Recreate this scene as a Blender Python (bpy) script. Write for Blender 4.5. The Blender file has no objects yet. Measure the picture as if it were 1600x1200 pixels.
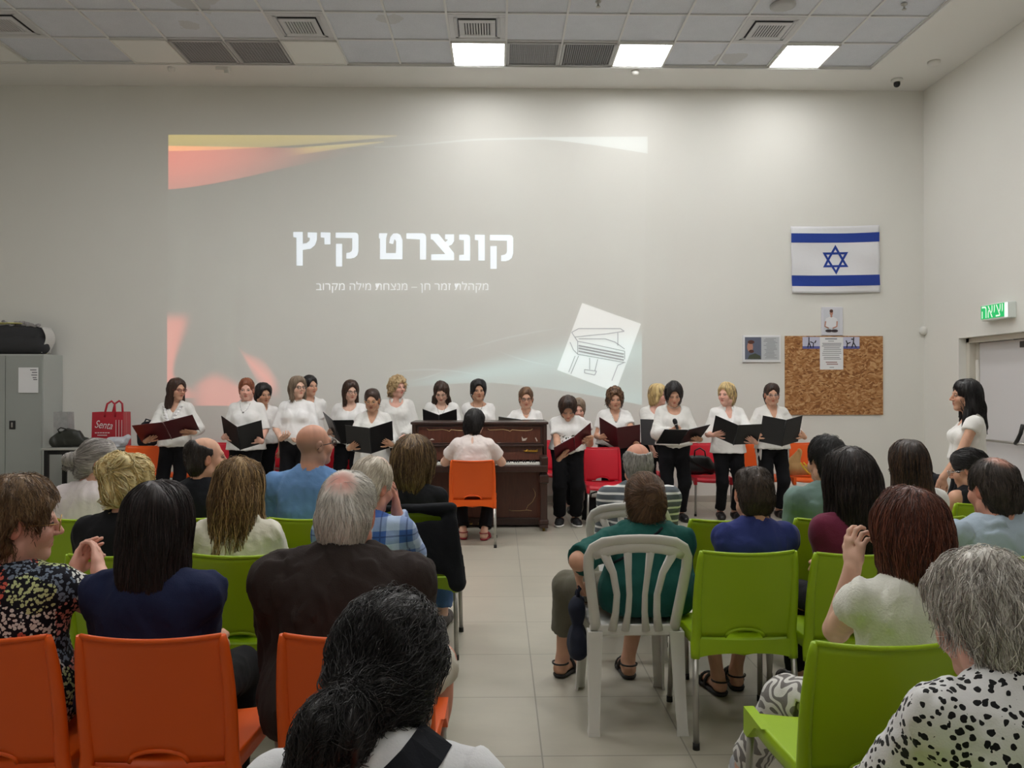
import bpy, bmesh, math, random
import numpy as np
from mathutils import Vector, Matrix

PEOPLE_FILTER = None
QUICK = 1.0
random.seed(7)
SC = bpy.context.scene
COL = SC.collection
PI = math.pi

# ------------------------------------------------------------------ camera, world, exposure
FPX, CX, CY, CAMZ = 1208.0, 780.0, 607.0, 1.5
cam_data = bpy.data.cameras.new('camera')
cam_data.sensor_width = 36.0
cam_data.lens = 36.0 * FPX / 1600.0
cam_data.clip_start = 0.05
cam = bpy.data.objects.new('camera', cam_data)
cam.location = (0, 0, CAMZ)
cam.rotation_euler = (math.radians(90.33), 0, math.radians(-0.948))
COL.objects.link(cam)
SC.camera = cam
SC.view_settings.view_transform = 'Standard'
SC.view_settings.look = 'None'
SC.view_settings.gamma = 1.0
SC.view_settings.use_curve_mapping = False
SC.view_settings.exposure = 0.0
w = bpy.data.worlds.new('world')
SC.world = w
w.use_nodes = True
w.node_tree.nodes['Background'].inputs[0].default_value = (0.6, 0.65, 0.7, 1)
w.node_tree.nodes['Background'].inputs[1].default_value = 0.0
STAGE_POWER = 18.0      # emission of the three lit panels over the choir
MIDDLE_POWER = 46.0
HALL_FILL_POWER = 15.0        # added fill light: unseen panels over the audience and the camera
SC.cycles.max_bounces = 8
SC.cycles.diffuse_bounces = 5
SC.cycles.sample_clamp_indirect = 6.0

_cr = cam.rotation_euler.to_matrix()
def at(px, py, Y):
    """the point at depth Y (metres into the room) that stands at pixel px, py of the photograph"""
    d = _cr @ Vector(((px - 800) / FPX, -(py - 600) / FPX, -1.0))
    return Vector((0, 0, CAMZ)) + d * (Y / d.y)

# ------------------------------------------------------------------ small helpers
def tag(o, label=None, cat=None, group=None, kind=None):
    if label: o['label'] = label
    if cat: o['category'] = cat
    if group: o['group'] = group
    if kind: o['kind'] = kind
    return o

def empty(name, loc=(0, 0, 0), rz=0.0):
    o = bpy.data.objects.new(name, None)
    o.empty_display_size = 0.1
    o.location = loc
    o.rotation_euler = (0, 0, rz)
    COL.objects.link(o)
    return o

def thing(name, label, cat, loc=(0, 0, 0), rz=0.0, group=None):
    return tag(empty(name, loc, rz), label, cat, group)

def link(name, me, parent=None, mat=None, smooth=False):
    o = bpy.data.objects.new(name, me)
    COL.objects.link(o)
    if parent is not None: o.parent = parent
    if mat is not None:
        for m in (mat if isinstance(mat, (list, tuple)) else [mat]): me.materials.append(m)
    if smooth: me.polygons.foreach_set('use_smooth', [True] * len(me.polygons))
    return o

def copy_tree(o, parent=None):
    c = o.copy()
    COL.objects.link(c)
    c.parent = parent
    for ch in o.children: copy_tree(ch, c)
    return c

class MB:
    """collects shapes into one mesh"""
    def __init__(s): s.bm = bmesh.new()
    def box(s, c, d, rot=None, bev=0.0, seg=2, mi=0):
        r = bmesh.ops.create_cube(s.bm, size=1.0)
        vs = r['verts']
        M = Matrix.Translation(c) @ (rot.to_4x4() if rot is not None else Matrix()) @ Matrix.Diagonal((d[0], d[1], d[2], 1))
        bmesh.ops.transform(s.bm, matrix=M, verts=vs)
        fs = list({f for v in vs for f in v.link_faces})
        for f in fs: f.material_index = mi
        if bev > 0:
            es = list({e for v in vs for e in v.link_edges})
            rr = bmesh.ops.bevel(s.bm, geom=es, offset=bev, segments=seg, profile=0.5, affect='EDGES')
            for f in rr['faces']: f.material_index = mi
        return s
    def tube(s, pts, r, n=8, cap=True, mi=0, flat=1.0, up=None):
        pts = [Vector(p) for p in pts]
        rs = r if isinstance(r, (list, tuple)) else [r] * len(pts)
        rings = []
        nrm = None
        for i, p in enumerate(pts):
            t = (pts[min(i + 1, len(pts) - 1)] - pts[max(i - 1, 0)])
            if t.length < 1e-9: t = Vector((0, 0, 1))
            t.normalize()
            if nrm is None:
                u = Vector(up) if up is not None else (Vector((0, 0, 1)) if abs(t.z) < 0.9 else Vector((1, 0, 0)))
                nrm = (u - t * u.dot(t)).normalized()
            else:
                nrm = (nrm - t * nrm.dot(t)).normalized()
            b = t.cross(nrm)
            rings.append([s.bm.verts.new(p + (nrm * math.cos(2 * PI * k / n) * flat + b * math.sin(2 * PI * k / n)) * rs[i]) for k in range(n)])
        for a, b in zip(rings, rings[1:]):
            for k in range(n):
                f = s.bm.faces.new((a[k], a[(k + 1) % n], b[(k + 1) % n], b[k]))
                f.material_index = mi
                f.smooth = True
        if cap:
            for rg in (rings[0][::-1], rings[-1]):
                f = s.bm.faces.new(rg)
                f.material_index = mi
        return s
    def prism(s, pts, depth, M=None, mi=0):
        """closed 2-D outline in xz, extruded by depth along +y"""
        a = [s.bm.verts.new((x, 0, z)) for x, z in pts]
        b = [s.bm.verts.new((x, depth, z)) for x, z in pts]
        fs = [s.bm.faces.new(a), s.bm.faces.new(b[::-1])]
        n = len(pts)
        for k in range(n):
            fs.append(s.bm.faces.new((a[k], b[k], b[(k + 1) % n], a[(k + 1) % n])))
        for f in fs: f.material_index = mi
        if M is not None: bmesh.ops.transform(s.bm, matrix=M, verts=a + b)
        return s
    def lathe(s, prof, n=24, M=None, mi=0):
        rings = []
        allv = []
        for r, z in prof:
            ring = [s.bm.verts.new((max(r, 1e-4) * math.cos(2 * PI * k / n), max(r, 1e-4) * math.sin(2 * PI * k / n), z)) for k in range(n)]
            rings.append(ring); allv += ring
        for a, b in zip(rings, rings[1:]):
            for k in range(n):
                f = s.bm.faces.new((a[k], a[(k + 1) % n], b[(k + 1) % n], b[k]))
                f.smooth = True
                f.material_index = mi
        for rg in (rings[0][::-1], rings[-1]):
            s.bm.faces.new(rg).material_index = mi
        if M is not None: bmesh.ops.transform(s.bm, matrix=M, verts=allv)
        return s
    def grid(s, fn, nu, nv, mi=0, closed_u=False):
        vs = [[s.bm.verts.new(fn(i / (nu - 1 if not closed_u else nu), j / (nv - 1))) for i in range(nu)] for j in range(nv)]
        for j in range(nv - 1):
            for i in range(nu if closed_u else nu - 1):
                f = s.bm.faces.new((vs[j][i], vs[j][(i + 1) % nu], vs[j + 1][(i + 1) % nu], vs[j + 1][i]))
                f.smooth = True
                f.material_index = mi
        return vs
    def build(s, name, mat, parent=None, smooth=False, loc=None, kind=None):
        bmesh.ops.recalc_face_normals(s.bm, faces=s.bm.faces)
        me = bpy.data.meshes.new(name)
        s.bm.to_mesh(me)
        s.bm.free()
        o = link(name, me, parent, mat)
        if smooth: me.polygons.foreach_set('use_smooth', [True] * len(me.polygons))
        if loc is not None: o.location = loc
        if kind: o['kind'] = kind
        return o

# ------------------------------------------------------------------ materials
def srgb(r, g, b):
    f = lambda c: (c / 255.0 / 12.92) if c <= 10 else ((c / 255.0 + 0.055) / 1.055) ** 2.4
    return (f(r), f(g), f(b), 1.0)

_mats = {}
def new_mat(name):
    m = bpy.data.materials.new(name)
    m.use_nodes = True
    nt = m.node_tree
    return m, nt, nt.nodes['Principled BSDF']

def setp(b, **k):
    names = dict(col='Base Color', rough='Roughness', metal='Metallic', spec='Specular IOR Level', alpha='Alpha',
                 trans='Transmission Weight', sheen='Sheen Weight', sss='Subsurface Weight', coat='Coat Weight')
    for kk, v in k.items(): b.inputs[names[kk]].default_value = v

def plain(name, col, rough=0.5, metal=0.0, spec=0.5, bump=0.0, bscale=80.0, var=0.0, vscale=6.0, coat=0.0):
    if name in _mats: return _mats[name]
    m, nt, b = new_mat(name)
    setp(b, col=col, rough=rough, metal=metal, spec=spec, coat=coat)
    tc = nt.nodes.new('ShaderNodeTexCoord')
    if var > 0:
        n = nt.nodes.new('ShaderNodeTexNoise'); n.inputs['Scale'].default_value = vscale; n.inputs['Detail'].default_value = 5
        nt.links.new(tc.outputs['Object'], n.inputs['Vector'])
        mx = nt.nodes.new('ShaderNodeMix'); mx.data_type = 'RGBA'
        mx.inputs[6].default_value = tuple(c * (1 - var) for c in col[:3]) + (1,)
        mx.inputs[7].default_value = tuple(min(1, c * (1 + var)) for c in col[:3]) + (1,)
        nt.links.new(n.outputs['Fac'], mx.inputs[0])
        nt.links.new(mx.outputs[2], b.inputs['Base Color'])
    if bump > 0:
        n2 = nt.nodes.new('ShaderNodeTexNoise'); n2.inputs['Scale'].default_value = bscale; n2.inputs['Detail'].default_value = 4
        nt.links.new(tc.outputs['Object'], n2.inputs['Vector'])
        bp = nt.nodes.new('ShaderNodeBump'); bp.inputs['Strength'].default_value = bump; bp.inputs['Distance'].default_value = 0.01
        nt.links.new(n2.outputs['Fac'], bp.inputs['Height'])
        nt.links.new(bp.outputs['Normal'], b.inputs['Normal'])
    _mats[name] = m
    return m

def math_node(nt, op, a, b=None, c=None):
    n = nt.nodes.new('ShaderNodeMath'); n.operation = op
    for i, v in enumerate((a, b, c)):
        if v is None: continue
        if isinstance(v, (int, float)): n.inputs[i].default_value = v
        else: nt.links.new(v, n.inputs[i])
    return n.outputs[0]

def mix_col(nt, fac, a, b):
    mx = nt.nodes.new('ShaderNodeMix'); mx.data_type = 'RGBA'
    for i, v in ((0, fac), (6, a), (7, b)):
        if isinstance(v, (int, float, tuple)): mx.inputs[i].default_value = v
        else: nt.links.new(v, mx.inputs[i])
    return mx.outputs[2]

def weave_bump(nt, b, tc, strength=0.25, scale=260.0, fold=0.35):
    n2 = nt.nodes.new('ShaderNodeTexNoise'); n2.inputs['Scale'].default_value = scale
    nt.links.new(tc.outputs['Object'], n2.inputs['Vector'])
    n3 = nt.nodes.new('ShaderNodeTexNoise'); n3.inputs['Scale'].default_value = 9.0; n3.inputs['Detail'].default_value = 2; n3.inputs['Distortion'].default_value = 1.2
    nt.links.new(tc.outputs['Object'], n3.inputs['Vector'])
    h = math_node(nt, 'ADD', math_node(nt, 'MULTIPLY', n2.outputs['Fac'], 0.05 * strength / 0.25), math_node(nt, 'MULTIPLY', n3.outputs['Fac'], fold * 0.8))
    bp = nt.nodes.new('ShaderNodeBump'); bp.inputs['Strength'].default_value = 0.55; bp.inputs['Distance'].default_value = 0.03
    nt.links.new(h, bp.inputs['Height'])
    nt.links.new(bp.outputs['Normal'], b.inputs['Normal'])

def cloth(name, col, rough=0.85, strength=0.25, fold=0.35, kind='plain', **kw):
    """a woven fabric; kind picks the print"""
    if name in _mats: return _mats[name]
    m, nt, b = new_mat(name)
    setp(b, col=col, rough=rough, spec=0.2, sheen=0.12 if max(col[:3]) > .1 else 0.02)
    tc = nt.nodes.new('ShaderNodeTexCoord')
    sep = nt.nodes.new('ShaderNodeSeparateXYZ')
    nt.links.new(tc.outputs['Object'], sep.inputs[0])
    X, Y, Z = sep.outputs
    L = nt.links.new
    if kind == 'stripe':      # horizontal bands
        p = math_node(nt, 'FRACT', math_node(nt, 'MULTIPLY', Z, 1.0 / kw['pitch']))
        f = math_node(nt, 'LESS_THAN', p, kw['duty'])
        L(mix_col(nt, f, col, kw['col2']), b.inputs['Base Color'])
    elif kind == 'plaid':
        def band(v, pitch, duty, ph=0.0):
            return math_node(nt, 'LESS_THAN', math_node(nt, 'FRACT', math_node(nt, 'ADD', math_node(nt, 'MULTIPLY', v, 1.0 / pitch), ph)), duty)
        hh = math_node(nt, 'MULTIPLY', math_node(nt, 'ADD', band(X, 0.11, 0.5), band(Z, 0.11, 0.5)), 0.5)
        c1 = mix_col(nt, hh, col, kw['col2'])
        ln = math_node(nt, 'MAXIMUM', band(X, 0.11, 0.06, 0.25), band(Z, 0.11, 0.06, 0.25))
        L(mix_col(nt, math_node(nt, 'MULTIPLY', ln, 0.6), c1, kw['col3']), b.inputs['Base Color'])
    elif kind in ('spots', 'floral', 'swirl'):
        v = nt.nodes.new('ShaderNodeTexVoronoi'); v.inputs['Scale'].default_value = kw.get('scale', 60)
        dn = nt.nodes.new('ShaderNodeTexNoise'); dn.inputs['Scale'].default_value = kw.get('scale', 60) * 0.9
        L(tc.outputs['Object'], dn.inputs['Vector'])
        vm = nt.nodes.new('ShaderNodeMixRGB'); vm.blend_type = 'LINEAR_LIGHT'; vm.inputs[0].default_value = kw.get('warp', 0.012)
        L(tc.outputs['Object'], vm.inputs[1]); L(dn.outputs['Color'], vm.inputs[2])
        L(vm.outputs[0], v.inputs['Vector'])
        if kind == 'spots':
            f = math_node(nt, 'LESS_THAN', v.outputs['Distance'], kw.get('size', 0.42))
            L(mix_col(nt, f, col, kw['col2']), b.inputs['Base Color'])
        elif kind == 'swirl':
            wv = nt.nodes.new('ShaderNodeTexWave'); wv.inputs['Scale'].default_value = 12; wv.inputs['Distortion'].default_value = 14; wv.inputs['Detail'].default_value = 1
            L(tc.outputs['Object'], wv.inputs['Vector'])
            f = math_node(nt, 'GREATER_THAN', wv.outputs['Fac'], 0.55)
            L(mix_col(nt, f, col, kw['col2']), b.inputs['Base Color'])
        else:
            big = nt.nodes.new('ShaderNodeTexVoronoi'); big.inputs['Scale'].default_value = 11
            L(vm.outputs[0], big.inputs['Vector'])
            cr = nt.nodes.new('ShaderNodeValToRGB'); cr.color_ramp.interpolation = 'CONSTANT'
            cols = kw['cols']
            while len(cr.color_ramp.elements) < len(cols): cr.color_ramp.elements.new(0.5)
            for i, c in enumerate(cols):
                cr.color_ramp.elements[i].position = i / len(cols)
                cr.color_ramp.elements[i].color = c
            sx = nt.nodes.new('ShaderNodeSeparateXYZ'); L(big.outputs['Color'], sx.inputs[0])
            L(sx.outputs[0], cr.inputs[0])
            f = math_node(nt, 'LESS_THAN', v.outputs['Distance'], 0.47)
            L(mix_col(nt, f, col, cr.outputs[0]), b.inputs['Base Color'])
    weave_bump(nt, b, tc, strength, kw.get('wscale', 260.0), fold)
    _mats[name] = m
    return m

def vcol_mat(name, rough, spec=0.4, sss=0.0, aniso=False):
    if name in _mats: return _mats[name]
    m, nt, b = new_mat(name)
    setp(b, rough=rough, spec=spec, sss=sss)
    a = nt.nodes.new('ShaderNodeAttribute'); a.attribute_name = 'Col'
    nt.links.new(a.outputs['Color'], b.inputs['Base Color'])
    if sss:
        b.inputs['Subsurface Radius'].default_value = (0.012, 0.005, 0.003)
    tc = nt.nodes.new('ShaderNodeTexCoord')
    n = nt.nodes.new('ShaderNodeTexNoise'); n.inputs['Scale'].default_value = 220 if not aniso else 60; n.inputs['Detail'].default_value = 3
    nt.links.new(tc.outputs['Object'], n.inputs['Vector'])
    bp = nt.nodes.new('ShaderNodeBump'); bp.inputs['Strength'].default_value = 0.12; bp.inputs['Distance'].default_value = 0.004
    nt.links.new(n.outputs['Fac'], bp.inputs['Height']); nt.links.new(bp.outputs['Normal'], b.inputs['Normal'])
    _mats[name] = m
    return m
# ------------------------------------------------------------------ soft shapes: blended solids meshed on a grid
V3 = lambda *a: np.array(a, dtype=np.float64)
F32 = np.float32

class P:
    """a rounded cone from a to b, or an ellipsoid with its own axes"""
    def __init__(s, kind, k=0.02, off=0.0, tag=''):
        s.kind, s.k, s.off, s.tag = kind, k, off, tag
        s.flat = None; s.cut = None
    def copy(s):
        c = P(s.kind, s.k, s.off, s.tag); c.__dict__.update(s.__dict__); return c
    def grow(s, off, k=None):
        c = s.copy(); c.off = s.off + off
        if k is not None: c.k = k
        return c
    def bounds(s):
        if s.kind == 'rc':
            r = max(s.ra, s.rb) + s.off
            if s.flat is not None: r *= max(1.0, s.flat[1])
            return np.minimum(s.a, s.b) - r, np.maximum(s.a, s.b) + r
        if s.kind == 'box':
            r = np.abs(s.R) @ s.r + s.off
            return s.c - r, s.c + r
        r = np.abs(s.R) @ s.r + s.off
        return s.c - r, s.c + r
    def ev(s, X, Y, Z):
        if s.kind == 'rc':
            a, ba = s.a, s.b - s.a
            qx, qy, qz = X - F32(a[0]), Y - F32(a[1]), Z - F32(a[2])
            if s.flat is not None:
                ax, f = s.flat
                t = (qx * F32(ax[0]) + qy * F32(ax[1]) + qz * F32(ax[2])) * F32(1 / f - 1)
                qx, qy, qz = qx + t * F32(ax[0]), qy + t * F32(ax[1]), qz + t * F32(ax[2])
            L2 = max(float(ba @ ba), 1e-9)
            h = np.clip((qx * F32(ba[0]) + qy * F32(ba[1]) + qz * F32(ba[2])) * F32(1 / L2), 0, 1)
            ux, uy, uz = qx - h * F32(ba[0]), qy - h * F32(ba[1]), qz - h * F32(ba[2])
            l = np.sqrt(ux * ux + uy * uy + uz * uz) + F32(1e-6)
            d = l - (F32(s.ra) + F32(s.rb - s.ra) * h)
            if s.flat is not None:
                t = (ux * F32(ax[0]) + uy * F32(ax[1]) + uz * F32(ax[2])) / l
                d = d / np.sqrt(1 + t * t * F32(1 / f ** 2 - 1))
            d = d - F32(s.off)
        elif s.kind == 'box':
            R, r = s.R, s.r
            x, y, z = X - F32(s.c[0]), Y - F32(s.c[1]), Z - F32(s.c[2])
            q = [np.abs(x * F32(R[0, i]) + y * F32(R[1, i]) + z * F32(R[2, i])) - F32(r[i]) for i in range(3)]
            d = np.sqrt(np.maximum(q[0], 0) ** 2 + np.maximum(q[1], 0) ** 2 + np.maximum(q[2], 0) ** 2) + np.minimum(np.maximum(np.maximum(q[0], q[1]), q[2]), 0) - F32(s.off)
        else:
            R, r = s.R, s.r
            x, y, z = X - F32(s.c[0]), Y - F32(s.c[1]), Z - F32(s.c[2])
            p0 = x * F32(R[0, 0]) + y * F32(R[1, 0]) + z * F32(R[2, 0])
            p1 = x * F32(R[0, 1]) + y * F32(R[1, 1]) + z * F32(R[2, 1])
            p2 = x * F32(R[0, 2]) + y * F32(R[1, 2]) + z * F32(R[2, 2])
            k0 = np.sqrt((p0 / F32(r[0])) ** 2 + (p1 / F32(r[1])) ** 2 + (p2 / F32(r[2])) ** 2)
            k1 = np.sqrt((p0 / F32(r[0] ** 2)) ** 2 + (p1 / F32(r[1] ** 2)) ** 2 + (p2 / F32(r[2] ** 2)) ** 2) + F32(1e-6)
            d = k0 * (k0 - 1) / k1 - F32(s.off)
        if s.cut is not None:
            for (c, n) in s.cut:
                d = np.maximum(d, (X - F32(c[0])) * F32(n[0]) + (Y - F32(c[1])) * F32(n[1]) + (Z - F32(c[2])) * F32(n[2]))
        return d

def rc(a, b, ra, rb=None, k=0.02, flat=None, tag='', cut=None):
    p = P('rc', k, 0.0, tag); p.a = np.array(a, float); p.b = np.array(b, float); p.ra = ra; p.rb = ra if rb is None else rb
    if flat is not None: p.flat = (np.array(flat[0], float), flat[1])
    if cut == 'b':
        n = p.b - p.a; n = n / np.linalg.norm(n); p.cut = [(p.b, n)]
    elif cut == 'ab':
        n = p.b - p.a; n = n / np.linalg.norm(n); p.cut = [(p.b, n), (p.a, -n)]
    return p

def ell(c, r, R=None, k=0.02, tag=''):
    p = P('el', k, 0.0, tag); p.c = np.array(c, float); p.r = np.array(r, float); p.R = np.eye(3) if R is None else np.array(R, float)
    return p

def boxp(c, r, R=None, k=0.002):
    p = P('box', k); p.c = np.array(c, float); p.r = np.array(r, float); p.R = np.eye(3) if R is None else np.array(R, float)
    return p

def axis(lo, hi, h, fines=()):
    pts = [lo]
    while pts[-1] < hi:
        p = pts[-1]; st = h
        for a, b, f in fines:
            if a <= p < b: st = min(st, f)
            elif p < a < p + st: st = max(a - p, f)
        pts.append(p + st)
    return np.array(pts)

def field(ops, axs, fill=0.25):
    xs, ys, zs = axs
    D = np.full((len(xs), len(ys), len(zs)), F32(fill), F32)
    X = xs.astype(F32)[:, None, None]; Y = ys.astype(F32)[None, :, None]; Z = zs.astype(F32)[None, None, :]
    for mode, p in ops:
        if mode == 'n':               # surface displacement
            m = np.abs(D) < F32(0.04)
            i, j, k = np.nonzero(m)
            D[i, j, k] += p(xs[i], ys[j], zs[k]).astype(F32)
            continue
        if mode == 'c':               # keep the side behind a plane, within bounds
            c, n, lo, hi = p
        else:
            lo, hi = p.bounds()
            pad = p.k + 0.03
            lo, hi = lo - pad, hi + pad
        sl = []
        for ax, a, b in zip(axs, lo, hi):
            i0 = max(0, int(np.searchsorted(ax, a)) - 1); i1 = min(len(ax), int(np.searchsorted(ax, b)) + 1)
            sl.append(slice(i0, i1))
        if any(q.stop <= q.start for q in sl): continue
        sl = tuple(sl)
        bx, by, bz = X[sl[0]], Y[:, sl[1]], Z[:, :, sl[2]]
        sub = D[sl]
        if mode == 'c':
            D[sl] = np.maximum(sub, (bx - F32(c[0])) * F32(n[0]) + (by - F32(c[1])) * F32(n[1]) + (bz - F32(c[2])) * F32(n[2]))
            continue
        d = p.ev(bx, by, bz)
        k = F32(max(p.k, 1e-5))
        if mode == 'u':
            h = np.clip(F32(0.5) + F32(0.5) * (d - sub) / k, 0, 1)
            D[sl] = d + (sub - d) * h - k * h * (1 - h)
        else:
            d = -d
            h = np.clip(F32(0.5) - F32(0.5) * (d - sub) / k, 0, 1)
            D[sl] = d + (sub - d) * h + k * h * (1 - h)
    return D

_CO = np.array([(i, j, k) for i in (0, 1) for j in (0, 1) for k in (0, 1)])
_ED = [(a, b) for a in range(8) for b in range(a + 1, 8) if np.abs(_CO[a] - _CO[b]).sum() == 1]

def nets(D, axs):
    """surface nets: vertices and quads of the zero level"""
    S = D < 0
    n = np.array(D.shape)
    c = np.zeros(n - 1, np.int8)
    for o in _CO:
        c += S[o[0]:o[0] + n[0] - 1, o[1]:o[1] + n[1] - 1, o[2]:o[2] + n[2] - 1]
    idx = np.argwhere((c > 0) & (c < 8))
    if len(idx) == 0: return np.zeros((0, 3)), np.zeros((0, 4), int)
    ids = np.full(n - 1, -1, np.int32)
    ids[tuple(idx.T)] = np.arange(len(idx))
    val = np.stack([D[idx[:, 0] + o[0], idx[:, 1] + o[1], idx[:, 2] + o[2]] for o in _CO], 1).astype(float)
    pos = np.stack([np.stack([axs[d][idx[:, d] + o[d]] for d in range(3)], 1) for o in _CO], 1)
    acc = np.zeros((len(idx), 3)); cnt = np.zeros(len(idx))
    for a, b in _ED:
        m = (val[:, a] < 0) != (val[:, b] < 0)
        t = val[m, a] / (val[m, a] - val[m, b])
        acc[m] += pos[m, a] + (pos[m, b] - pos[m, a]) * t[:, None]
        cnt[m] += 1
    V = acc / cnt[:, None]
    Q = []
    for d in range(3):
        e1, e2 = [(1, 2), (2, 0), (0, 1)][d]
        lo = [slice(None)] * 3; hi = [slice(None)] * 3
        lo[d] = slice(0, -1); hi[d] = slice(1, None)
        A, B = S[tuple(lo)], S[tuple(hi)]
        for flip, m in ((False, A & ~B), (True, ~A & B)):
            p = np.argwhere(m)
            ok = (p[:, e1] > 0) & (p[:, e2] > 0) & (p[:, e1] < n[e1] - 1) & (p[:, e2] < n[e2] - 1)
            p = p[ok]
            q = []
            for o1, o2 in ((1, 1), (0, 1), (0, 0), (1, 0)):
                pp = p.copy(); pp[:, e1] -= o1; pp[:, e2] -= o2
                q.append(ids[tuple(pp.T)])
            q = np.stack(q, 1)
            Q.append(q[:, ::-1] if flip else q)
    Q = np.concatenate(Q)
    return V, Q[(Q >= 0).all(1)]

def np_mesh(name, V, Q, col=None, smooth=True):
    me = bpy.data.meshes.new(name)
    me.vertices.add(len(V)); me.vertices.foreach_set('co', np.ascontiguousarray(V, F32).ravel())
    me.loops.add(Q.size); me.loops.foreach_set('vertex_index', np.ascontiguousarray(Q, np.int32).ravel())
    me.polygons.add(len(Q)); me.polygons.foreach_set('loop_start', np.arange(0, Q.size, Q.shape[1], dtype=np.int32))
    me.update(calc_edges=True)
    if smooth: me.polygons.foreach_set('use_smooth', np.ones(len(Q), bool))
    if col is not None:
        ca = me.color_attributes.new('Col', 'FLOAT_COLOR', 'POINT')
        c4 = np.ones((len(V), 4), F32); c4[:, :3] = col
        ca.data.foreach_set('color', c4.ravel())
    return me

def soft(ops, h, fines=((), (), ()), pad=0.03):
    """mesh a list of blended solids: returns V, Q, (D, axes)"""
    b = [p.bounds() for m, p in ops if m == 'u']
    lo = np.min([x[0] for x in b], 0) - pad; hi = np.max([x[1] for x in b], 0) + pad
    axs = [axis(lo[i], hi[i], h, fines[i]) for i in range(3)]
    D = field(ops, axs)
    V, Q = nets(D, axs)
    return V, Q, (D, axs)

def sample(DA, p):
    """trilinear value of the field at points p"""
    D, axs = DA
    ix, fx = [], []
    for d in range(3):
        a = axs[d]
        i = np.clip(np.searchsorted(a, p[:, d]) - 1, 0, len(a) - 2)
        ix.append(i); fx.append(np.clip((p[:, d] - a[i]) / (a[i + 1] - a[i]), 0, 1))
    r = 0
    for o in _CO:
        wgt = 1
        for d in range(3): wgt = wgt * (fx[d] if o[d] else 1 - fx[d])
        r = r + wgt * D[ix[0] + o[0], ix[1] + o[1], ix[2] + o[2]]
    return r

def gradient(DA, p, e=0.004):
    g = np.stack([sample(DA, p + np.eye(3)[d] * e) - sample(DA, p - np.eye(3)[d] * e) for d in range(3)], 1)
    return g / (np.linalg.norm(g, axis=1, keepdims=True) + 1e-9)

def wrinkle(amp, sc, seed, stretch=(1, 1, 1), cap=None):
    """a smooth wandering displacement for cloth and hair"""
    rs = np.random.RandomState(seed)
    W = rs.normal(size=(6, 3)) * sc * np.array(stretch); ph = rs.uniform(0, 6.28, 6)
    def f(x, y, z):
        r = 0; wx = 0
        for i in range(6):
            a = W[i, 0] * x + W[i, 1] * y + W[i, 2] * z + ph[i] + 1.3 * wx
            wx = np.sin(a); r = r + wx
        return np.minimum(r * (amp / 2.5), cap * amp) if cap is not None else r * (amp / 2.5)
    return f
# ------------------------------------------------------------------ people
def rx(d): a = math.radians(d); c, s = math.cos(a), math.sin(a); return np.array([[1, 0, 0], [0, c, -s], [0, s, c]])
def ry(d): a = math.radians(d); c, s = math.cos(a), math.sin(a); return np.array([[c, 0, s], [0, 1, 0], [-s, 0, c]])
def rz(d): a = math.radians(d); c, s = math.cos(a), math.sin(a); return np.array([[c, -s, 0], [s, c, 0], [0, 0, 1]])
def unit(v): v = np.array(v, float); return v / (np.linalg.norm(v) + 1e-9)

def ik(S, W, l1, l2, pole):
    """elbow between shoulder and wrist; the wrist is pulled in when out of reach"""
    S, W = np.array(S, float), np.array(W, float)
    d = W - S; L = np.linalg.norm(d)
    if L > (l1 + l2) * 0.995: W = S + d / L * (l1 + l2) * 0.995; d = W - S; L = np.linalg.norm(d)
    a = (l1 * l1 - l2 * l2 + L * L) / (2 * L)
    h = math.sqrt(max(l1 * l1 - a * a, 0.0))
    u = d / L
    pl = np.array(pole, float); pl = unit(pl - u * (pl @ u))
    return S + u * a + pl * h, W

def hand_prims(W, d, n, curl, side, hs, spread=6.0, thumb=35.0, tn=1.0):
    """palm, four fingers and a thumb; d: towards the fingers, n: the palm faces this way, side: +1 right hand"""
    d = unit(d); n = unit(np.array(n, float) - d * (np.array(n, float) @ d)); x = np.cross(d, n) * -side   # x: towards the thumb
    out = [rc(W - d * 0.01, W + d * 0.03 * hs, 0.025 * hs, 0.030 * hs, k=0.015, flat=(n, 0.62), tag='hand'),
           rc(W + d * 0.035 * hs + x * 0.015 * hs, W + d * 0.08 * hs + x * 0.022 * hs, 0.023 * hs, 0.017 * hs, k=0.012, flat=(n, 0.62), tag='hand'),
           rc(W + d * 0.035 * hs - x * 0.015 * hs, W + d * 0.076 * hs - x * 0.024 * hs, 0.023 * hs, 0.016 * hs, k=0.012, flat=(n, 0.62), tag='hand')]
    ln = [0.070, 0.080, 0.075, 0.058]
    for i in range(4):
        off = (1.5 - i)
        a = math.radians(off * spread)
        base = W + d * (0.088 - 0.004 * abs(i - 1)) * hs + x * off * 0.0195 * hs
        fd = d * math.cos(a) + x * math.sin(a)
        ang = 0.0
        c = curl[i] if isinstance(curl, (list, tuple)) else curl * (0.9 + 0.08 * i)
        p = base
        for j, (f, fr) in enumerate(((0.46, 0.55), (0.30, 1.0), (0.24, 0.75))):
            ang += math.radians(c * fr)
            v = fd * math.cos(ang) + n * math.sin(ang)
            q = p + v * ln[i] * f * hs
            r0 = (0.0092 - 0.0009 * j) * hs * (0.88 if i == 3 else 1); r1 = r0 - 0.0009
            out.append(rc(p, q, r0, r1, k=0.004, tag='hand'))
            p = q
    t = math.radians(thumb)
    p = W + d * 0.022 * hs + x * 0.022 * hs
    for j, L in enumerate((0.042, 0.032, 0.026)):
        v = unit(d * math.cos(t) + x * math.sin(t) + n * (0.35 + 0.15 * j) * tn)
        q = p + v * L * hs
        out.append(rc(p, q, (0.0125 - 0.0013 * j) * hs, (0.0115 - 0.0015 * j) * hs, k=0.006, tag='hand'))
        p = q; t -= math.radians(14)
    return out

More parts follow.
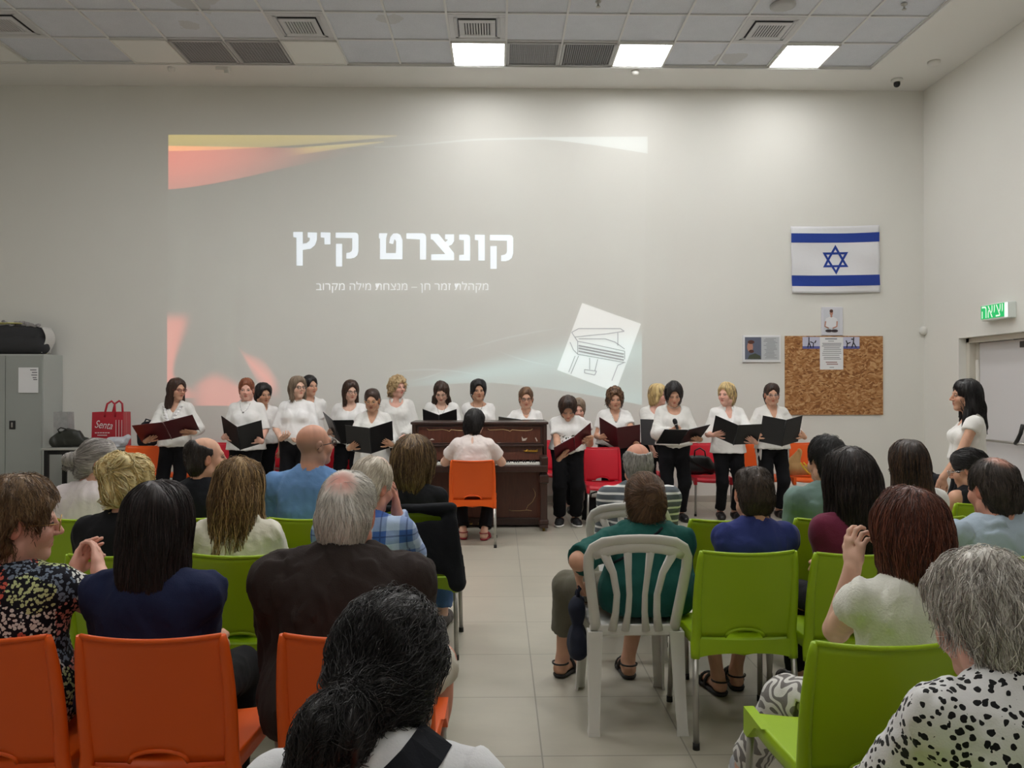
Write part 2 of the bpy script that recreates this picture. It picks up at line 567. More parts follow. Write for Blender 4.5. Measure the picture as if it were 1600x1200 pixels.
HAIRMAT = lambda: vcol_mat('hair', 0.42, 0.45, aniso=True)
SKINMAT = lambda: vcol_mat('skin', 0.52, 0.35, sss=0.0)

def head_prims(fem, fat):
    f = fat
    o = [('u', ell((0, -0.015, 0.03), (0.074, 0.092, 0.085), k=0.02, tag='head')),
         ('u', ell((0, 0.022, -0.035), (0.057 * (0.7 + 0.3 * f), 0.066, 0.080), k=0.03, tag='head')),
         ('u', ell((0, 0.064, -0.097), (0.024, 0.02, 0.018), k=0.03, tag='head')),
         ('u', rc((-0.048 * f, 0.0, -0.07), (0.048 * f, 0.0, -0.07), 0.026, k=0.03, tag='head')),
         ('u', ell((0.036, 0.056, -0.03), (0.026 * f, 0.026, 0.026), k=0.025, tag='head')),
         ('u', ell((-0.036, 0.056, -0.03), (0.026 * f, 0.026, 0.026), k=0.025, tag='head')),
         ('u', rc((-0.03, 0.075, 0.022), (0.03, 0.075, 0.022), 0.011, k=0.02, tag='head'))]
    for sx in (-1, 1):
        o.append(('s', ell((sx * 0.031, 0.100, 0.003), (0.019, 0.017, 0.012), k=0.014)))
        o.append(('u', ell((sx * 0.031, 0.0765, 0.003), (0.0125, 0.0125, 0.0115), k=0.004, tag='head')))
    o += [('u', rc((0, 0.086, 0.012), (0, 0.108, -0.026), 0.0075, 0.0105, k=0.012, tag='head')),
          ('u', ell((0.0115, 0.096, -0.031), (0.008, 0.010, 0.007), k=0.006, tag='head')),
          ('u', ell((-0.0115, 0.096, -0.031), (0.008, 0.010, 0.007), k=0.006, tag='head')),
          ('u', ell((0, 0.077, -0.058), (0.024, 0.012, 0.014), k=0.012, tag='head')),
          ('u', rc((-0.015, 0.084, -0.0555), (0.015, 0.084, -0.0555), 0.0048, k=0.006, tag='head')),
          ('u', rc((-0.012, 0.083, -0.066), (0.012, 0.083, -0.066), 0.0056, k=0.006, tag='head')),
          ('s', rc((-0.019, 0.092, -0.0608), (0.019, 0.092, -0.0608), 0.0030, k=0.004))]
    for sx in (-1, 1):
        R = rz(sx * -18) @ rx(-8)
        o.append(('u', ell((sx * 0.077, -0.012, -0.008), (0.009, 0.019, 0.032), R=R, k=0.008, tag='head')))
        o.append(('s', ell((sx * 0.089, -0.006, -0.004), (0.007, 0.010, 0.016), R=R, k=0.006)))
    return o

def tr(p, c, R, s):
    """move a head-local solid into the person's space"""
    q = p.copy()
    c = np.array(c)
    if p.kind == 'rc':
        q.a = c + R @ (p.a * s); q.b = c + R @ (p.b * s); q.ra = p.ra * s; q.rb = p.rb * s
        if p.flat is not None: q.flat = (R @ p.flat[0], p.flat[1])
        if p.cut is not None: q.cut = [(c + R @ (cc * s), R @ n) for cc, n in p.cut]
    else:
        q.c = c + R @ (p.c * s); q.R = R @ p.R; q.r = p.r * s
    return q

STYLES = {
    # t: thickness over the scalp; face: (centre, radii) taken out for the face; ears: leave the ears free
    'short':  dict(t=0.020, nape=-0.085, ears=False, top=0.012),
    'crop':   dict(t=0.009, nape=-0.075, ears=True, top=0.008),
    'buzz':   dict(t=0.006, nape=-0.085, ears=True, top=0.002),
    'bald':   dict(t=0.0045, nape=-0.08, ears=True, top=0.0, ring=True),
    'tied':   dict(t=0.009, nape=-0.07, ears=True, top=0.004),
    'curly':  dict(t=0.028, nape=-0.085, ears=False, top=0.012),
    'bob':    dict(t=0.020, nape=-0.15, ears=False, top=0.006, sides=-0.115),
    'long':   dict(t=0.017, nape=-0.20, ears=False, top=0.004, sides=-0.16),
}

def hair_ops(h):
    st = dict(STYLES[h['style']]); st.update(h.get('over', {}))
    t = st['t']
    o = [('u', ell((0, -0.018, 0.032), (0.0755 + t, 0.0935 + t, 0.0865 + t), k=0.02)),
         ('u', ell((0, -0.048, -0.02), (0.066 + t, 0.056 + t, 0.072 + t), k=0.03))]
    if st['top'] > 0.003: o.append(('u', ell((0, -0.01, 0.075), (0.055 + t, 0.07 + t, 0.035 + t + st['top']), k=0.03)))
    nz = st['nape']
    o.append(('u', rc((-0.03, -0.062, -0.02), (-0.03, -0.062, nz + 0.02), 0.038 + t * 0.7, 0.026 + t, k=0.03)))
    o.append(('u', rc((0.03, -0.062, -0.02), (0.03, -0.062, nz + 0.02), 0.038 + t * 0.7, 0.026 + t, k=0.03)))
    if 'sides' in st:
        for sx in (-1, 1):
            o.append(('u', rc((sx * 0.066, -0.012, 0.0), (sx * 0.074, 0.0, st['sides']), 0.020 + t * 0.8, 0.020 + t * 0.5, k=0.03, flat=((1, 0, 0), 0.75))))
    for b in h.get('blobs', ()):
        o.append(('u', rc(b[1], b[2], b[3], b[4], k=0.02, flat=b[5] if len(b) > 5 else None) if b[0] == 'rc' else ell(b[1], b[2], k=0.02)))
    fc = h.get('face', ((0, 0.118, -0.040), (0.073, 0.082, 0.130)))
    o.append(('s', ell(fc[0], fc[1], k=0.012)))
    if nz > -0.12:
        o.append(('s', ell((0, 0.06, -0.125), (0.075, 0.09, 0.055), k=0.01)))
    if st['ears']:
        for sx in (-1, 1): o.append(('s', ell((sx * 0.085, 0.015, -0.03), (0.03, 0.042, 0.052), k=0.01)))
    if st.get('ring'):
        o.append(('s', ell((0, 0.115, 0.0), (0.12, 0.125, 0.16), k=0.008)))
        bc = h.get('bald', ((0, 0.03, 0.10), (0.085, 0.11, 0.075)))
        o.append(('s', ell(bc[0], bc[1], k=0.012)))
    elif 'bald' in h:
        bc = h['bald']; o.append(('s', ell(bc[0], bc[1], k=0.012)))
    return o

def hair_mesh(h, hc, R, hs, fine, seed):
    ops = [(m, tr(p, hc, R, hs)) for m, p in hair_ops(h)]
    curl = h.get('curl', 0.0)
    amp = h.get('lump', 0.0035 + 0.006 * curl)
    ops.append(('n', wrinkle(amp, 30 + 30 * curl, seed, (1, 1, 0.45 if curl < 0.5 else 1))))
    ops.append(('n', wrinkle(amp * 0.35, 110, seed + 1, (1, 1, 0.15 if curl < 0.5 else 1))))
    V, Q, DA = soft(ops, fine, pad=0.05)
    rs = np.random.RandomState(seed)
    c = np.array([x[:3] for x in h['cols']])
    base = c[0] * 0.8 + c[-1] * 0.2
    # patches of lighter and darker hair
    f = wrinkle(1.0, 35, seed + 5, (1, 1, 0.3))
    a = np.clip(0.5 + 0.35 * f(V[:, 0], V[:, 1], V[:, 2]), 0, 1)[:, None]
    col = c[0] * (1 - a) + c[1 % len(c)] * a
    if 'spot' in h:
        sc_, sr_, scol = h['spot']
        qs = ((V - hc) @ R) / hs - np.array(sc_)
        m_ = np.clip(1.25 - np.linalg.norm(qs / np.array(sr_), axis=1), 0, 1)[:, None]
        m_ = m_ * m_ * (3 - 2 * m_)
        col = col * (1 - m_) + np.array(scol[:3]) * m_
    n = int(h.get('n', 300))
    if n and len(V) > 50:
        L = h.get('len', 0.10) * hs; N = h.get('seg', 7 if curl == 0 else 14)
        V0 = V
        if 'spot' in h: V0 = V[(m_[:, 0] < 0.35) | (rs.rand(len(V)) < 0.12)]
        p = V0[rs.randint(0, len(V0), n)].copy()
        fl = h.get('flow', 'down')
        crown = hc + R @ (np.array(h.get('crown', (0, -0.03, 0.12))) * hs)
        path = [p.copy()]
        ph = rs.uniform(0, 6.28, (n, 2)); wl = rs.uniform(0.7, 1.4, (n, 1))
        lift = rs.uniform(0.0, 1.0, (n, 1)) ** 2 * h.get('lift', 0.004)
        lens = rs.uniform(0.55, 1.1, (n, 1)) * L / (N - 1)
        jit = rs.normal(size=(n, 3)) * h.get('jit', 0.12)
        prev = None; dead = np.zeros(n, bool)
        fc_ = h.get('face', ((0, 0.118, -0.040), (0.073, 0.082, 0.130))); fcc, fcr = np.array(fc_[0]), np.array(fc_[1]) + 0.001
        zmin = h.get('zmin', -9)
        for k in range(N - 1):
            g = gradient(DA, p)
            if fl == 'down':
                d = np.tile(np.array([0, 0, -1.0]), (n, 1)) + 0.35 * (p - crown) / 0.1
            elif fl == 'crown':
                d = (p - crown) / 0.08 + np.array([0, 0, -0.2])
            elif fl == 'fwd':
                d = np.tile(R @ np.array([0, 0.8, -0.6]), (n, 1)) + 0.3 * (p - crown) / 0.1
            elif fl == 'back':
                d = np.tile(R @ np.array([0, -1.0, -0.35]), (n, 1))
            else:
                tgt = hc + R @ (np.array(fl) * hs)
                d = tgt - p
                d = d / (np.linalg.norm(d, axis=1, keepdims=True) + 1e-6)
                near = (np.linalg.norm(tgt - p, axis=1) < 0.055)
                d[near] = np.cross(g[near], R @ np.array([0.3, 1, 0.2]))      # wind round the bun
            d = d / (np.linalg.norm(d, axis=1, keepdims=True) + 1e-6) + jit
            if curl > 0:
                a1 = np.cross(g, d)
                d = d + curl * 1.6 * (a1 * np.sin(ph[:, :1] + k * h.get('freq', 0.9) * wl) + g * np.cos(ph[:, 1:] + k * h.get('freq', 0.9) * wl))
            t = d - g * (d * g).sum(1, keepdims=True) * (1 if curl == 0 else 0.6)
            under = g[:, 2] < -0.45
            if prev is not None: t[under] = prev[under]
            t = t / (np.linalg.norm(t, axis=1, keepdims=True) + 1e-6)
            prev = t
            p = p + t * lens
            dd = sample(DA, p)[:, None]; g2 = gradient(DA, p)
            corr = np.clip(dd - lift, -0.02, 0.02)
            corr[under] = 0
            pn = p - g2 * corr
            ql = ((pn - hc) @ R) / hs
            inface = (((ql - fcc) / fcr) ** 2).sum(1) < 1.0
            dead |= inface | (np.abs(dd[:, 0]) > 0.03) | ((ql[:, 2] < zmin))
            p = np.where(dead[:, None], path[-1], pn)
            path.append(p.copy())
        path = np.stack(path, 1)
        tan = np.gradient(path, axis=1); tan /= np.linalg.norm(tan, axis=2, keepdims=True) + 1e-9
        a1 = np.cross(tan, rs.normal(size=(n, 1, 3))); a1 /= np.linalg.norm(a1, axis=2, keepdims=True) + 1e-9
        a2 = np.cross(tan, a1)
        r = h.get('r', 0.0016) * hs * rs.uniform(0.6, 1.3, (n, 1, 1)) * (np.array([0.5] + [1.0] * (N - 3) + [0.7, 0.15])[None, :, None])
        ring = np.stack([path + (a1 * math.cos(q) + a2 * math.sin(q)) * r for q in (0.0, 2.094, 4.188)], 2)   # n,N,3,3
        SV = ring.reshape(-1, 3)
        b = (np.arange(n)[:, None, None] * N + np.arange(N - 1)[None, :, None]) * 3 + np.arange(3)[None, None, :]
        b1 = (np.arange(n)[:, None, None] * N + np.arange(N - 1)[None, :, None]) * 3 + ((np.arange(3) + 1) % 3)[None, None, :]
        SQ = np.stack([b, b1, b1 + 3, b + 3], -1).reshape(-1, 4) + len(V)
        cc = c[rs.randint(0, len(c), n)] * rs.uniform(0.8, 1.2, (n, 1))
        sc = np.repeat(cc, N * 3, axis=0)
        V = np.concatenate([V, SV]); Q = np.concatenate([Q, SQ]); col = np.concatenate([col, sc])
    return np_mesh('hair', V, Q, np.clip(col, 0, 1))

def glasses_mb(hc, R, hs, r=0.0022, w=0.021, hgt=0.016, round_=0.45):
    mb = MB()
    Tm = lambda x, y, z: Vector(hc + R @ (np.array([x, y, z]) * hs))
    for sx in (-1, 1):
        pts = []
        for k in range(20):
            a = 2 * PI * k / 20
            c, s_ = math.cos(a), math.sin(a)
            e = 2.0 / (2 + 2 * (1 - round_))
            pts.append(Tm(sx * 0.032 + w * math.copysign(abs(c) ** e, c), 0.106 - 0.10 * abs(0.032 * sx + w * c) ** 1.6, 0.001 + hgt * math.copysign(abs(s_) ** e, s_)))
        mb.tube(pts + [pts[0], pts[1]], r * hs, n=6, cap=False)
        mb.tube([Tm(sx * 0.052, 0.1, 0.006), Tm(sx * 0.073, 0.088, 0.006), Tm(sx * 0.081, 0.03, 0.004), Tm(sx * 0.081, -0.005, 0.003), Tm(sx * 0.080, -0.03, -0.02)], r * hs * 0.9, n=6)
        c = mb.bm.verts.new(Tm(sx * 0.032, 0.1055, 0.001))
        vs = [mb.bm.verts.new(p) for p in pts]
        for k in range(20):
            f = mb.bm.faces.new((c, vs[k], vs[(k + 1) % 20])); f.material_index = 1
    mb.tube([Tm(-0.012, 0.104, 0.006), Tm(0, 0.107, 0.008), Tm(0.012, 0.104, 0.006)], r * hs, n=6)
    return mb

def lens_mat():
    if 'lens' in _mats: return _mats['lens']
    m = bpy.data.materials.new('lens'); m.use_nodes = True
    nt = m.node_tree; nt.nodes.clear()
    out = nt.nodes.new('ShaderNodeOutputMaterial'); mx = nt.nodes.new('ShaderNodeMixShader')
    t = nt.nodes.new('ShaderNodeBsdfTransparent'); g = nt.nodes.new('ShaderNodeBsdfGlossy'); g.inputs['Roughness'].default_value = 0.03
    mx.inputs[0].default_value = 0.12
    nt.links.new(t.outputs[0], mx.inputs[1]); nt.links.new(g.outputs[0], mx.inputs[2]); nt.links.new(mx.outputs[0], out.inputs[0])
    _mats['lens'] = m
    return m

class Fig: pass

def person(key, label, loc, heading, pose='stand', top=None, s=None, g=1.0, fem=True, lean=0.0, side=0.0, twist=0.0, head=(0, 0, 0), hs=1.0,
           skin=srgb(205, 160, 135), hair=None, shirt=None, legs=None, shoes=None, right=None, left=None, feet=None, glasses=None,
           necklace=None, earrings=None, bust=1.0, fat=1.0, group=None, fine=0.0045, coarse=0.010, old=0.5, seat=0.45, shw=None, lips=None, clip=(), carve=(), hunch=0.0, stubble=None):
    if PEOPLE_FILTER is not None and key not in PEOPLE_FILTER: return None
    rs = np.random.RandomState(abs(hash_(key)) % 100000)
    sit = pose == 'sit'
    fine *= QUICK; coarse *= QUICK
    # ---- joints
    if sit:
        s = s or 1.0
        hipz = seat + 0.088
        ts = (top - hipz - 0.222 * hs * (1 - 0.1 * abs(head[1]) / 45)) / ((0.535 - hunch) * math.cos(math.radians(lean)))
    else:
        s = top / 1.617 if s is None else s
        hipz = 0.86 * s; ts = s * (1.0 if top is None else (top - hipz - 0.222 * hs) / (0.535 * s))
    hip = V3(0, 0, hipz)
    Rt = rz(-twist) @ rx(-lean) @ ry(side)
    wx = s * (0.5 + 0.5 * g)
    U = lambda x, y, z: hip + Rt @ V3(x * wx, y * s * (0.5 + 0.5 * g), z * ts)
    US = lambda x, y, z: hip + Rt @ V3(x * s, y * s, z * ts)
    sw = shw if shw else (0.148 if fem else 0.172)
    Rh = rz(-head[0]) @ rx(-head[1]) @ ry(head[2])
    hb = US(0, -0.008 + hunch * 0.9, 0.535 - hunch)
    hc = hb + Rh @ V3(0, 0.028, 0.11) * hs
    ops = []
    fwd = Rt @ V3(0, 1, 0); upv = Rt @ V3(0, 0, 1)
    torso = [rc(U(-0.06, -0.005, 0.03), U(0.06, -0.005, 0.03), 0.108 * s * g, k=0.04, flat=(fwd, 0.92), tag='pelvis'),
             rc(U(0, 0.0, 0.06), U(0, 0.0, 0.24), 0.132 * s * g, 0.124 * s * g, k=0.05, flat=(fwd, 0.76), tag='torso'),
             rc(U(-0.055, 0, 0.31), U(0.055, 0, 0.31), 0.090 * s * (0.4 + 0.6 * g), k=0.045, flat=(upv, 1.3), tag='torso'),
             rc(U(-0.05, -0.015, 0.40), U(0.05, -0.015, 0.40), 0.076 * s * (0.5 + 0.5 * g), k=0.045, tag='torso'),
             ell(U(0, 0.045, 0.12), (0.115 * s * g, 0.085 * s * g, 0.11 * s), R=Rt, k=0.05, tag='torso')]
    if fem and bust > 0:
        for sx in (-1, 1):
            torso.append(ell(U(sx * 0.062, 0.075, 0.315), (0.062 * s * bust, 0.062 * s * bust, 0.062 * s * bust), R=Rt, k=0.03, tag='torso'))
    for sx in (-1, 1):
        torso.append(ell(U(sx * 0.06, -0.04 if sit else -0.055, 0.02), (0.085 * s * g, (0.07 if sit else 0.08) * s * g, 0.09 * s), R=Rt, k=0.04, tag='pelvis'))
    S = {1: US(sw, -0.015, 0.436), -1: US(-sw, -0.015, 0.436)}
    nb = US(0, -0.02, 0.485)
    for sx in (-1, 1):
        torso.append(rc(nb + (S[sx] - nb) * 0.15, S[sx] * 0.92 + nb * 0.08 - upv * 0.012, 0.044 * s, 0.040 * s * (0.6 + 0.4 * g), k=0.035, tag='torso'))
        torso.append(rc(US(0, -0.03, 0.40) * 0.5 + S[sx] * 0.5 - upv * 0.05, S[sx] - upv * 0.03, 0.062 * s, 0.042 * s, k=0.035, tag='torso'))
    neck = [rc(US(0, -0.022, 0.47), hc + Rh @ V3(0, -0.022, -0.05) * hs, 0.056 * s * (1 if fem else 1.12), (0.050 if fem else 0.058) * hs, k=0.03, tag='neck')]
    arms = {}; armp = {}; handp = {}; wrists = {}
    l1, l2 = 0.275 * s, 0.235 * s
    ag = 0.45 + 0.55 * g
    for sx, spec in ((1, right), (-1, left)):
        spec = dict(spec or {})
        if 'w' not in spec:
            spec.setdefault('w', (sx * 0.13, 0.33, hipz + 0.12) if sit else (sx * 0.24, 0.06, hipz - 0.02))
            spec.setdefault('pole', (sx * 0.22, -0.8, -0.6) if sit else (sx * 0.3, -1, 0))
        E, Wt = ik(S[sx], spec['w'], l1, l2, spec.get('pole', (sx * 0.7, -0.5, -0.6)))
        armp[sx] = (S[sx], E, Wt); wrists[sx] = Wt
        arms[sx] = [rc(S[sx], E, 0.043 * s * ag, 0.037 * s * ag, k=0.025, tag='arm'), rc(E, Wt, 0.037 * s * ag, 0.0255 * s, k=0.015, tag='arm')]
        fd = unit(Wt - E)
        hd = spec.get('dir', fd + V3(0, 0, -0.1)); hn = spec.get('n', (-sx * 0.6, 0.2, -0.7))
        handp[sx] = hand_prims(Wt, hd, hn, spec.get('curl', 28), sx, s * (0.97 if fem else 1.06), spec.get('spread', 5), spec.get('thumb', 35), spec.get('tn', 1.0))
    legp = {}; legj = {}
    lg = 0.5 + 0.5 * g
    for sx in (-1, 1):
        H = V3(sx * 0.085 * wx, 0, hipz)
        ft = (feet or {}).get(sx)
        if sit:
            A = V3(*(ft[:3] if ft else (sx * 0.10, 0.40 * s, 0.085)))
            kx = ft[3] if ft and len(ft) > 3 else sx * 0.12
            K, A = ik(H, A, 0.425 * s, 0.40 * s, unit(V3(kx * 1.5, 1, 1.1)))
        else:
            A = V3(*(ft[:3] if ft else (sx * 0.085, -0.01, 0.085 * s)))
            K, A = ik(H, A, 0.425 * s, 0.40 * s, (sx * 0.1, 1, 0))
        td = ft[4] if ft and len(ft) > 4 else sx * 8
        toe = rz(-td) @ V3(0, 1, 0)
        legj[sx] = (H, K, A, toe)
        legp[sx] = [rc(H, K, 0.083 * s * lg, 0.055 * s * lg, k=0.04, tag='leg'), rc(K, A, 0.052 * s * lg, 0.033 * s, k=0.02, tag='leg'),
                    ell(K + (A - K) * 0.3 - unit(np.cross(np.cross(A - K, V3(0, 1, 0.01)), A - K)) * 0.012, (0.047 * s * lg, 0.047 * s * lg, 0.10 * s), k=0.03, tag='leg')]
        fz = 0.045
        heel = V3(A[0], A[1], 0) - toe * 0.025 + V3(0, 0, fz); ball = V3(A[0], A[1], 0) + toe * 0.11 + V3(0, 0, 0.034); tip = V3(A[0], A[1], 0) + toe * 0.165 + V3(0, 0, 0.028)
        dz = A[2] - 0.085
        for q in (heel, ball, tip): q[2] += max(dz, 0)
        legp[sx] += [rc(A, heel, 0.034 * s, 0.033 * s, k=0.02, tag='foot'), rc(heel, ball, 0.034 * s, 0.034 * s, k=0.02, tag='foot', flat=((0, 0, 1), 0.8)), rc(ball, tip, 0.036 * s, 0.024 * s, k=0.02, tag='foot', flat=((0, 0, 1), 0.62))]
        legj[sx] = (H, K, A, toe, heel, ball, tip)
    for lst in (torso, legp[-1], legp[1], arms[-1], arms[1], neck): ops += [('u', p) for p in lst]
    ops += [(m, tr(p, hc, Rh, hs)) for m, p in head_prims(fem, fat)]
    ops += [('u', p) for p in handp[1] + handp[-1]]
    deeper = lambda q, dd: ('c', (q[1][0] - q[1][1] * dd,) + tuple(q[1][1:]))
    ops += [deeper(q, .014) for q in clip] + [('s', p.grow(.004)) for p in carve]
    clip_legs = [deeper(q, .006) for q in clip]
    clip = list(clip) + [('s', p) for p in carve]
    fines = []
    for d in range(3):
        f = [(hc[d] - 0.125 * hs, hc[d] + 0.125 * hs, fine)]
        for sx in (-1, 1):
            hb_ = [p.bounds() for p in handp[sx]]
            f.append((min(b[0][d] for b in hb_) - 0.006, max(b[1][d] for b in hb_) + 0.006, fine))
        fines.append(f)
    Vb, Qb, DAb = soft(ops, coarse, fines)
    # ---- skin colours of the body: lips, brows, eyes, redder cheeks, nose and ears
    sk = np.array(skin[:3])
    q = ((Vb - hc) @ Rh) / hs
    ax_ = np.abs(q[:, 0]); y, z = q[:, 1], q[:, 2]
    col = np.tile(sk, (len(Vb), 1))
    mott = wrinkle(1.0, 60, 3)(Vb[:, 0], Vb[:, 1], Vb[:, 2])[:, None]
    col *= 1 + 0.05 * mott
    def blend(m, c):
        nonlocal col
        m = np.clip(m, 0, 1)[:, None]; col = col * (1 - m) + np.array(c) * m
    g2 = lambda v, w_: np.exp(-(v / w_) ** 2)
    infr = (y > 0.03) & (np.abs(q[:, 0]) < 0.08) & (np.abs(z) < 0.14)
    blend(infr * 0.45 * g2(ax_ - 0.04, 0.018) * g2(z + 0.03, 0.02), sk * [1.02, 0.66, 0.62])
    blend(infr * 0.5 * g2(ax_, 0.014) * g2(z + 0.027, 0.014) * (y > 0.095), sk * [1.0, 0.7, 0.66])
    blend((ax_ > 0.073) * (ax_ < 0.1) * (np.abs(z + 0.008) < 0.04) * (np.abs(y) < 0.04) * 0.5, sk * [1.0, 0.62, 0.55])
    lc = np.array(lips[:3]) if lips else sk * ([0.86, 0.38, 0.38] if fem else [0.8, 0.55, 0.5])
    blend(infr * (y > 0.07) * g2(ax_ / 0.024, 0.9) ** 2 * (g2(z + 0.0555, 0.006) + g2(z + 0.066, 0.007)), lc)
    blend(infr * (y > 0.07) * (ax_ < 0.02) * g2(z + 0.061, 0.0022) * 0.8, sk * 0.2)
    bc = (np.array(hair['cols'][0][:3]) * 0.6 + sk * 0.12) if hair else sk * 0.35
    bc = np.minimum(bc, sk * 0.5)
    blend(infr * (ax_ > 0.012) * (ax_ < 0.048) * g2(z - 0.0235 + 4.5 * (ax_ - 0.03) ** 2 / 0.03 * 0.5, 0.0042) * 0.8, bc)
    er = np.sqrt(((ax_ - 0.031) / 1.0) ** 2 + ((z - 0.003) / 0.5) ** 2)
    eye = infr & (y > 0.068)
    blend(eye * g2(er, 0.0155) ** 0.5 * 0.35, sk * [0.55, 0.45, 0.42])
    blend(eye * (er < 0.0105), (0.62, 0.58, 0.54))
    blend(eye * (np.sqrt((ax_ - 0.031) ** 2 + (z - 0.003) ** 2) < 0.0062) & (er < 0.0115), (0.03, 0.02, 0.015))
    blend(eye * (np.abs(er - 0.0115) < 0.0028) * (z > 0.002), (0.03, 0.02, 0.02))
    if stubble:
        blend(0.85 * np.clip((0.055 - z) / 0.04, 0, 1) * np.clip((0.03 - y) / 0.03, 0, 1) * np.clip((z + 0.10) / 0.03, 0, 1) * (np.abs(q[:, 0]) < 0.12), stubble[:3])
    if old > 0.3:   # lines from nose to mouth
        blend(infr * g2(ax_ - (0.021 + (-0.035 - z) * 0.35), 0.0035) * (z < -0.034) * (z > -0.07) * 0.35 * old, sk * 0.45)
    me = np_mesh('person', Vb, Qb, np.clip(col, 0, 1))
    root = link('person', me, None, SKINMAT())
    root.location = loc; root.rotation_euler = (0, 0, math.radians(heading))
    tag(root, label, 'person', group)
    # ---- clothes
    if shirt:
        off = shirt.get('off', 0.008); sd = rs.randint(1000)
        co = [('u', p.grow(off + (0.003 if p.tag == 'torso' else 0.014), max(p.k, shirt.get('k', 0.03)))) for p in torso if p.tag == 'torso' or shirt.get('hem') is None]
        hem = shirt.get('hem')
        if hem is not None:           # hangs loose to this height
            fl = shirt.get('flare', 1.06)
            a, b = U(0, 0.005, 0.24), U(0, 0.012, 0.0); b = b + Rt @ V3(0, 0, (hem - hipz))
            co.append(('u', rc(a, b, 0.150 * s * g + off, 0.182 * s * g * fl + off, k=0.05, flat=(fwd, 0.74), cut='b')))
        sl = {'cap': 0.25, 'short': 0.62, 'elbow': 0.98, 'three': 1.55, 'long': 1.93, 'none': 0.0}[shirt.get('sleeve', 'short')]
        lo_ = shirt.get('loose', 0.008)
        for sx in (-1, 1):
            A, E, Wt = armp[sx]
            if sl > 0:
                f1 = min(sl, 1.0)
                e1 = A + (E - A) * f1
                co.append(('u', rc(A, e1, 0.043 * s * ag + off, (0.043 - 0.006 * f1) * s * ag + off + lo_, k=shirt.get('k', 0.03), cut='b' if sl < 1 else None)))
            if sl > 1:
                f2 = sl - 1
                e2 = E + (Wt - E) * f2
                co.append(('u', rc(E, e2, 0.038 * s * ag + off + lo_, (0.037 - 0.0115 * f2) * s * ag + off + lo_ * 0.6, k=0.025, cut='b')))
        nk = shirt.get('neck', 'crew')
        hdir = unit(hc - nb)
        co.insert(0, ('u', rc(US(0, -0.022, 0.42), US(0, -0.015 + hunch * .5, 0.495 - hunch * .5), 0.062 * s + off, 0.056 * s + off, k=0.03)))
        co.append(('s', rc(US(0, -0.010 + hunch * .6, 0.512 - hunch * .6), US(0, -0.010 + hunch * .6, 0.512 - hunch * .6) + hdir * 0.15, 0.062 * s, 0.085 * s, k=0.008)))
        if nk == 'v': co.append(('s', rc(US(0, 0.050, 0.52), US(0, 0.135, 0.335), 0.072 * s, 0.012, k=0.008)))
        if nk == 'scoop': co.append(('s', ell(US(0, 0.065, 0.50), (0.092 * s, 0.105 * s, 0.105 * s), R=Rt, k=0.008)))
        if nk == 'wide': co.append(('s', ell(US(0, 0.040, 0.525), (0.118 * s, 0.115 * s, 0.085 * s), R=Rt, k=0.008)))
        if nk == 'halter':
            for sx in (-1, 1): co.append(('s', ell(US(sx * (sw + 0.035), 0, 0.44), (0.06, 0.12, 0.11), R=Rt, k=0.01)))
        wa = shirt.get('wrinkle', 0.0045)
        co.append(('n', wrinkle(wa, 26, sd, (1, 1, 0.5), cap=0.25))); co.append(('n', wrinkle(wa * 0.5, 60, sd + 9, (1, 1, 0.6), cap=0.2)))
        co += list(clip)
        Vc, Qc, _ = soft(co, shirt.get('res', 0.009) * QUICK)
        sh = link(shirt.get('name', 'shirt'), np_mesh('shirt', Vc, Qc), root, shirt['mat'])
        if 'label' in shirt: sh['label'] = shirt['label']
        if nk == 'collar' or shirt.get('collar'):
            cm = MB()
            n_ = 18
            def cf(u, v):
                a = -2.6 + 5.2 * u + PI * 0.0
                r_ = (0.066 + 0.020 * v) * s
                c = US(0, -0.010, 0.502) + Rt @ V3(math.sin(a) * r_, -math.cos(a) * r_ * 0.98, 0.026 * (1 - v) - 0.02 * v - 0.012 * (1 - math.cos(a)))
                return Vector(c)
            cm.grid(cf, n_, 4)
            o = cm.build('collar', shirt['mat'], sh)
            md = o.modifiers.new('thick', 'SOLIDIFY'); md.thickness = 0.004
    if legs:
        off = legs.get('off', 0.008); sd = rs.randint(1000)
        kind = legs.get('kind', 'full')
        lo_ = legs.get('loose', 0.008)
        to = [('u', p.grow(off, 0.04)) for p in torso if p.tag == 'pelvis']
        to.append(('u', rc(U(0, 0, 0.02), U(0, 0, 0.08 if sit else 0.13), 0.120 * s * g + off, 0.122 * s * g + off, k=0.04, flat=(fwd, 0.84), cut='b')))
        for sx in (-1, 1):
            H, K, A = legj[sx][:3]
            fe = {'full': 1.9, 'capri': 1.6, 'crop': 1.78, 'shorts': 0.95}[kind]
            if fe > 1:
                to.append(('u', rc(H, K, 0.083 * s * lg + off, 0.055 * s * lg + off + lo_ * 0.6, k=0.05)))
                e = K + (A - K) * (fe - 1)
                to.append(('u', rc(K, e, 0.053 * s * lg + off + lo_ * 0.6, 0.040 * s * lg + off + lo_, k=0.03, cut='b')))
            else:
                e = H + (K - H) * fe
                to.append(('u', rc(H, e, 0.083 * s * lg + off, 0.062 * s * lg + off + lo_, k=0.05, cut='b')))
        to.append(('n', wrinkle(0.004, 24, sd, (1, 1, 0.7), cap=0.2))); to.append(('n', wrinkle(0.002, 60, sd + 9, cap=0.2)))
        to += list(clip_legs)
        Vc, Qc, _ = soft(to, legs.get('res', 0.010) * QUICK)
        link(legs.get('name', 'trousers'), np_mesh('trousers', Vc, Qc), root, legs['mat'])
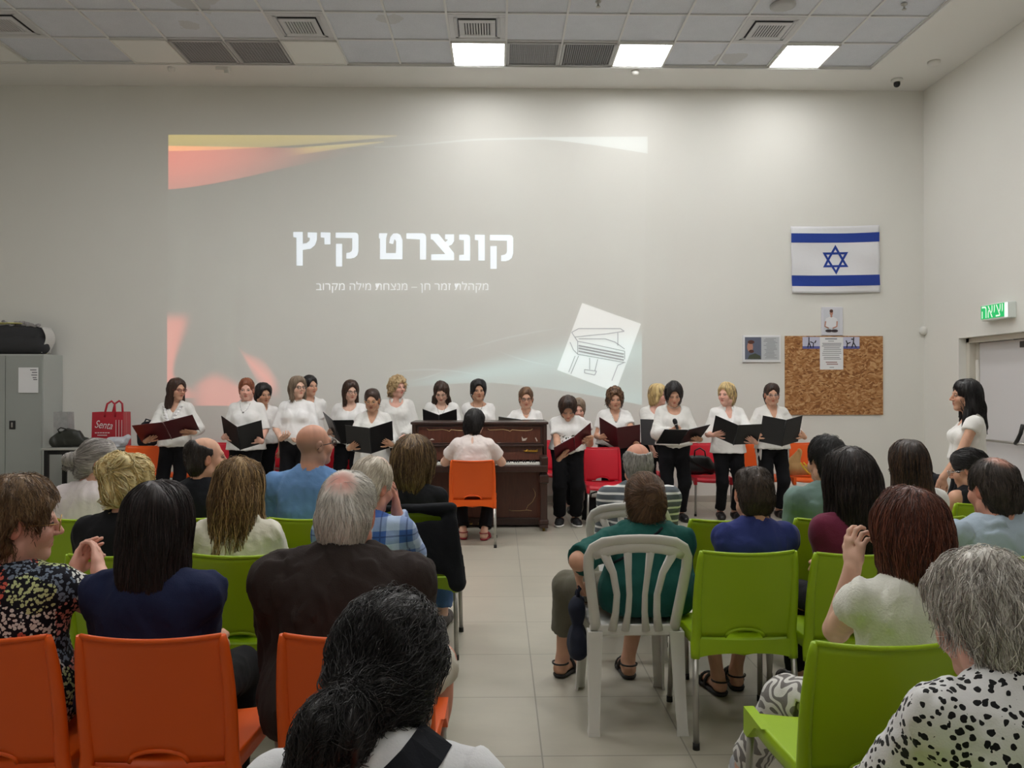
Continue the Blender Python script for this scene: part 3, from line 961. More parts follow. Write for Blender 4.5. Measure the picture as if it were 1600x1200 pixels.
    if shoes:
        for sx in (-1, 1):
            H, K, A, toe, heel, ball, tip = legj[sx]
            zb = min(heel[2] - 0.045, 0.0) if A[2] <= 0.085 else A[2] - 0.085
            up = V3(0, 0, 1)
            if shoes['kind'] == 'sandal':
                so = [('u', rc(heel - up * 0.02, ball - up * 0.018, 0.040, 0.046, k=0.03)), ('u', rc(ball - up * 0.018, tip - up * 0.012, 0.046, 0.036, k=0.03))]
                so.append(('c', (V3(0, 0, zb + 0.022), V3(0, 0, 1), V3(-9, -9, -9), V3(9, 9, 9))))
                so.append(('c', (V3(0, 0, zb + 0.001), V3(0, 0, -1), V3(-9, -9, -9), V3(9, 9, 9))))
                sidev = np.cross(toe, up)
                for f_, hgt in ((0.06, 0.078), (0.115, 0.064)):
                    c = V3(A[0], A[1], 0) + toe * f_
                    arc = [c + sidev * 0.046 * math.cos(t) + up * (zb + 0.018 + (hgt - 0.018) * math.sin(t)) for t in np.linspace(0, PI, 9)]
                    for a, b in zip(arc, arc[1:]): so.append(('u', rc(a, b, 0.007, k=0.003, flat=(toe, 1.6))))
                arc = [heel + sidev * 0.042 * math.sin(t) - toe * 0.042 * math.cos(t) + up * 0.03 for t in np.linspace(-1.9, 1.9, 11)]
                for a, b in zip(arc, arc[1:]): so.append(('u', rc(a, b, 0.005, k=0.003)))
            else:
                so = [('u', rc(heel, ball, 0.044 * s, 0.045 * s, k=0.03)), ('u', rc(ball, tip, 0.045 * s, 0.036 * s, k=0.03)),
                      ('u', rc(A - up * 0.01 + toe * 0.01, heel + toe * 0.03, 0.042 * s, 0.046 * s, k=0.03, cut=None))]
                so.append(('s', rc(A + up * 0.022, A + up * 0.09, 0.05, 0.07, k=0.01)))
                so.append(('c', (V3(0, 0, zb + 0.002), V3(0, 0, -1), V3(-9, -9, -9), V3(9, 9, 9))))
            Vc, Qc, _ = soft(so, 0.006 * QUICK)
            sh = link(shoes.get('name', 'shoe'), np_mesh('shoe', Vc, Qc), root, shoes['mat'])
            if shoes['kind'] == 'trainer':
                so = [('u', rc(heel - up * 0.012, ball - up * 0.012, 0.048 * s, 0.050 * s, k=0.03)), ('u', rc(ball - up * 0.012, tip - up * 0.008, 0.050 * s, 0.040 * s, k=0.03)),
                      ('c', (V3(0, 0, zb + 0.026), V3(0, 0, 1), V3(-9, -9, -9), V3(9, 9, 9))), ('c', (V3(0, 0, zb + 0.001), V3(0, 0, -1), V3(-9, -9, -9), V3(9, 9, 9)))]
                Vc, Qc, _ = soft(so, 0.006 * QUICK)
                link('sole', np_mesh('sole', Vc, Qc), sh, shoes['sole'])
    if hair:
        hh = dict(hair)
        link('hair', hair_mesh(hh, hc, Rh, hs, h_fine(hair, fine), rs.randint(10000)), root, HAIRMAT())
    if glasses:
        glasses_mb(hc, Rh, hs, **glasses.get('p', {})).build('glasses', [glasses['mat'], lens_mat()], root, smooth=True)
    T = lambda p: Vector(US(*p))
    if necklace:
        mb = MB()
        drop = necklace.get('drop', 0.08); rr = necklace.get('r', 0.003); R0 = necklace.get('R', 0.062)
        N = 34
        pts = []
        for k in range(N):
            a = 2 * PI * k / N
            f = max(0, -math.cos(a))            # 1 in front
            p_ = Vector(US(math.sin(a) * R0, -0.012 - math.cos(a) * (R0 * 0.9 + 0.045 * f), 0.508 - drop * f ** 1.5))
            if f > 0.25:
                best = None
                for o_ in [root] + [c_ for c_ in root.children if c_.type == 'MESH' and c_.name.split('.')[0] in ('blouse', 'shirt', 'dress', 'top')]:
                    ok_, h_, n_, i_ = o_.ray_cast(p_ + Vector((0, .4, 0)), Vector((0, -1, 0)))
                    if ok_ and (best is None or h_.y > best): best = h_.y
                if best is not None: p_.y = best + rr
            pts.append(p_)
        if necklace.get('beads'):
            for p in pts:
                mb.lathe([(0.0005, -rr), (rr * 0.7, -rr * 0.7), (rr, 0), (rr * 0.7, rr * 0.7), (0.0005, rr)], n=8, M=Matrix.Translation(p))
        else: mb.tube(pts + pts[:2], rr, n=5, cap=False)
        if necklace.get('pendant'):
            mb.box(pts[N // 2] + Vector((0, 0.004, -0.018)), (0.024, 0.006, 0.034), bev=0.002)
        mb.build('necklace', necklace['mat'], root)
    if earrings:
        for sx in (-1, 1):
            mb = MB()
            p = Vector(hc + Rh @ V3(sx * 0.083, -0.008, -0.052) * hs)
            mb.lathe([(0.0005, -0.007), (0.006, -0.003), (0.0065, 0.001), (0.004, 0.005), (0.001, 0.012), (0.0005, 0.016)], n=8, M=Matrix.Translation(p))
            mb.build('earring', earrings, root)
    F = Fig()
    F.root, F.hc, F.Rh, F.wr, F.arm, F.S, F.U, F.US, F.hip, F.s = root, hc, Rh, wrists, armp, S, U, US, hip, s
    F.world = Matrix.Translation(loc) @ Matrix.Rotation(math.radians(heading), 4, 'Z')
    return F

def hash_(k):
    h = 7
    for ch in k: h = (h * 31 + ord(ch)) % 1000003
    return h

def h_fine(h, fine): return h.get('res', fine)
# ------------------------------------------------------------------ the room
YB, XR, XL, YF, HZ = 10.2, 5.66, -8.09, -4.2, 5.47
TILE = 0.647; GX, GY = 4.61, 9.5        # right and far edge of the ceiling grid

def wall_mat():
    m, nt, b = new_mat('plaster')
    tc = nt.nodes.new('ShaderNodeTexCoord')
    n = nt.nodes.new('ShaderNodeTexNoise'); n.inputs['Scale'].default_value = 0.9; n.inputs['Detail'].default_value = 6
    nt.links.new(tc.outputs['Object'], n.inputs['Vector'])
    nt.links.new(mix_col(nt, n.outputs['Fac'], srgb(222, 220, 214), srgb(229, 228, 222)), b.inputs['Base Color'])
    setp(b, rough=0.75, spec=0.25)
    n2 = nt.nodes.new('ShaderNodeTexNoise'); n2.inputs['Scale'].default_value = 120
    nt.links.new(tc.outputs['Object'], n2.inputs['Vector'])
    bp = nt.nodes.new('ShaderNodeBump'); bp.inputs['Strength'].default_value = 0.08; bp.inputs['Distance'].default_value = 0.005
    nt.links.new(n2.outputs['Fac'], bp.inputs['Height']); nt.links.new(bp.outputs['Normal'], b.inputs['Normal'])
    return m

def floor_mat():
    m, nt, b = new_mat('porcelain')
    tc = nt.nodes.new('ShaderNodeTexCoord')
    sep = nt.nodes.new('ShaderNodeSeparateXYZ'); nt.links.new(tc.outputs['Object'], sep.inputs[0])
    T = 0.605
    def line(v, o):
        f = math_node(nt, 'FRACT', math_node(nt, 'ADD', math_node(nt, 'MULTIPLY', math_node(nt, 'SUBTRACT', v, o), 1 / T), 100.5))
        return math_node(nt, 'ABSOLUTE', math_node(nt, 'SUBTRACT', f, 0.5))
    dx, dy = line(sep.outputs[0], 0.175), line(sep.outputs[1], 6.79)
    g = math_node(nt, 'LESS_THAN', math_node(nt, 'MINIMUM', dx, dy), 0.0032 / T)
    n = nt.nodes.new('ShaderNodeTexNoise'); n.inputs['Scale'].default_value = 2.4; n.inputs['Detail'].default_value = 8; n.inputs['Roughness'].default_value = 0.65
    mp = nt.nodes.new('ShaderNodeMapping'); mp.inputs['Scale'].default_value = (1, 2.2, 1)
    nt.links.new(tc.outputs['Object'], mp.inputs[0]); nt.links.new(mp.outputs[0], n.inputs['Vector'])
    base = mix_col(nt, n.outputs['Fac'], srgb(152, 147, 134), srgb(184, 178, 163))
    # each tile a little lighter or darker
    wn = nt.nodes.new('ShaderNodeTexWhiteNoise'); wn.noise_dimensions = '2D'
    cb = nt.nodes.new('ShaderNodeCombineXYZ')
    for i, (o, of) in enumerate(((0, 0.175), (1, 6.79))):
        nt.links.new(math_node(nt, 'FLOOR', math_node(nt, 'MULTIPLY', math_node(nt, 'SUBTRACT', sep.outputs[o], of), 1 / T)), cb.inputs[i])
    nt.links.new(cb.outputs[0], wn.inputs['Vector'])
    base = mix_col(nt, math_node(nt, 'MULTIPLY', wn.outputs['Value'], 0.22), base, srgb(192, 187, 174))
    nt.links.new(mix_col(nt, g, base, srgb(136, 131, 120)), b.inputs['Base Color'])
    setp(b, rough=0.34, spec=0.5)
    rr = nt.nodes.new('ShaderNodeMapRange'); rr.inputs[3].default_value = 0.26; rr.inputs[4].default_value = 0.46
    nt.links.new(n.outputs['Fac'], rr.inputs[0]); nt.links.new(rr.outputs[0], b.inputs['Roughness'])
    return m

def tile_mat():
    m, nt, b = new_mat('mineral_tile')
    tc = nt.nodes.new('ShaderNodeTexCoord')
    n = nt.nodes.new('ShaderNodeTexNoise'); n.inputs['Scale'].default_value = 3.2; n.inputs['Detail'].default_value = 9; n.inputs['Roughness'].default_value = 0.7
    nt.links.new(tc.outputs['Object'], n.inputs['Vector'])
    v = nt.nodes.new('ShaderNodeTexNoise'); v.inputs['Scale'].default_value = 140; v.inputs['Detail'].default_value = 2
    nt.links.new(tc.outputs['Object'], v.inputs['Vector'])
    c = mix_col(nt, n.outputs['Fac'], srgb(196, 200, 208), srgb(220, 223, 230))
    c = mix_col(nt, math_node(nt, 'MULTIPLY', math_node(nt, 'GREATER_THAN', v.outputs['Fac'], 0.6), 0.25), c, srgb(120, 120, 120))
    st = nt.nodes.new('ShaderNodeTexNoise'); st.inputs['Scale'].default_value = 0.8; st.inputs['Detail'].default_value = 10
    nt.links.new(tc.outputs['Object'], st.inputs['Vector'])
    c = mix_col(nt, math_node(nt, 'MULTIPLY', math_node(nt, 'GREATER_THAN', st.outputs['Fac'], 0.70), 0.35), c, srgb(172, 168, 158))
    nt.links.new(c, b.inputs['Base Color'])
    setp(b, rough=0.9, spec=0.2)
    return m

WALL = wall_mat()
WHITEP = plain('white_paint', srgb(222, 221, 216), 0.55)
def slab(name, lo, hi, mat):
    lo, hi = Vector(lo), Vector(hi)
    o = MB().box((lo + hi) / 2, hi - lo).build(name, mat)
    o['kind'] = 'structure'
    return o
slab('floor', (XL - .2, YF - .2, -0.1), (XR + 1.2, YB + .2, 0), floor_mat())
slab('wall_back', (XL - .2, YB, 0), (XR + 1.2, YB + .2, HZ), WALL)
slab('wall_left', (XL - .2, YF, 0), (XL, YB, HZ), WALL)
slab('wall_front', (XL - .2, YF - .2, 0), (XR + 1.2, YF, HZ), WALL)
DY0, DY1, DZ, DD = 7.45, 9.43, 2.117, 0.17
mb = MB()
mb.box((XR + .3, (YF + DY0) / 2, HZ / 2), (.6, DY0 - YF, HZ))
mb.box((XR + .3, (YB + DY1) / 2, HZ / 2), (.6, YB - DY1, HZ))
mb.box((XR + .3, (DY0 + DY1) / 2, (HZ + DZ) / 2), (.6, DY1 - DY0, HZ - DZ))
mb.build('wall_right', WALL, kind='structure')
# door in the right wall: jambs, leaf, push bar
door = tag(empty('door_1', (XR + DD, (DY0 + DY1) / 2, 0)), kind='structure')
FRM = plain('door_frame_paint', srgb(206, 201, 189), 0.5)
LEAF = plain('door_leaf_paint', srgb(214, 212, 214), 0.45)
hw = (DY1 - DY0) / 2
mb = MB()
for sy in (-1, 1):
    mb.box((-0.03, sy * (hw - 0.035), DZ / 2), (0.10, 0.07, DZ), bev=0.006)
    mb.box((0.03, sy * (hw - 0.085), DZ / 2), (0.05, 0.05, DZ), bev=0.004)
mb.box((-0.03, 0, DZ - 0.03), (0.10, 2 * hw, 0.06), bev=0.006)
mb.build('door_frame', FRM, door)
mb = MB()
for sy in (-1, 1): mb.box((0.045, sy * (hw / 2 - 0.05), DZ / 2 - 0.03), (0.045, hw - 0.105, DZ - 0.07), bev=0.003)
mb.build('door_leaf', LEAF, door)
MB().box((0.0, hw - 0.10, 1.30), (0.03, 0.035, 1.1), bev=0.008).build('door_hinge_guard', plain('guard', srgb(226, 224, 216), 0.4), door)
mb = MB().tube([(-0.03, hw - 0.16, 0.885), (-0.03, -0.02, 0.885)], 0.014, n=10)
mb.build('push_bar', plain('satin_metal', srgb(178, 175, 170), 0.35, 0.7), door)
mb = MB().tube([(0.0, 0.17, 0.88), (-0.04, 0.14, 0.885), (-0.055, 0.08, 0.93), (-0.05, 0.04, 1.0), (-0.045, 0.01, 1.10)], 0.022, n=8)
mb.build('door_handle', plain('black_plastic', srgb(24, 24, 26), 0.4), door)
MB().box((-0.01, 0.02, 1.99), (0.06, 0.10, 0.07), bev=0.006).build('door_closer', plain('dark_metal', srgb(60, 58, 56), 0.4, 0.5), door)

# ceiling: plaster border, recessed field of tiles, T bars
CEIL = plain('ceiling_paint', srgb(226, 225, 221), 0.8, spec=0.2)
nI, nJ = 18, 18
GX0, GY0 = GX - nI * TILE, GY - nJ * TILE
slab('ceiling', (XL - .2, YF - .2, HZ + 0.03), (XR + 1.2, YB + .2, HZ + .2), tile_mat())
mb = MB()
mb.box(((GX + XR + .6) / 2, (YF + YB) / 2, HZ + .015), (XR + .6 - GX, YB - YF, .03))
mb.box(((XL + GX0) / 2, (YF + YB) / 2, HZ + .015), (GX0 - XL, YB - YF, .03))
mb.box(((GX0 + GX) / 2, (GY + YB) / 2, HZ + .015), (GX - GX0, YB - GY, .03))
mb.box(((GX0 + GX) / 2, (GY0 + YF) / 2, HZ + .015), (GX - GX0, GY0 - YF, .03))
mb.build('trim_3', CEIL, kind='structure')
mb = MB()
for i in range(nI + 1): mb.box((GX - i * TILE, (GY0 + GY) / 2, HZ + .022), (.024, GY - GY0, .016))
for j in range(nJ + 1): mb.box(((GX0 + GX) / 2, GY - j * TILE, HZ + .0225), (GX - GX0, .024, .015))
mb.build('trim_1', plain('bar_white', srgb(212, 212, 212), 0.5), kind='structure')
mb = MB()
e = 0.03
mb.box((GX + e / 2, (GY0 + GY) / 2, HZ - .004), (e, GY - GY0 + 2 * e, .016), bev=.003)
mb.box(((GX0 + GX) / 2, GY + e / 2, HZ - .004), (GX - GX0, e, .016), bev=.003)
mb.build('trim_2', plain('edge_white', srgb(220, 220, 218), 0.45), kind='structure')
# skirting
BASE = plain('skirting', srgb(186, 182, 172), 0.4)
slab('baseboard_back', (XL, YB - .012, 0), (XR, YB, .085), BASE)
slab('baseboard_right', (XR - .012, DY1, 0), (XR, YB, .085), BASE)

def cell(i, j): return GX - (i + .5) * TILE, GY - (j + .5) * TILE
def emit(name, col, power):
    if name in _mats: return _mats[name]
    m = bpy.data.materials.new(name); m.use_nodes = True
    nt = m.node_tree; nt.nodes.clear()
    e_ = nt.nodes.new('ShaderNodeEmission'); e_.inputs[0].default_value = col; e_.inputs[1].default_value = power
    o_ = nt.nodes.new('ShaderNodeOutputMaterial'); nt.links.new(e_.outputs[0], o_.inputs[0])
    _mats[name] = m
    return m
OFFP = plain('panel_off', srgb(226, 226, 222), 0.35)
def light_panel(i, j, label, on, group=None):
    x, y = cell(i, j)
    t = thing('ceiling_light', label, 'ceiling light', (x, y, HZ), group=group)
    h = TILE / 2 - 0.014
    mb = MB()
    for a, b, c, d in ((0, h, 2 * h + .02, .02), (0, -h, 2 * h + .02, .02), (h, 0, .02, 2 * h), (-h, 0, .02, 2 * h)): mb.box((a, b, 0.008), (c, d, .024))
    mb.build('frame', WHITEP, t)
    mat = {1: emit('stage_panel', (1.0, 1.0, 0.99, 1), STAGE_POWER), 2: emit('hall_fill_panel', (1.0, 0.97, 0.92, 1), HALL_FILL_POWER), 3: emit('middle_panel', (1.0, 1.0, 0.985, 1), MIDDLE_POWER), 0: OFFP}[on]
    MB().box((0, 0, 0.006), (2 * h - .02, 2 * h - .02, .006)).build('diffuser', mat, t)
light_panel(7, 0, 'lit square ceiling panel beside the fine mesh grille, above the slide title', 1)
light_panel(4, 0, 'lit square ceiling panel beside the slatted grille, between the two other lit panels', 1)
light_panel(1, 0, 'lit square ceiling panel nearest the camera dome and the right-hand wall', 1)
light_panel(10, 0, 'unlit pale ceiling panel beside a perforated grille, below an air diffuser', 0)
light_panel(13, 0, 'unlit pale ceiling panel on the far side of the two perforated grilles', 0)
light_panel(16, 0, 'unlit pale ceiling panel cut by the left edge of the photo', 0)
for q, i in enumerate((1, 4, 7, 10, 13)):  # the two leftmost are added, to brighten the left wall
    light_panel(i, 5, ('lit ceiling panel over the right-hand audience, above the picture', 'lit ceiling panel over the aisle, above the picture', 'lit ceiling panel over the left-hand audience, next to the aisle', 'lit ceiling panel over the left-hand audience, second from the aisle', 'lit ceiling panel near the left-hand wall, over the audience')[q], 3)
for i in (4, 7, 10):  # unseen panels added as fill for the audience
    for j in (10, 14): light_panel(i, j, 'dimmed ceiling panel over the back of the hall', 2, 'dimmed panels over the back of the hall')

GR = plain('grille_dark', srgb(104, 104, 106), 0.7)
GRP = plain('grille_paint', srgb(176, 176, 176), 0.5)
def grille(i, j, label, kind):
    x, y = cell(i, j)
    t = thing('ceiling_vent', label, 'ceiling vent', (x, y, HZ))
    h = TILE / 2 - 0.014
    mb = MB()
    for a, b, c, d in ((0, h - .012, 2 * h, .025), (0, -h + .012, 2 * h, .025), (h - .012, 0, .025, 2 * h), (-h + .012, 0, .025, 2 * h)): mb.box((a, b, 0.01), (c, d, .022))
    mb.build('frame', GRP, t)
    MB().box((0, 0, .024), (2 * h, 2 * h, .004)).build('backing', GR, t)
    mb = MB()
    if kind == 'slat':
        for k in range(22): mb.box((-h + .05 + k * (2 * h - .1) / 21, 0, .012), (.009, 2 * h - .05, .016))
    else:
        st = .035 if kind == 'perf' else .022
        n = int((2 * h - .05) / st)
        for k in range(n + 1):
            q = -h + .025 + k * (2 * h - .05) / n
            mb.box((q, 0, .014), (st * .42, 2 * h - .05, .004)); mb.box((0, q, .0135), (2 * h - .05, st * .42, .004))
    mb.build('mesh', plain('grille_mid', srgb(150, 150, 152), 0.6), t)
grille(6, 0, 'dark fine mesh ceiling grille beside the lit panel above the slide title', 'mesh')
grille(5, 0, 'ceiling grille of narrow parallel slats next to the middle lit panel', 'slat')
grille(11, 0, 'square perforated ceiling grille next to an unlit panel, nearer the lit ones', 'perf')
grille(12, 0, 'square perforated ceiling grille next to the second unlit panel from the lit ones', 'perf')
def diffuser(i, j, label):
    x, y = cell(i, j)
    t = thing('air_diffuser', label, 'air diffuser', (x, y, HZ))
    mb = MB()
    for s_, z in ((0.31, 0.018), (0.20, 0.006)):
        for a, b, c, d in ((0, s_ - .03, 2 * s_, .06), (0, -s_ + .03, 2 * s_, .06), (s_ - .03, 0, .06, 2 * s_ - .12), (-s_ + .03, 0, .06, 2 * s_ - .12)): mb.box((a, b, z), (c, d, .012), bev=.003)
    for a, b, c, d in ((0, .27, .5, .1), (0, -.27, .5, .1), (.27, 0, .1, .5), (-.27, 0, .1, .5)): mb.box((a, b, .02), (c, d, .006))
    mb.build('frame', plain('diffuser_paint', srgb(196, 196, 198), 0.5), t)
    MB().box((0, 0, .026), (.42, .42, .004)).build('duct', plain('duct_dark', srgb(60, 60, 64), .8), t)
    mb = MB()
    for k in range(11): mb.box((-.15 + k * .03, 0, .006), (.016, .29, .014), rot=Matrix.Rotation(.5, 3, 'Y'))
    mb.build('slat', plain('diffuser_paint', srgb(196, 196, 198), 0.5), t)
diffuser(7, 1, 'square ceiling air diffuser right above the lit panel over the slide title')
diffuser(2, 1, 'square ceiling air diffuser between the two right-hand lit panels')
diffuser(10, 1, 'square ceiling air diffuser beside the unlit panel above the slide\'s left part')
diffuser(15, 1, 'square ceiling air diffuser at the photo\'s left edge, over the grey cabinet')
x, y = cell(8, 2)
tag(MB().box((x, y - .26, HZ + .012), (.56, .045, .03)).build('ceiling_slot', plain('slot_dark', srgb(92, 92, 100), .6)), 'narrow dark slot along one ceiling tile near the top of the photo', 'ceiling slot')
def disc(name, p, r, h, mat, label, cat, dome=False):
    t = thing(name, label, cat, p)
    if dome:
        MB().lathe([(r, 0), (r, -.02), (r * .8, -.035), (.001, -.04)], 24).build('housing', mat, t)
        prof = [(r * .55 * math.sin(a), -.035 - r * .75 * math.sin(PI / 2 - a) * 1.0) for a in (0.05, .4, .8, 1.2, 1.5)]
        MB().lathe([(r * .58, -.03), (r * .58, -.06)] + [(r * .58 * math.cos(a), -.06 - r * .58 * math.sin(a)) for a in (.3, .7, 1.1, 1.5)], 20).build('lens', plain('camera_dark', srgb(34, 36, 40), .15), t)
    else:
        MB().lathe([(r, 0), (r, -h * .5), (r * .7, -h), (.001, -h)], 20).build('housing', mat, t)
disc('camera_dome', (5.11, 9.83, HZ), .07, .05, WHITEP, 'small white dome camera with dark lens on the ceiling near the corner', 'security camera', True)
disc('smoke_detector', (5.28, 9.28, HZ), .07, .05, WHITEP, 'flat round smoke detector on the ceiling border by the right wall', 'smoke detector')
disc('ceiling_sensor', (1.70, 9.62, HZ), .05, .05, WHITEP, 'small white sensor on the ceiling border under the middle lit panel', 'sensor')
disc('ceiling_sensor', (-4.06, 9.62, HZ), .045, .045, WHITEP, 'small round sensor on the ceiling border left of the bracket', 'sensor')
t = thing('ceiling_bracket', 'small pale bracket hanging from the ceiling border left of the slide middle', 'bracket', (-3.42, 9.62, HZ))
MB().box((0, 0, -.02), (.16, .10, .04), bev=.008).box((.05, -.02, -.055), (.05, .05, .05), bev=.006).build('housing', WHITEP, t)
disc('ceiling_speaker', (2.95, 7.97, HZ + .02), .13, .03, GRP, 'round ceiling loudspeaker cut by the top edge of the photo', 'loudspeaker')
for q, (x, y) in enumerate(((1.02, 7.93), (4.20, 7.93))):
    t = thing('sprinkler', ('sprinkler head on the ceiling above the lit middle panels', 'sprinkler head on the ceiling near the right edge of the tiles')[q], 'sprinkler', (x, y, HZ + .02))
    MB().lathe([(.03, 0), (.03, -.01), (.01, -.014), (.01, -.05), (.022, -.055), (.022, -.06), (.001, -.06)], 14).build('head', plain('satin_metal', srgb(178, 175, 170), 0.35, 0.7), t)
t = thing('motion_sensor', 'small round white motion detector in the corner between the walls', 'sensor', (XR - .03, YB - .035, at(1447, 516, 10.1).z))
MB().lathe([(.001, -.055), (.03, -.05), (.05, -.02), (.05, .02), (.03, .05), (.001, .055)], 16).build('housing', WHITEP, t)

# ------------------------------------------------------------------ what hangs on the back wall
def wp(px, py, off=0.0):
    """a point on the back wall, off metres in front of it"""
    return at(px, py, YB - off)

def flat_poly(mb, pts, mi=0):
    f = mb.bm.faces.new([mb.bm.verts.new(p) for p in pts]); f.material_index = mi
    return f

def beam_mat():
    """glowing sheet standing in for projector light on the wall: it adds to what the wall already returns"""
    m = bpy.data.materials.new('projected_light'); m.use_nodes = True
    nt = m.node_tree; nt.nodes.clear()
    a = nt.nodes.new('ShaderNodeAttribute'); a.attribute_name = 'Col'
    e_ = nt.nodes.new('ShaderNodeEmission'); nt.links.new(a.outputs['Color'], e_.inputs[0])
    t = nt.nodes.new('ShaderNodeBsdfTransparent'); ad = nt.nodes.new('ShaderNodeAddShader')
    o_ = nt.nodes.new('ShaderNodeOutputMaterial')
    nt.links.new(e_.outputs[0], ad.inputs[0]); nt.links.new(t.outputs[0], ad.inputs[1]); nt.links.new(ad.outputs[0], o_.inputs[0])
    return m
BEAM = beam_mat()  # the slide's light is painted as the glow of thin sheets
BEAMK = 1.0
slide = thing('projected_slide', 'concert title slide projected large on the back wall above the choir', 'projection', wp(636, 420, .002))
def colored(name, V, Q, col, parent=slide):
    o = link(name, np_mesh(name, np.array(V) - np.array(slide.location), np.array(Q), np.array(col) * BEAMK, smooth=False), parent, BEAM)
    return o
def patch(name, fn, nu, nv, off):
    """fn(u, v) -> px, py, colour"""
    V, C = [], []
    for j in range(nv):
        for i in range(nu):
            x, y, c = fn(i / (nu - 1), j / (nv - 1))
            V.append(wp(x, y, off)); C.append(c)
    Q = [(j * nu + i, j * nu + i + 1, (j + 1) * nu + i + 1, (j + 1) * nu + i) for j in range(nv - 1) for i in range(nu - 1)]
    return colored(name, V, Q, C)
lerp = lambda a, b, t: a + (b - a) * t
def c3(a, b, t): return tuple(lerp(p, q, t) for p, q in zip(a, b))
ss = lambda t: (lambda q: q * q * (3 - 2 * q))(max(0, min(1, t)))
# the slide's pale ground
patch('slide_ground', lambda u, v: (lerp(262, 1010 - 6 * v, u), lerp(lerp(210, 213, u), lerp(634, 628, u), v), (0.006, 0.007, 0.007)), 2, 2, .003)
RED, YEL, PALE, AQ = (0.29, 0.045, 0.03), (0.20, 0.15, 0.02), (0.095, 0.12, 0.13), (0.05, 0.10, 0.105)
def red_corner(u, v):
    x = lerp(263, 590, u)
    top = lerp(229, 228, u) - 1; bot = lerp(296, 238, ss(u) * 0.6 + u * 0.4)
    f = (1 - ss(u * 1.15)) * 0.8 + 0.2 * (1 - u)
    return x, lerp(top + 6 * u, bot, v), tuple(q * f * (0.55 + 0.45 * (1 - ss(v * 1.1 - 0.3))) for q in RED)
patch('red_wash', red_corner, 30, 10, .004)
def yel_band(u, v):
    x = lerp(263, 620, u)
    bot = lerp(236, 213, u ** 1.6)
    return x, lerp(lerp(210.5, 211.5, u), bot, v), tuple(q * (0.55 + 0.45 * (1 - u)) * (1.0 - 0.35 * v) for q in YEL)
patch('yellow_band', yel_band, 30, 4, .005)
def yel_tail(u, v):
    x = lerp(440, 600, u)
    return x, lerp(lerp(232, 221, u), lerp(246, 222, u), v), tuple(q * ss(u * 3) * (1 - v * .5) * 0.8 for q in YEL)
patch('yellow_band', yel_tail, 16, 4, .0055)
def pale_arc(u, v):
    x = lerp(585, 1012, u)
    y0 = lerp(214, 213.5, u) + 12 * (1 - u) ** 3
    th = 1.5 + 4 * ss(u * 2) * (1 - u) + 28 * max(0, u - .62) ** 1.25 * 2.8
    y1 = (228 - 14 * ss(u * 2.2)) + th + 1
    return x, lerp(y0 if u > .35 else y1 - 5 * (0.3 + u), y1, v), tuple(q * (0.35 + 0.45 * ss(u * 1.6)) for q in PALE)
patch('pale_arc', pale_arc, 40, 4, .004)
def red_low(u, v):
    x0 = 261; x1 = 304 - 30 * ss(v * 1.4) + 40 * ss((v - .72) * 4)
    f = ss(v * 6 + .1) * (1 - ss((u - .45) * 1.8)) * 0.72
    return lerp(x0, x1, u), lerp(486, 622, v), tuple(q * f for q in RED)
patch('red_wash', red_low, 10, 24, .004)
def red_flame(u, v):
    x = lerp(368, 440, u); c = lerp(535, 612, u ** .8); h = lerp(2, 26, ss(u * 1.5)) * (1 - ss(u * 2 - 1.2) * .5)
    return x, c + (v - .5) * 2 * h, tuple(q * (1 - abs(v - .5) * 2) ** .7 * ss(u * 3) * 0.75 * (1 - ss(u * 3 - 2.1)) for q in RED)
patch('red_wash', red_flame, 18, 9, .0045)
def red_floor(u, v):
    x = lerp(292, 440, u); y0 = 604 - 26 * math.exp(-((u - .3) / .22) ** 2); y1 = 634
    return x, lerp(y0, y1, v), tuple(q * ss(v * 3) * (1 - ss(u * 2.4 - 1.3)) * ss(u * 5) * 0.6 for q in RED)
patch('red_wash', red_floor, 20, 8, .005)
def aqua(u, v):
    x = lerp(575, 1003, u)
    y0 = lerp(596, 500, ss(u)) ; y1 = 592 + 22 * abs(u - .45) ** 1.5 * 3
    b = 0.55 + 0.45 * math.sin(9 * v + 5 * u)
    return x, lerp(y0, y1 + 14 * u, v), tuple(q * ss(u * 2.4) * ss(v * 2.5) * (0.55 + .45 * b) for q in AQ)
patch('aqua_wash', aqua, 30, 20, .004)
def streak(x0, y0, x1, y1, bend, th, k):
    def f(u, v):
        return lerp(x0, x1, u), lerp(y0, y1, u) - bend * math.sin(PI * u) + (v - .5) * th, tuple(q * k * math.sin(PI * u) for q in PALE)
    patch('pale_streak', f, 16, 2, .0045)
streak(600, 583, 760, 588, 8, 2.5, .5); streak(640, 596, 700, 577, -2, 2, .45); streak(720, 548, 880, 512, 4, 2.5, .45); streak(770, 545, 868, 572, -4, 2, .4)

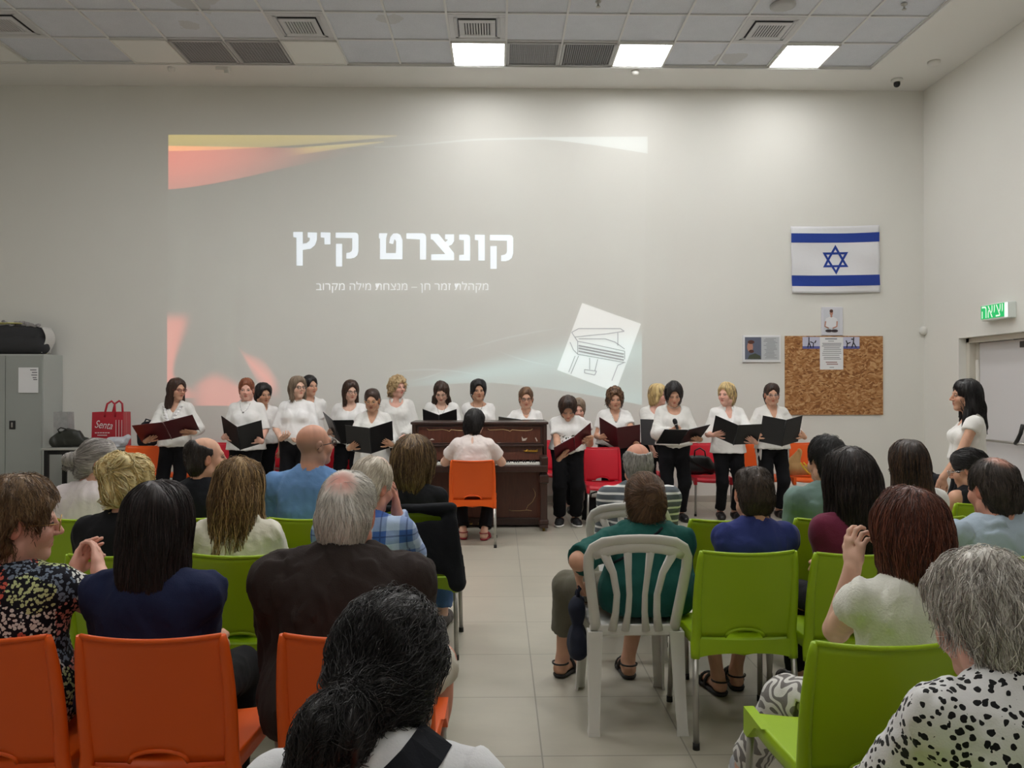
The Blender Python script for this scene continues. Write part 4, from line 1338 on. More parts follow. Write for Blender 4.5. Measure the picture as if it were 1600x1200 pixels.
# the title, letter by letter
GLYPHS = [
    [[(113, 130), (172, 130), (172, 203), (196, 200), (214, 186), (218, 166), (203, 164), (203, 132), (262, 134), (260, 178), (248, 212), (222, 234), (172, 242), (172, 340), (133, 340), (133, 165), (113, 162)]],
    [[(285, 132), (345, 134), (345, 207), (308, 207), (308, 166), (285, 164)]],
    [[(378, 134), (500, 134), (514, 139), (520, 152), (520, 250), (512, 276), (495, 290), (470, 296), (445, 296), (445, 262), (466, 258), (478, 250), (482, 236), (482, 168), (378, 166)], [(380, 204), (418, 204), (418, 345), (380, 345)]],
    [[(650, 138), (702, 138), (693, 168), (692, 262), (754, 262), (757, 190), (745, 173), (737, 205), (712, 200), (720, 162), (738, 140), (762, 138), (782, 148), (795, 178), (795, 300), (655, 300), (655, 172), (648, 168)]],
    [[(820, 138), (920, 138), (936, 143), (943, 158), (943, 302), (905, 302), (905, 176), (820, 172)]],
    [[(972, 142), (1020, 142), (1118, 262), (1118, 306), (975, 306), (975, 270), (1064, 268), (985, 178), (972, 175)], [(1062, 145), (1118, 145), (1118, 186), (1104, 208), (1072, 224), (1052, 199), (1076, 184), (1079, 176), (1062, 174)]],
    [[(1150, 146), (1198, 146), (1213, 151), (1218, 164), (1218, 308), (1150, 308), (1150, 274), (1180, 272), (1180, 180), (1150, 178)]],
    [[(1248, 146), (1310, 148), (1310, 308), (1270, 308), (1270, 182), (1248, 180)]],
    [[(1342, 148), (1465, 148), (1480, 153), (1487, 168), (1487, 264), (1478, 292), (1460, 306), (1440, 312), (1412, 312), (1412, 276), (1434, 272), (1445, 264), (1449, 250), (1449, 184), (1342, 182)], [(1345, 218), (1384, 218), (1384, 360), (1345, 360)]],
]
from mathutils.geometry import tessellate_polygon
def poly_mesh(name, polys, conv, col, off):
    V, T = [], []
    for pl in polys:
        v3 = [Vector((x, y, 0)) for x, y in pl]
        for tri in tessellate_polygon([v3]): T.append([i + len(V) for i in tri])
        V += [wp(*conv(x, y), off) for x, y in pl]
    colored(name, V, T, [col] * len(V))
for g in GLYPHS: poly_mesh('title_letter', g, lambda x, y: (430 + x / 4, 330 + y / 4), (0.24, 0.28, 0.33), .006)

def text_obj(name, body, mat, parent, size, M, align='CENTER', extrude=0.0):
    cu = bpy.data.curves.new(name, 'FONT')
    cu.body = body; cu.size = size; cu.align_x = align; cu.align_y = 'CENTER'; cu.extrude = extrude
    o = bpy.data.objects.new(name, cu); COL.objects.link(o)
    dg = bpy.context.evaluated_depsgraph_get()
    me = bpy.data.meshes.new_from_object(o.evaluated_get(dg))
    COL.objects.unlink(o); bpy.data.objects.remove(o)
    me.transform(M)
    return link(name, me, parent, mat)
STAND = Matrix.Rotation(PI / 2, 4, 'X')
def fit_text(name, body, mat, parent, x0, x1, yc, plane, off, loc, sy=1.0):
    """lettering between two pixels on a wall"""
    a, b = plane(x0, yc, off), plane(x1, yc, off)
    o = text_obj(name, body, mat, parent, 1.0, Matrix())
    xs = [v.co.x for v in o.data.vertices]
    wd = max(xs) - min(xs); mid = (max(xs) + min(xs)) / 2
    k = (b - a).length / wd
    u = (b - a).normalized(); up = Vector((0, 0, 1)); nn = u.cross(up)
    R = Matrix((u, up, nn)).transposed().to_4x4()
    o.data.transform(Matrix.Translation((a + b) / 2 - Vector(loc)) @ R @ Matrix.Diagonal((k, k * sy, k, 1)) @ Matrix.Translation((-mid, 0, 0)))
    return o
sub = ''.join(reversed('מקהלת זמר חן – מנצחת מילה מקרוב'))
o = fit_text('subtitle_lettering', sub, BEAM, slide, 494, 763, 448, wp, .006, slide.location)
ca = o.data.color_attributes.new('Col', 'FLOAT_COLOR', 'POINT')
ca.data.foreach_set('color', [0.26, 0.28, 0.30, 1.0] * len(o.data.vertices))
# the tilted drawing of a grand piano (zoom frame 860,460 at 7.5x)
zc = lambda x, y: (860 + x / 7.5, 460 + y / 7.5)
poly_mesh('drawing_sheet', [[(372, 100), (1062, 345), (790, 1075), (700, 1120), (78, 885)]], zc, (0.17, 0.175, 0.18), .005)
INK = plain('drawing_ink', srgb(196, 196, 198), .9)
def ink(lines, wd):
    V, T = [], []
    for ln in lines:
        for (x0, y0), (x1, y1) in zip(ln, ln[1:]):
            d = Vector((x1 - x0, y1 - y0)); n = Vector((-d.y, d.x)).normalized() * wd
            i = len(V)
            V += [wp(*zc(x0 + n.x, y0 + n.y), .0075), wp(*zc(x1 + n.x, y1 + n.y), .0075), wp(*zc(x1 - n.x, y1 - n.y), .0075), wp(*zc(x0 - n.x, y0 - n.y), .0075)]
            T.append((i, i + 1, i + 2, i + 3))
    link('drawing_line', np_mesh('drawing_line', np.array(V) - np.array(slide.location), np.array(T), None, False), slide, INK)
ink([[(250, 445), (330, 400), (820, 400), (865, 432), (640, 465), (520, 475), (285, 500), (250, 445)], [(285, 500), (320, 550), (430, 570), (870, 665), (870, 760)], [(320, 550), (320, 700), (880, 800)],
     [(790, 450), (790, 600)], [(330, 520), (640, 520), (760, 560), (870, 640)], [(230, 560), (270, 650), (320, 700)], [(330, 720), (240, 930)], [(290, 720), (215, 910)], [(860, 800), (790, 830), (720, 1010)],
     [(460, 745), (460, 880)], [(555, 760), (520, 900)], [(400, 880), (540, 900), (520, 945), (400, 920), (400, 880)]], 4)
ink([[(330, 600), (860, 700)], [(330, 630), (860, 735)], [(330, 665), (860, 770)]], 9)

# flag
FW, FB = cloth('flag_white', srgb(226, 226, 230), strength=.1, fold=.2), cloth('flag_blue', srgb(44, 68, 150), strength=.1, fold=.2)
fa, fb, fc, fd = wp(1235, 354, .01), wp(1373, 352, .01), wp(1374, 457, .01), wp(1237, 458, .01)
flag = thing('flag', 'white flag with two blue bands and a blue six-pointed star', 'flag', wp(1304, 405, .012))
def fpt(u, v, d=0.0):
    p = fa.lerp(fb, u).lerp(fd.lerp(fc, u), v)
    return p + Vector((0, -0.012 - 0.007 * math.sin(6 * u + 5 * v) - 0.006 * math.sin(14 * v - 5 * u) - 0.012 * v * v - d, -0.008 * math.sin(PI * u))) - flag.location
mb = MB(); mb.grid(lambda u, v: fpt(u, v), 40, 28)
o = mb.build('flag_cloth', FW, flag); md = o.modifiers.new('t', 'SOLIDIFY'); md.thickness = .002
for v0, v1 in ((.105, .245), (.735, .895)):
    mb = MB(); mb.grid(lambda u, v: fpt(u, lerp(v0, v1, v), .002), 40, 6)
    mb.build('blue_band', FB, flag)
mb = MB()
def star_tri(flip):
    R0, r0 = 0.224, 0.158     # in units of flag height
    asp = 0.74
    n = 8
    for k in range(3):
        a0 = PI / 2 + k * 2 * PI / 3 + (PI if flip else 0); a1 = a0 + 2 * PI / 3
        P0, P1 = Vector((math.cos(a0), math.sin(a0))), Vector((math.cos(a1), math.sin(a1)))
        mb.grid(lambda u, v: fpt(.5 + (P0.lerp(P1, u) * lerp(r0, R0, v)).x * asp, .5 - (P0.lerp(P1, u) * lerp(r0, R0, v)).y, .003), 10, 3)
star_tri(False); star_tri(True)
mb.build('star', FB, flag)

# chipboard notice board
def osb_mat():
    m, nt, b = new_mat('chipboard')
    tc = nt.nodes.new('ShaderNodeTexCoord')
    L = nt.links.new
    nz = nt.nodes.new('ShaderNodeTexNoise'); nz.inputs['Scale'].default_value = 5
    L(tc.outputs['Object'], nz.inputs['Vector'])
    mp = nt.nodes.new('ShaderNodeMixRGB'); mp.blend_type = 'ADD'; mp.inputs[0].default_value = 0.16
    L(tc.outputs['Object'], mp.inputs[1]); L(nz.outputs['Color'], mp.inputs[2])
    v = nt.nodes.new('ShaderNodeTexVoronoi'); v.inputs['Scale'].default_value = 30; v.inputs['Randomness'].default_value = 1
    m2 = nt.nodes.new('ShaderNodeMapping'); m2.inputs['Scale'].default_value = (1, 1, 2.0); m2.inputs['Rotation'].default_value = (0, .6, 0)
    L(mp.outputs[0], m2.inputs[0]); L(m2.outputs[0], v.inputs['Vector'])
    sx = nt.nodes.new('ShaderNodeSeparateXYZ'); L(v.outputs['Color'], sx.inputs[0])
    cr = nt.nodes.new('ShaderNodeValToRGB')
    for i, (p, c) in enumerate(((0, srgb(128, 84, 48)), (.35, srgb(168, 116, 70)), (.7, srgb(190, 140, 92)), (1, srgb(214, 172, 124)))):
        if i > 1: cr.color_ramp.elements.new(p)
        cr.color_ramp.elements[i].position = p; cr.color_ramp.elements[i].color = c
    L(sx.outputs[0], cr.inputs[0])
    n2 = nt.nodes.new('ShaderNodeTexNoise'); n2.inputs['Scale'].default_value = 60; n2.inputs['Detail'].default_value = 6
    L(tc.outputs['Object'], n2.inputs['Vector'])
    L(mix_col(nt, math_node(nt, 'MULTIPLY', n2.outputs['Fac'], .35), cr.outputs[0], srgb(120, 76, 44)), b.inputs['Base Color'])
    setp(b, rough=.7, spec=.25)
    return m
def wall_box(name, x0, y0, x1, y1, d, mat, parent=None, off=0.0, loc=None, bev=0.0):
    a, b = wp(x0, y0, off), wp(x1, y1, off)
    c = (a + b) / 2; c.y -= d / 2
    L = Vector(loc) if loc is not None else Vector((0, 0, 0))
    return MB().box(c - L, (abs(b.x - a.x), d, abs(a.z - b.z)), bev=bev).build(name, mat, parent)
tag(wall_box('notice_board', 1226, 525, 1379, 648, .015, osb_mat(), None, .003), 'large brown chipboard notice board screwed to the back wall', 'notice board')
PAPER = plain('paper', srgb(232, 232, 234), .8)
INKD = plain('print_ink', srgb(120, 120, 126), .9)
def lines(parent, loc, x0, x1, ys, off, mat=INKD, h=0.9, jit=.12, seed=1):
    rs = random.Random(seed); mb = MB()
    for y in ys:
        a, b = wp(lerp(x0, x1, rs.random() * jit), y - h / 2, off), wp(lerp(x1, x0, rs.random() * jit), y + h / 2, off)
        mb.box((a + b) / 2 - Vector(loc), (abs(b.x - a.x), .0008, abs(a.z - b.z)))
    return mb.build('printed_text', mat, parent)
def paper_sheet(px, py, label, cat='paper', off=.0185, name='printed_sheet'):
    t = thing(name, label, cat, wp((px[0] + px[1]) / 2, (py[0] + py[1]) / 2, off)); return t
t = paper_sheet((1281, 1318), (526, 578), 'tall white printed sheet pinned to the chipboard board, under the small portrait')
wall_box('sheet', 1281, 526.5, 1317.5, 577.5, .0015, PAPER, t, .019, t.location)
lines(t, t.location, 1289, 1310, (529.5,), .021, h=1.6); lines(t, t.location, 1294, 1304, (533,), .021)
lines(t, t.location, 1284, 1315, (536.5, 538.6, 540.8, 543.5, 546, 549, 552, 555, 558.5, 561), .021, seed=4)
lines(t, t.location, 1290, 1310, (566, 569), .021, h=1.8, mat=plain('print_red', srgb(170, 140, 140), .9)); lines(t, t.location, 1296, 1304, (574,), .021)
SKY, MATB, FIG = plain('print_sky', srgb(196, 196, 216), .7), plain('print_blue', srgb(92, 96, 160), .7), plain('print_dark', srgb(44, 42, 52), .8)
def figure(mb, loc, pts, r, off):
    mb.tube([wp(x, y, off) - Vector(loc) for x, y in pts], r, n=6, flat=.12, up=(0, 1, 0))
for x0, x1, lab, figs in ((1254, 1281, 'small photo print of two athletes, left of the white printed sheet', ([(1264, 527), (1264, 535), (1262, 543)], [(1264, 535), (1267, 543)], [(1266, 534), (1271, 536), (1270.5, 543)], [(1273, 536), (1275, 532)])),
                          (1317.5, 1343, 'small photo print of a kicking athlete, right of the white printed sheet', ([(1334, 527), (1333.5, 535), (1331, 543)], [(1333.5, 535), (1338, 543)], [(1330, 530), (1333.5, 530)], [(1322, 532), (1324, 537), (1323, 543)], [(1324, 537), (1329, 535)]))):
    t = paper_sheet((x0, x1), (526, 545), lab, 'photo', name='photo_print')
    wall_box('print', x0, 526.5, x1, 545, .001, SKY, t, .019, t.location)
    wall_box('mat_band', x0, 541, x1, 545, .0012, MATB, t, .019, t.location)
    mb = MB()
    for pts in figs: figure(mb, t.location, pts, .008, .0215)
    mb.build('athlete_print', FIG, t)
# framed portrait above the board
t = thing('framed_portrait', 'small framed portrait of a seated person in a white shirt above the board', 'picture', wp(1299, 501, .015))
wall_box('frame', 1283, 480, 1316, 524, .022, plain('frame_white', srgb(214, 214, 222), .4), t, 0.0, t.location, .004)
wall_box('picture', 1287, 483.5, 1312.5, 519.5, .002, plain('picture_grey', srgb(206, 208, 216), .5), t, .022, t.location)
SKP, JEAN, HRP = plain('print_skin', srgb(186, 134, 116), .7), plain('print_trousers', srgb(60, 52, 56), .8), plain('print_hair', srgb(88, 56, 46), .8)
mb = MB(); L0 = Vector(t.location)
def blob(mb, cx, cy, rx_, ry_, off, n=18):
    flat_poly(mb, [wp(cx + rx_ * math.cos(2 * PI * k / n), cy + ry_ * math.sin(2 * PI * k / n), off) - L0 for k in range(n)][::-1])
flat_poly(mb, [wp(x, y, .0245) - L0 for x, y in ((1296, 495), (1302, 495), (1308, 498), (1309, 512), (1290, 512), (1290, 498))][::-1])
mb.build('shirt_print', plain('print_shirt', srgb(226, 226, 230), .7), t)
mb = MB(); blob(mb, 1299, 489, 2.6, 4, .0252); blob(mb, 1299, 494, 1.6, 2, .025)
for pts in ([(1290, 502), (1289, 510), (1295, 513)], [(1308, 502), (1307.5, 510), (1301, 513)]): figure(mb, L0, pts, .010, .0255)
mb.build('skin_print', SKP, t)
mb = MB(); blob(mb, 1299, 486, 2.8, 2.6, .0258); mb.build('hair_print', HRP, t)
mb = MB(); blob(mb, 1295, 517, 5.5, 2.4, .0255); blob(mb, 1304, 517, 5.5, 2.4, .0256); mb.build('trousers_print', JEAN, t)
# framed memorial page with a photo left of the board
t = thing('framed_page', 'white framed page with a bearded portrait and text, left of the board', 'picture', wp(1189, 545, .015))
L0 = Vector(t.location)
wall_box('frame', 1160, 524, 1219, 566, .022, plain('frame_bright', srgb(232, 232, 234), .4), t, 0.0, L0, .004)
wall_box('page', 1163.5, 526.5, 1217.5, 562.5, .002, plain('page_grey', srgb(196, 199, 202), .6), t, .022, L0)
wall_box('photo', 1164, 527, 1189.5, 561.5, .001, plain('photo_blue', srgb(96, 102, 122), .6), t, .024, L0)
mb = MB()
flat_poly(mb, [wp(x, y, .0258) - L0 for x, y in ((1168, 561), (1171, 555), (1180, 552), (1188, 556), (1189, 561))][::-1]); mb.build('jacket_print', plain('print_camo', srgb(74, 80, 66), .8), t)
mb = MB(); blob(mb, 1172, 542, 4.6, 8, .0262); mb.build('skin_print', SKP, t)
mb = MB(); blob(mb, 1173.5, 534.5, 5.2, 3, .0266); blob(mb, 1174, 549, 4, 2.6, .0266); mb.build('hair_print', HRP, t)
lines(t, L0, 1193, 1215, [529 + 2.15 * k for k in range(15)], .0255, plain('print_grey', srgb(150, 154, 160), .9), h=.9, jit=.3, seed=9)

# exit sign on the right wall over the door
ey0, ey1 = 8.83, 8.36
ez0, ez1 = 2.275, 2.455
t = thing('exit_sign', 'lit green exit sign on the right-hand wall above the door', 'exit sign', (XR - .05, (ey0 + ey1) / 2, (ez0 + ez1) / 2))
MB().box((0, 0, 0), (.10, ey0 - ey1, ez1 - ez0), bev=.01).build('housing', plain('sign_white', srgb(226, 232, 228), .4), t)
MB().box((-.053, .02, 0.005), (.006, ey0 - ey1 - .06, ez1 - ez0 - .03)).build('green_panel', emit('sign_green', (0.04, 0.55, 0.16, 1), 1.0), t)
MB().box((-.054, -.215, 0), (.008, .045, ez1 - ez0 - .02)).build('glowing_battery_end', emit('sign_glow', (0.95, 1.0, 0.97, 1), 1.1), t)  # end of the battery housing, its brightness put in as a glow
o = text_obj('lettering', ''.join(reversed('יציאה')), emit('sign_letters', (0.80, 1.0, 0.80, 1), 1.0), t, 1.0, Matrix())
xs = [v.co.x for v in o.data.vertices]; ys = [v.co.y for v in o.data.vertices]
kx, ky = .37 / (max(xs) - min(xs)), .135 / (max(ys) - min(ys))
u, up = Vector((0, -1, 0)), Vector((0, 0, 1)); nn = u.cross(up)
o.data.transform(Matrix.Translation((-.058, .02, .005)) @ Matrix((u, up, nn)).transposed().to_4x4() @ Matrix.Diagonal((kx, ky, 1, 1)) @ Matrix.Translation((-(max(xs) + min(xs)) / 2, -(max(ys) + min(ys)) / 2, 0)))
# ------------------------------------------------------------------ furniture
ALU = plain('aluminium', srgb(176, 174, 168), 0.35, 0.75)
RUB = plain('rubber', srgb(26, 26, 26), 0.7)
def plastic(name, c): return plain(name, c, 0.42, spec=0.45, bump=0.04, bscale=700)
ORANGE, GREEN, RED_ = plastic('orange_plastic', srgb(232, 92, 14)), plastic('green_plastic', srgb(152, 186, 12)), plastic('red_plastic', srgb(206, 22, 46))
MONO = plastic('white_plastic', srgb(214, 213, 208))

def back_pt(u, v):
    """backrest surface: u across, v up"""
    z = lerp(0.452, 0.815, v)
    hw_ = 0.204 + 0.006 * math.sin(PI * v) - 0.006 * v
    return Vector((u * hw_, -0.205 - 0.045 * v - 0.015 * v * v - 0.030 * (1 - u * u) * (0.35 + 0.65 * v), z + 0.008 * v * u * u))

def make_chair(mat, label, group=None):
    r = thing('plastic_chair', label, 'chair', group=group)
    mb = MB()
    def bot(u):
        q = 1 - (u / 0.42) ** 2
        return 0.10 * math.sqrt(q) if q > 0 else 0.0
    def front(u, v):
        uu = -1 + 2 * u; v0 = bot(uu); return back_pt(uu * 0.97, lerp(v0, 1.0, v))
    nu, nv = 29, 15
    A = mb.grid(front, nu, nv)
    Bk = mb.grid(lambda u, v: front(u, v) + Vector((0, -0.008, -0.001)), nu, nv)
    for lst in ([(A[0][i], A[0][i + 1], Bk[0][i + 1], Bk[0][i]) for i in range(nu - 1)], [(A[-1][i], A[-1][i + 1], Bk[-1][i + 1], Bk[-1][i]) for i in range(nu - 1)],
                [(A[j][0], A[j + 1][0], Bk[j + 1][0], Bk[j][0]) for j in range(nv - 1)], [(A[j][-1], A[j + 1][-1], Bk[j + 1][-1], Bk[j][-1]) for j in range(nv - 1)]):
        for q in lst: mb.bm.faces.new(q)
    for sx in (-1, 1):
        pts = [back_pt(sx, v) + Vector((sx * -0.004, -0.006, 0)) for v in (1.003, .93, .8, .6, .4, .2, .05)] + [Vector((sx * .206, -.212, .43)), Vector((sx * .207, -.215, .385)), Vector((sx * .208, -.217, .362))]
        mb.tube(pts, [.010, .014, .0165, .018, .019, .020, .021, .022, .021, .019], n=10, flat=.8, up=(0, 1, 0))
    # rolled lip along the top and the arch
    mb.tube([front(i / 20, 1.0) + Vector((0, -.004, 0)) for i in range(21)], .0075, n=8)
    mb.tube([front(.29 + .42 * i / 16, 0.0) + Vector((0, -.006, 0)) for i in range(17)], .007, n=8)
    mb.build('backrest', mat, r)
    mb = MB()
    prof = [(-.214, -.055), (-.222, -.02), (-.216, .0), (-.19, -.002), (-.1, -.012), (0, -.016), (.1, -.012), (.19, -.002), (.216, 0), (.222, -.02), (.214, -.055)]
    def seat(u, v):
        k = u * 10; i = min(9, int(k)); f = k - i
        x = lerp(prof[i][0], prof[i + 1][0], f); z = lerp(prof[i][1], prof[i + 1][1], f)
        y = lerp(-.222, .225, v)
        taper = 0.93 + .07 * ss(v * 1.4)
        drop = -.045 * max(0, (v - .86) / .14) ** 2
        lip = -.06 * max(0, (.06 - v) / .06)
        return Vector((x * taper, y, .452 + z + drop * (1 if abs(x) < .2 else .4) + lip * (1 - .5 * abs(x) / .22)))
    mb.grid(seat, 31, 26)
    o = mb.build('seat', mat, r)
    md = o.modifiers.new('thick', 'SOLIDIFY'); md.thickness = .009; md.offset = -1
    mb = MB()
    for sx in (-1, 1):    # gussets over the front legs and the apron between the rear posts
        mb.prism([(.225, .452), (.225, .365), (.19, .365), (.12, .425), (.05, .452)], .034, Matrix.Translation((sx * .211 + .017, 0, 0)) @ Matrix.Rotation(PI / 2, 4, 'Z'))
        mb.build('leg_socket', mat, r)
        mb = MB()
    def apron(u, v):
        x = lerp(-.2, .2, u)
        return Vector((x, -.222 - .022 * (1 - (2 * u - 1) ** 2), lerp(.446, lerp(.39, .365, abs(2 * u - 1) ** 3), v)))
    mb.grid(apron, 21, 5)
    mb.build('seat_apron', mat, r)
    for sx in (-1, 1):
        for (p, q) in (((sx * .207, -.216, .39), (sx * .216, -.262, 0)), ((sx * .209, .207, .385), (sx * .218, .232, 0))):
            p, q = Vector(p), Vector(q)
            lg = MB().tube([p, q + Vector((0, 0, .012))], .0125, n=12).build('leg', ALU, r)
            MB().tube([q + Vector((0, 0, .028)), q + Vector((0, 0, .0))], [.0145, .015], n=12).build('foot_cap', RUB, lg)
    return r

def make_mono(label, group=None):
    r = thing('garden_chair', label, 'chair', group=group)
    def bp(x, z): return Vector((x, -.20 - .10 * (z - .43) / .42 - .022 * (1 - (x / .22) ** 2), z))
    mb = MB()
    arch = [bp(sx * w_, z) for sx, w_, z in [(-1, .168, .40), (-1, .182, .5), (-1, .200, .62), (-1, .214, .72), (-1, .214, .77), (-1, .196, .812), (-1, .155, .838), (-1, .08, .85), (1, 0, .853), (1, .08, .85), (1, .155, .838), (1, .196, .812), (1, .214, .77), (1, .214, .72), (1, .200, .62), (1, .182, .5), (1, .168, .40)]]
    mb.tube(arch, .024, n=10, flat=.45, up=(0, 1, 0))
    mb.tube([bp(x, .818 - .035 * (abs(x) / .19) ** 2.4) for x in (-.195, -.15, -.10, -.05, 0, .05, .10, .15, .195)], .024, n=10, flat=.45, up=(0, 1, 0))
    for sx in (-1, 1):
        mb.tube([bp(sx * x, z) for x, z in ((.150, .79), (.108, .70), (.088, .60), (.090, .52), (.102, .43))], [.022, .016, .015, .016, .020], n=8, flat=.5, up=(0, 1, 0))
        mb.tube([bp(sx * x, z) for x, z in ((.050, .81), (.042, .70), (.034, .60), (.036, .52), (.046, .43))], [.019, .014, .013, .014, .018], n=8, flat=.5, up=(0, 1, 0))
    mb.box(bp(0, .432) + Vector((0, .012, 0)), (.34, .018, .05), bev=.006)
    mb.build('backrest', MONO, r)
    mb = MB()
    mb.grid(lambda u, v: Vector((lerp(-.2, .2, u) * (.9 + .1 * ss(v * 1.5)), lerp(-.215, .22, v), .44 - .012 * math.sin(PI * u) - .04 * max(0, (v - .88) / .12) ** 2)), 15, 15)
    o = mb.build('seat', MONO, r); md = o.modifiers.new('t', 'SOLIDIFY'); md.thickness = .02; md.offset = -1
    for sx in (-1, 1):
        for y0, y1, dx in ((-.205, -.275, .012), (.185, .235, .018)):
            mb = MB()
            sg = 1 if y0 > 0 else -1
            path = [(.43, 0), (.30, .25), (.15, .6), (.03, .95), (0, 1)]
            wd = [.034, .030, .026, .024, .027]
            rows = []
            for (z, f), w_ in zip(path, wd):
                x = sx * lerp(.178, .178 + dx, f); y = lerp(y0, y1, f)
                rows.append([mb.bm.verts.new(q) for q in ((x + sx * w_, y - sg * w_, z), (x + sx * w_, y + sg * w_, z), (x - sx * w_ * .9, y + sg * w_, z), (x - sx * w_ * .9, y + sg * (w_ - .012), z), (x + sx * (w_ - .012), y + sg * (w_ - .012), z), (x + sx * (w_ - .012), y - sg * w_, z))])
            for a, b in zip(rows, rows[1:]):
                for k in range(6): mb.bm.faces.new((a[k], a[(k + 1) % 6], b[(k + 1) % 6], b[k]))
            mb.bm.faces.new(rows[0]); mb.bm.faces.new(rows[-1])
            mb.build('leg', MONO, r)
    return r

_proto = {}
def chair(kind, px, Yback, label, group=None, rz=0.0, dx=0.0):
    """a chair whose backrest top stands at pixel px, depth Yback; rz 0 faces the choir, 180 the audience"""
    if kind not in _proto:
        _proto[kind] = make_mono('x') if kind == 'mono' else make_chair({'orange': ORANGE, 'green': GREEN, 'red': RED_}[kind], 'x')
        c = _proto[kind]
    else:
        c = copy_tree(_proto[kind])
    a = math.radians(rz)
    x = at(px, 800, Yback).x
    c.location = (x - math.sin(a) * .27 + dx, Yback + math.cos(a) * .27, 0)
    c.rotation_euler = (0, 0, a)
    c['label'] = label
    if group: c['group'] = group
    return c
G_FRONT = 'orange plastic chairs of the audience'
G_GREEN = 'green plastic chairs of the audience'
chair('orange', -36, 2.14, 'orange plastic chair cut by the left edge, under the woman in the printed dress', G_FRONT)
chair('orange', 237, 2.14, 'orange plastic chair seen whole from behind, under the woman in navy', G_FRONT)
chair('orange', 553, 2.14, 'orange plastic chair under the man in the dark brown shirt', G_FRONT)
chair('orange', 575, 0.93, 'orange plastic chair under the ponytailed woman in the white shirt, mostly out of frame', G_FRONT)
chair('green', 182, 3.18, 'green plastic chair under the woman with the blonde twisted bun', G_GREEN)
chair('green', 372, 3.18, 'green plastic chair under the long-haired woman in the cream blouse', G_GREEN)
chair('green', 564, 3.14, 'green plastic chair under the man in the plaid shirt', G_GREEN)
chair('green', 128, 4.07, 'green plastic chair under the grey-haired woman with the low bun', G_GREEN)
chair('green', 305, 4.10, 'green plastic chair under the balding man in black', G_GREEN)
chair('green', 478, 4.06, 'green plastic chair under the bald man in the blue shirt', G_GREEN)
chair('green', 652, 4.28, 'green plastic chair with a black jacket over its back, beside the aisle', G_GREEN)
chair('green', 1385, 2.05, 'green plastic chair under the auburn-haired woman in the white vest', G_GREEN)
chair('green', 1169, 3.20, 'green plastic chair under the boy in the navy T-shirt', G_GREEN)
chair('green', 1348, 3.16, 'green plastic chair under the woman in maroon', G_GREEN)
chair('green', 1548, 3.10, 'green plastic chair under the man in the pale blue-grey shirt', G_GREEN)
chair('green', 1138, 3.98, 'empty green plastic chair in front of the boy in navy', G_GREEN)
chair('green', 1302, 4.00, 'green plastic chair under the young man in the grey-green T-shirt', G_GREEN)
chair('green', 1449, 4.05, 'green plastic chair under the young woman with long brown hair', G_GREEN)
chair('green', 1545, 4.50, 'green plastic chair under the dark-haired person with glasses', G_GREEN)
chair('green', 1560, 1.18, 'green plastic chair under the grey-haired woman in the spotted blouse, mostly out of frame', G_GREEN)
G_MONO = 'white plastic garden chairs'
chair('mono', 996, 3.36, 'white slatted plastic garden chair under the woman in dark green', G_MONO)
chair('mono', 982, 4.28, 'white plastic garden chair under the man in the striped shirt', G_MONO)
chair('orange', 738, 7.28, 'orange plastic chair under the pianist', 'orange chairs on the choir side')
G_CH = 'chairs along the wall behind the choir'
chair('orange', 224, 9.16, 'orange chair in front of the long table, leftmost on the choir side', G_CH, 180)
chair('orange', 311, 10.12, 'orange chair behind the balding man, next to a red one', G_CH, 180)
chair('red', 353, 9.72, 'red chair partly hidden behind the red-haired singer', G_CH, 180)
chair('red', 432, 10.1, 'red chair with a water bottle, between two singers', G_CH, 180)
chair('red', 528, 10.1, 'red chair behind the bald man in blue, mostly hidden', G_CH, 180)
chair('red', 872, 10.1, 'red chair just right of the piano, mostly hidden', G_CH, 180)
chair('red', 940, 8.85, 'red chair in front of the curly-haired singer, nearest the piano', G_CH, 180)
chair('red', 995, 10.1, 'red chair behind the curly-haired singer', G_CH, 180)
chair('red', 1098, 9.55, 'red chair holding a black handbag', G_CH, 180)
chair('orange', 1178, 9.60, 'orange chair behind the two singers at the right', G_CH, 180)
chair('orange', 1245, 9.55, 'orange chair holding a tan tote bag with yellow straps', G_CH, 180)

# ------------------------------------------------------------------ piano
def wood(name, c1, c2, rough=.35):
    m, nt, b = new_mat(name)
    tc = nt.nodes.new('ShaderNodeTexCoord')
    mp = nt.nodes.new('ShaderNodeMapping'); mp.inputs['Scale'].default_value = (9, 9, 1.1)
    n = nt.nodes.new('ShaderNodeTexNoise'); n.inputs['Scale'].default_value = 4; n.inputs['Detail'].default_value = 8; n.inputs['Distortion'].default_value = 1.5
    nt.links.new(tc.outputs['Object'], mp.inputs[0]); nt.links.new(mp.outputs[0], n.inputs['Vector'])
    nt.links.new(mix_col(nt, n.outputs['Fac'], c1, c2), b.inputs['Base Color'])
    setp(b, rough=rough, spec=.5, coat=.2)
    _mats[name] = m
    return m
WD, WD2 = wood('mahogany', srgb(62, 30, 22), srgb(112, 60, 42)), wood('mahogany_dark', srgb(40, 24, 20), srgb(70, 42, 34))
PX0, PX1 = at(645, 700, 8.45).x, at(854, 700, 8.45).x
PW = PX1 - PX0
PC = Vector(((PX0 + PX1) / 2, 8.45, 0))
piano = thing('upright_piano', 'brown mahogany upright piano in the middle of the choir, facing the pianist', 'piano', PC)
hwp = PW / 2
YU = -.06       # front of the upper panel
mb = MB()
for sx in (-1, 1): mb.box((sx * (hwp - .02), .14, .565), (.04, .44, 1.11), bev=.004)
mb.box((0, .34, .56), (PW - .08, .04, 1.1)).box((0, .14, .05), (PW - .08, .42, .06))
mb.build('case', WD2, piano)
MB().box((0, .14, 1.125), (PW + .03, .48, .028), bev=.008).build('lid', WD2, piano)
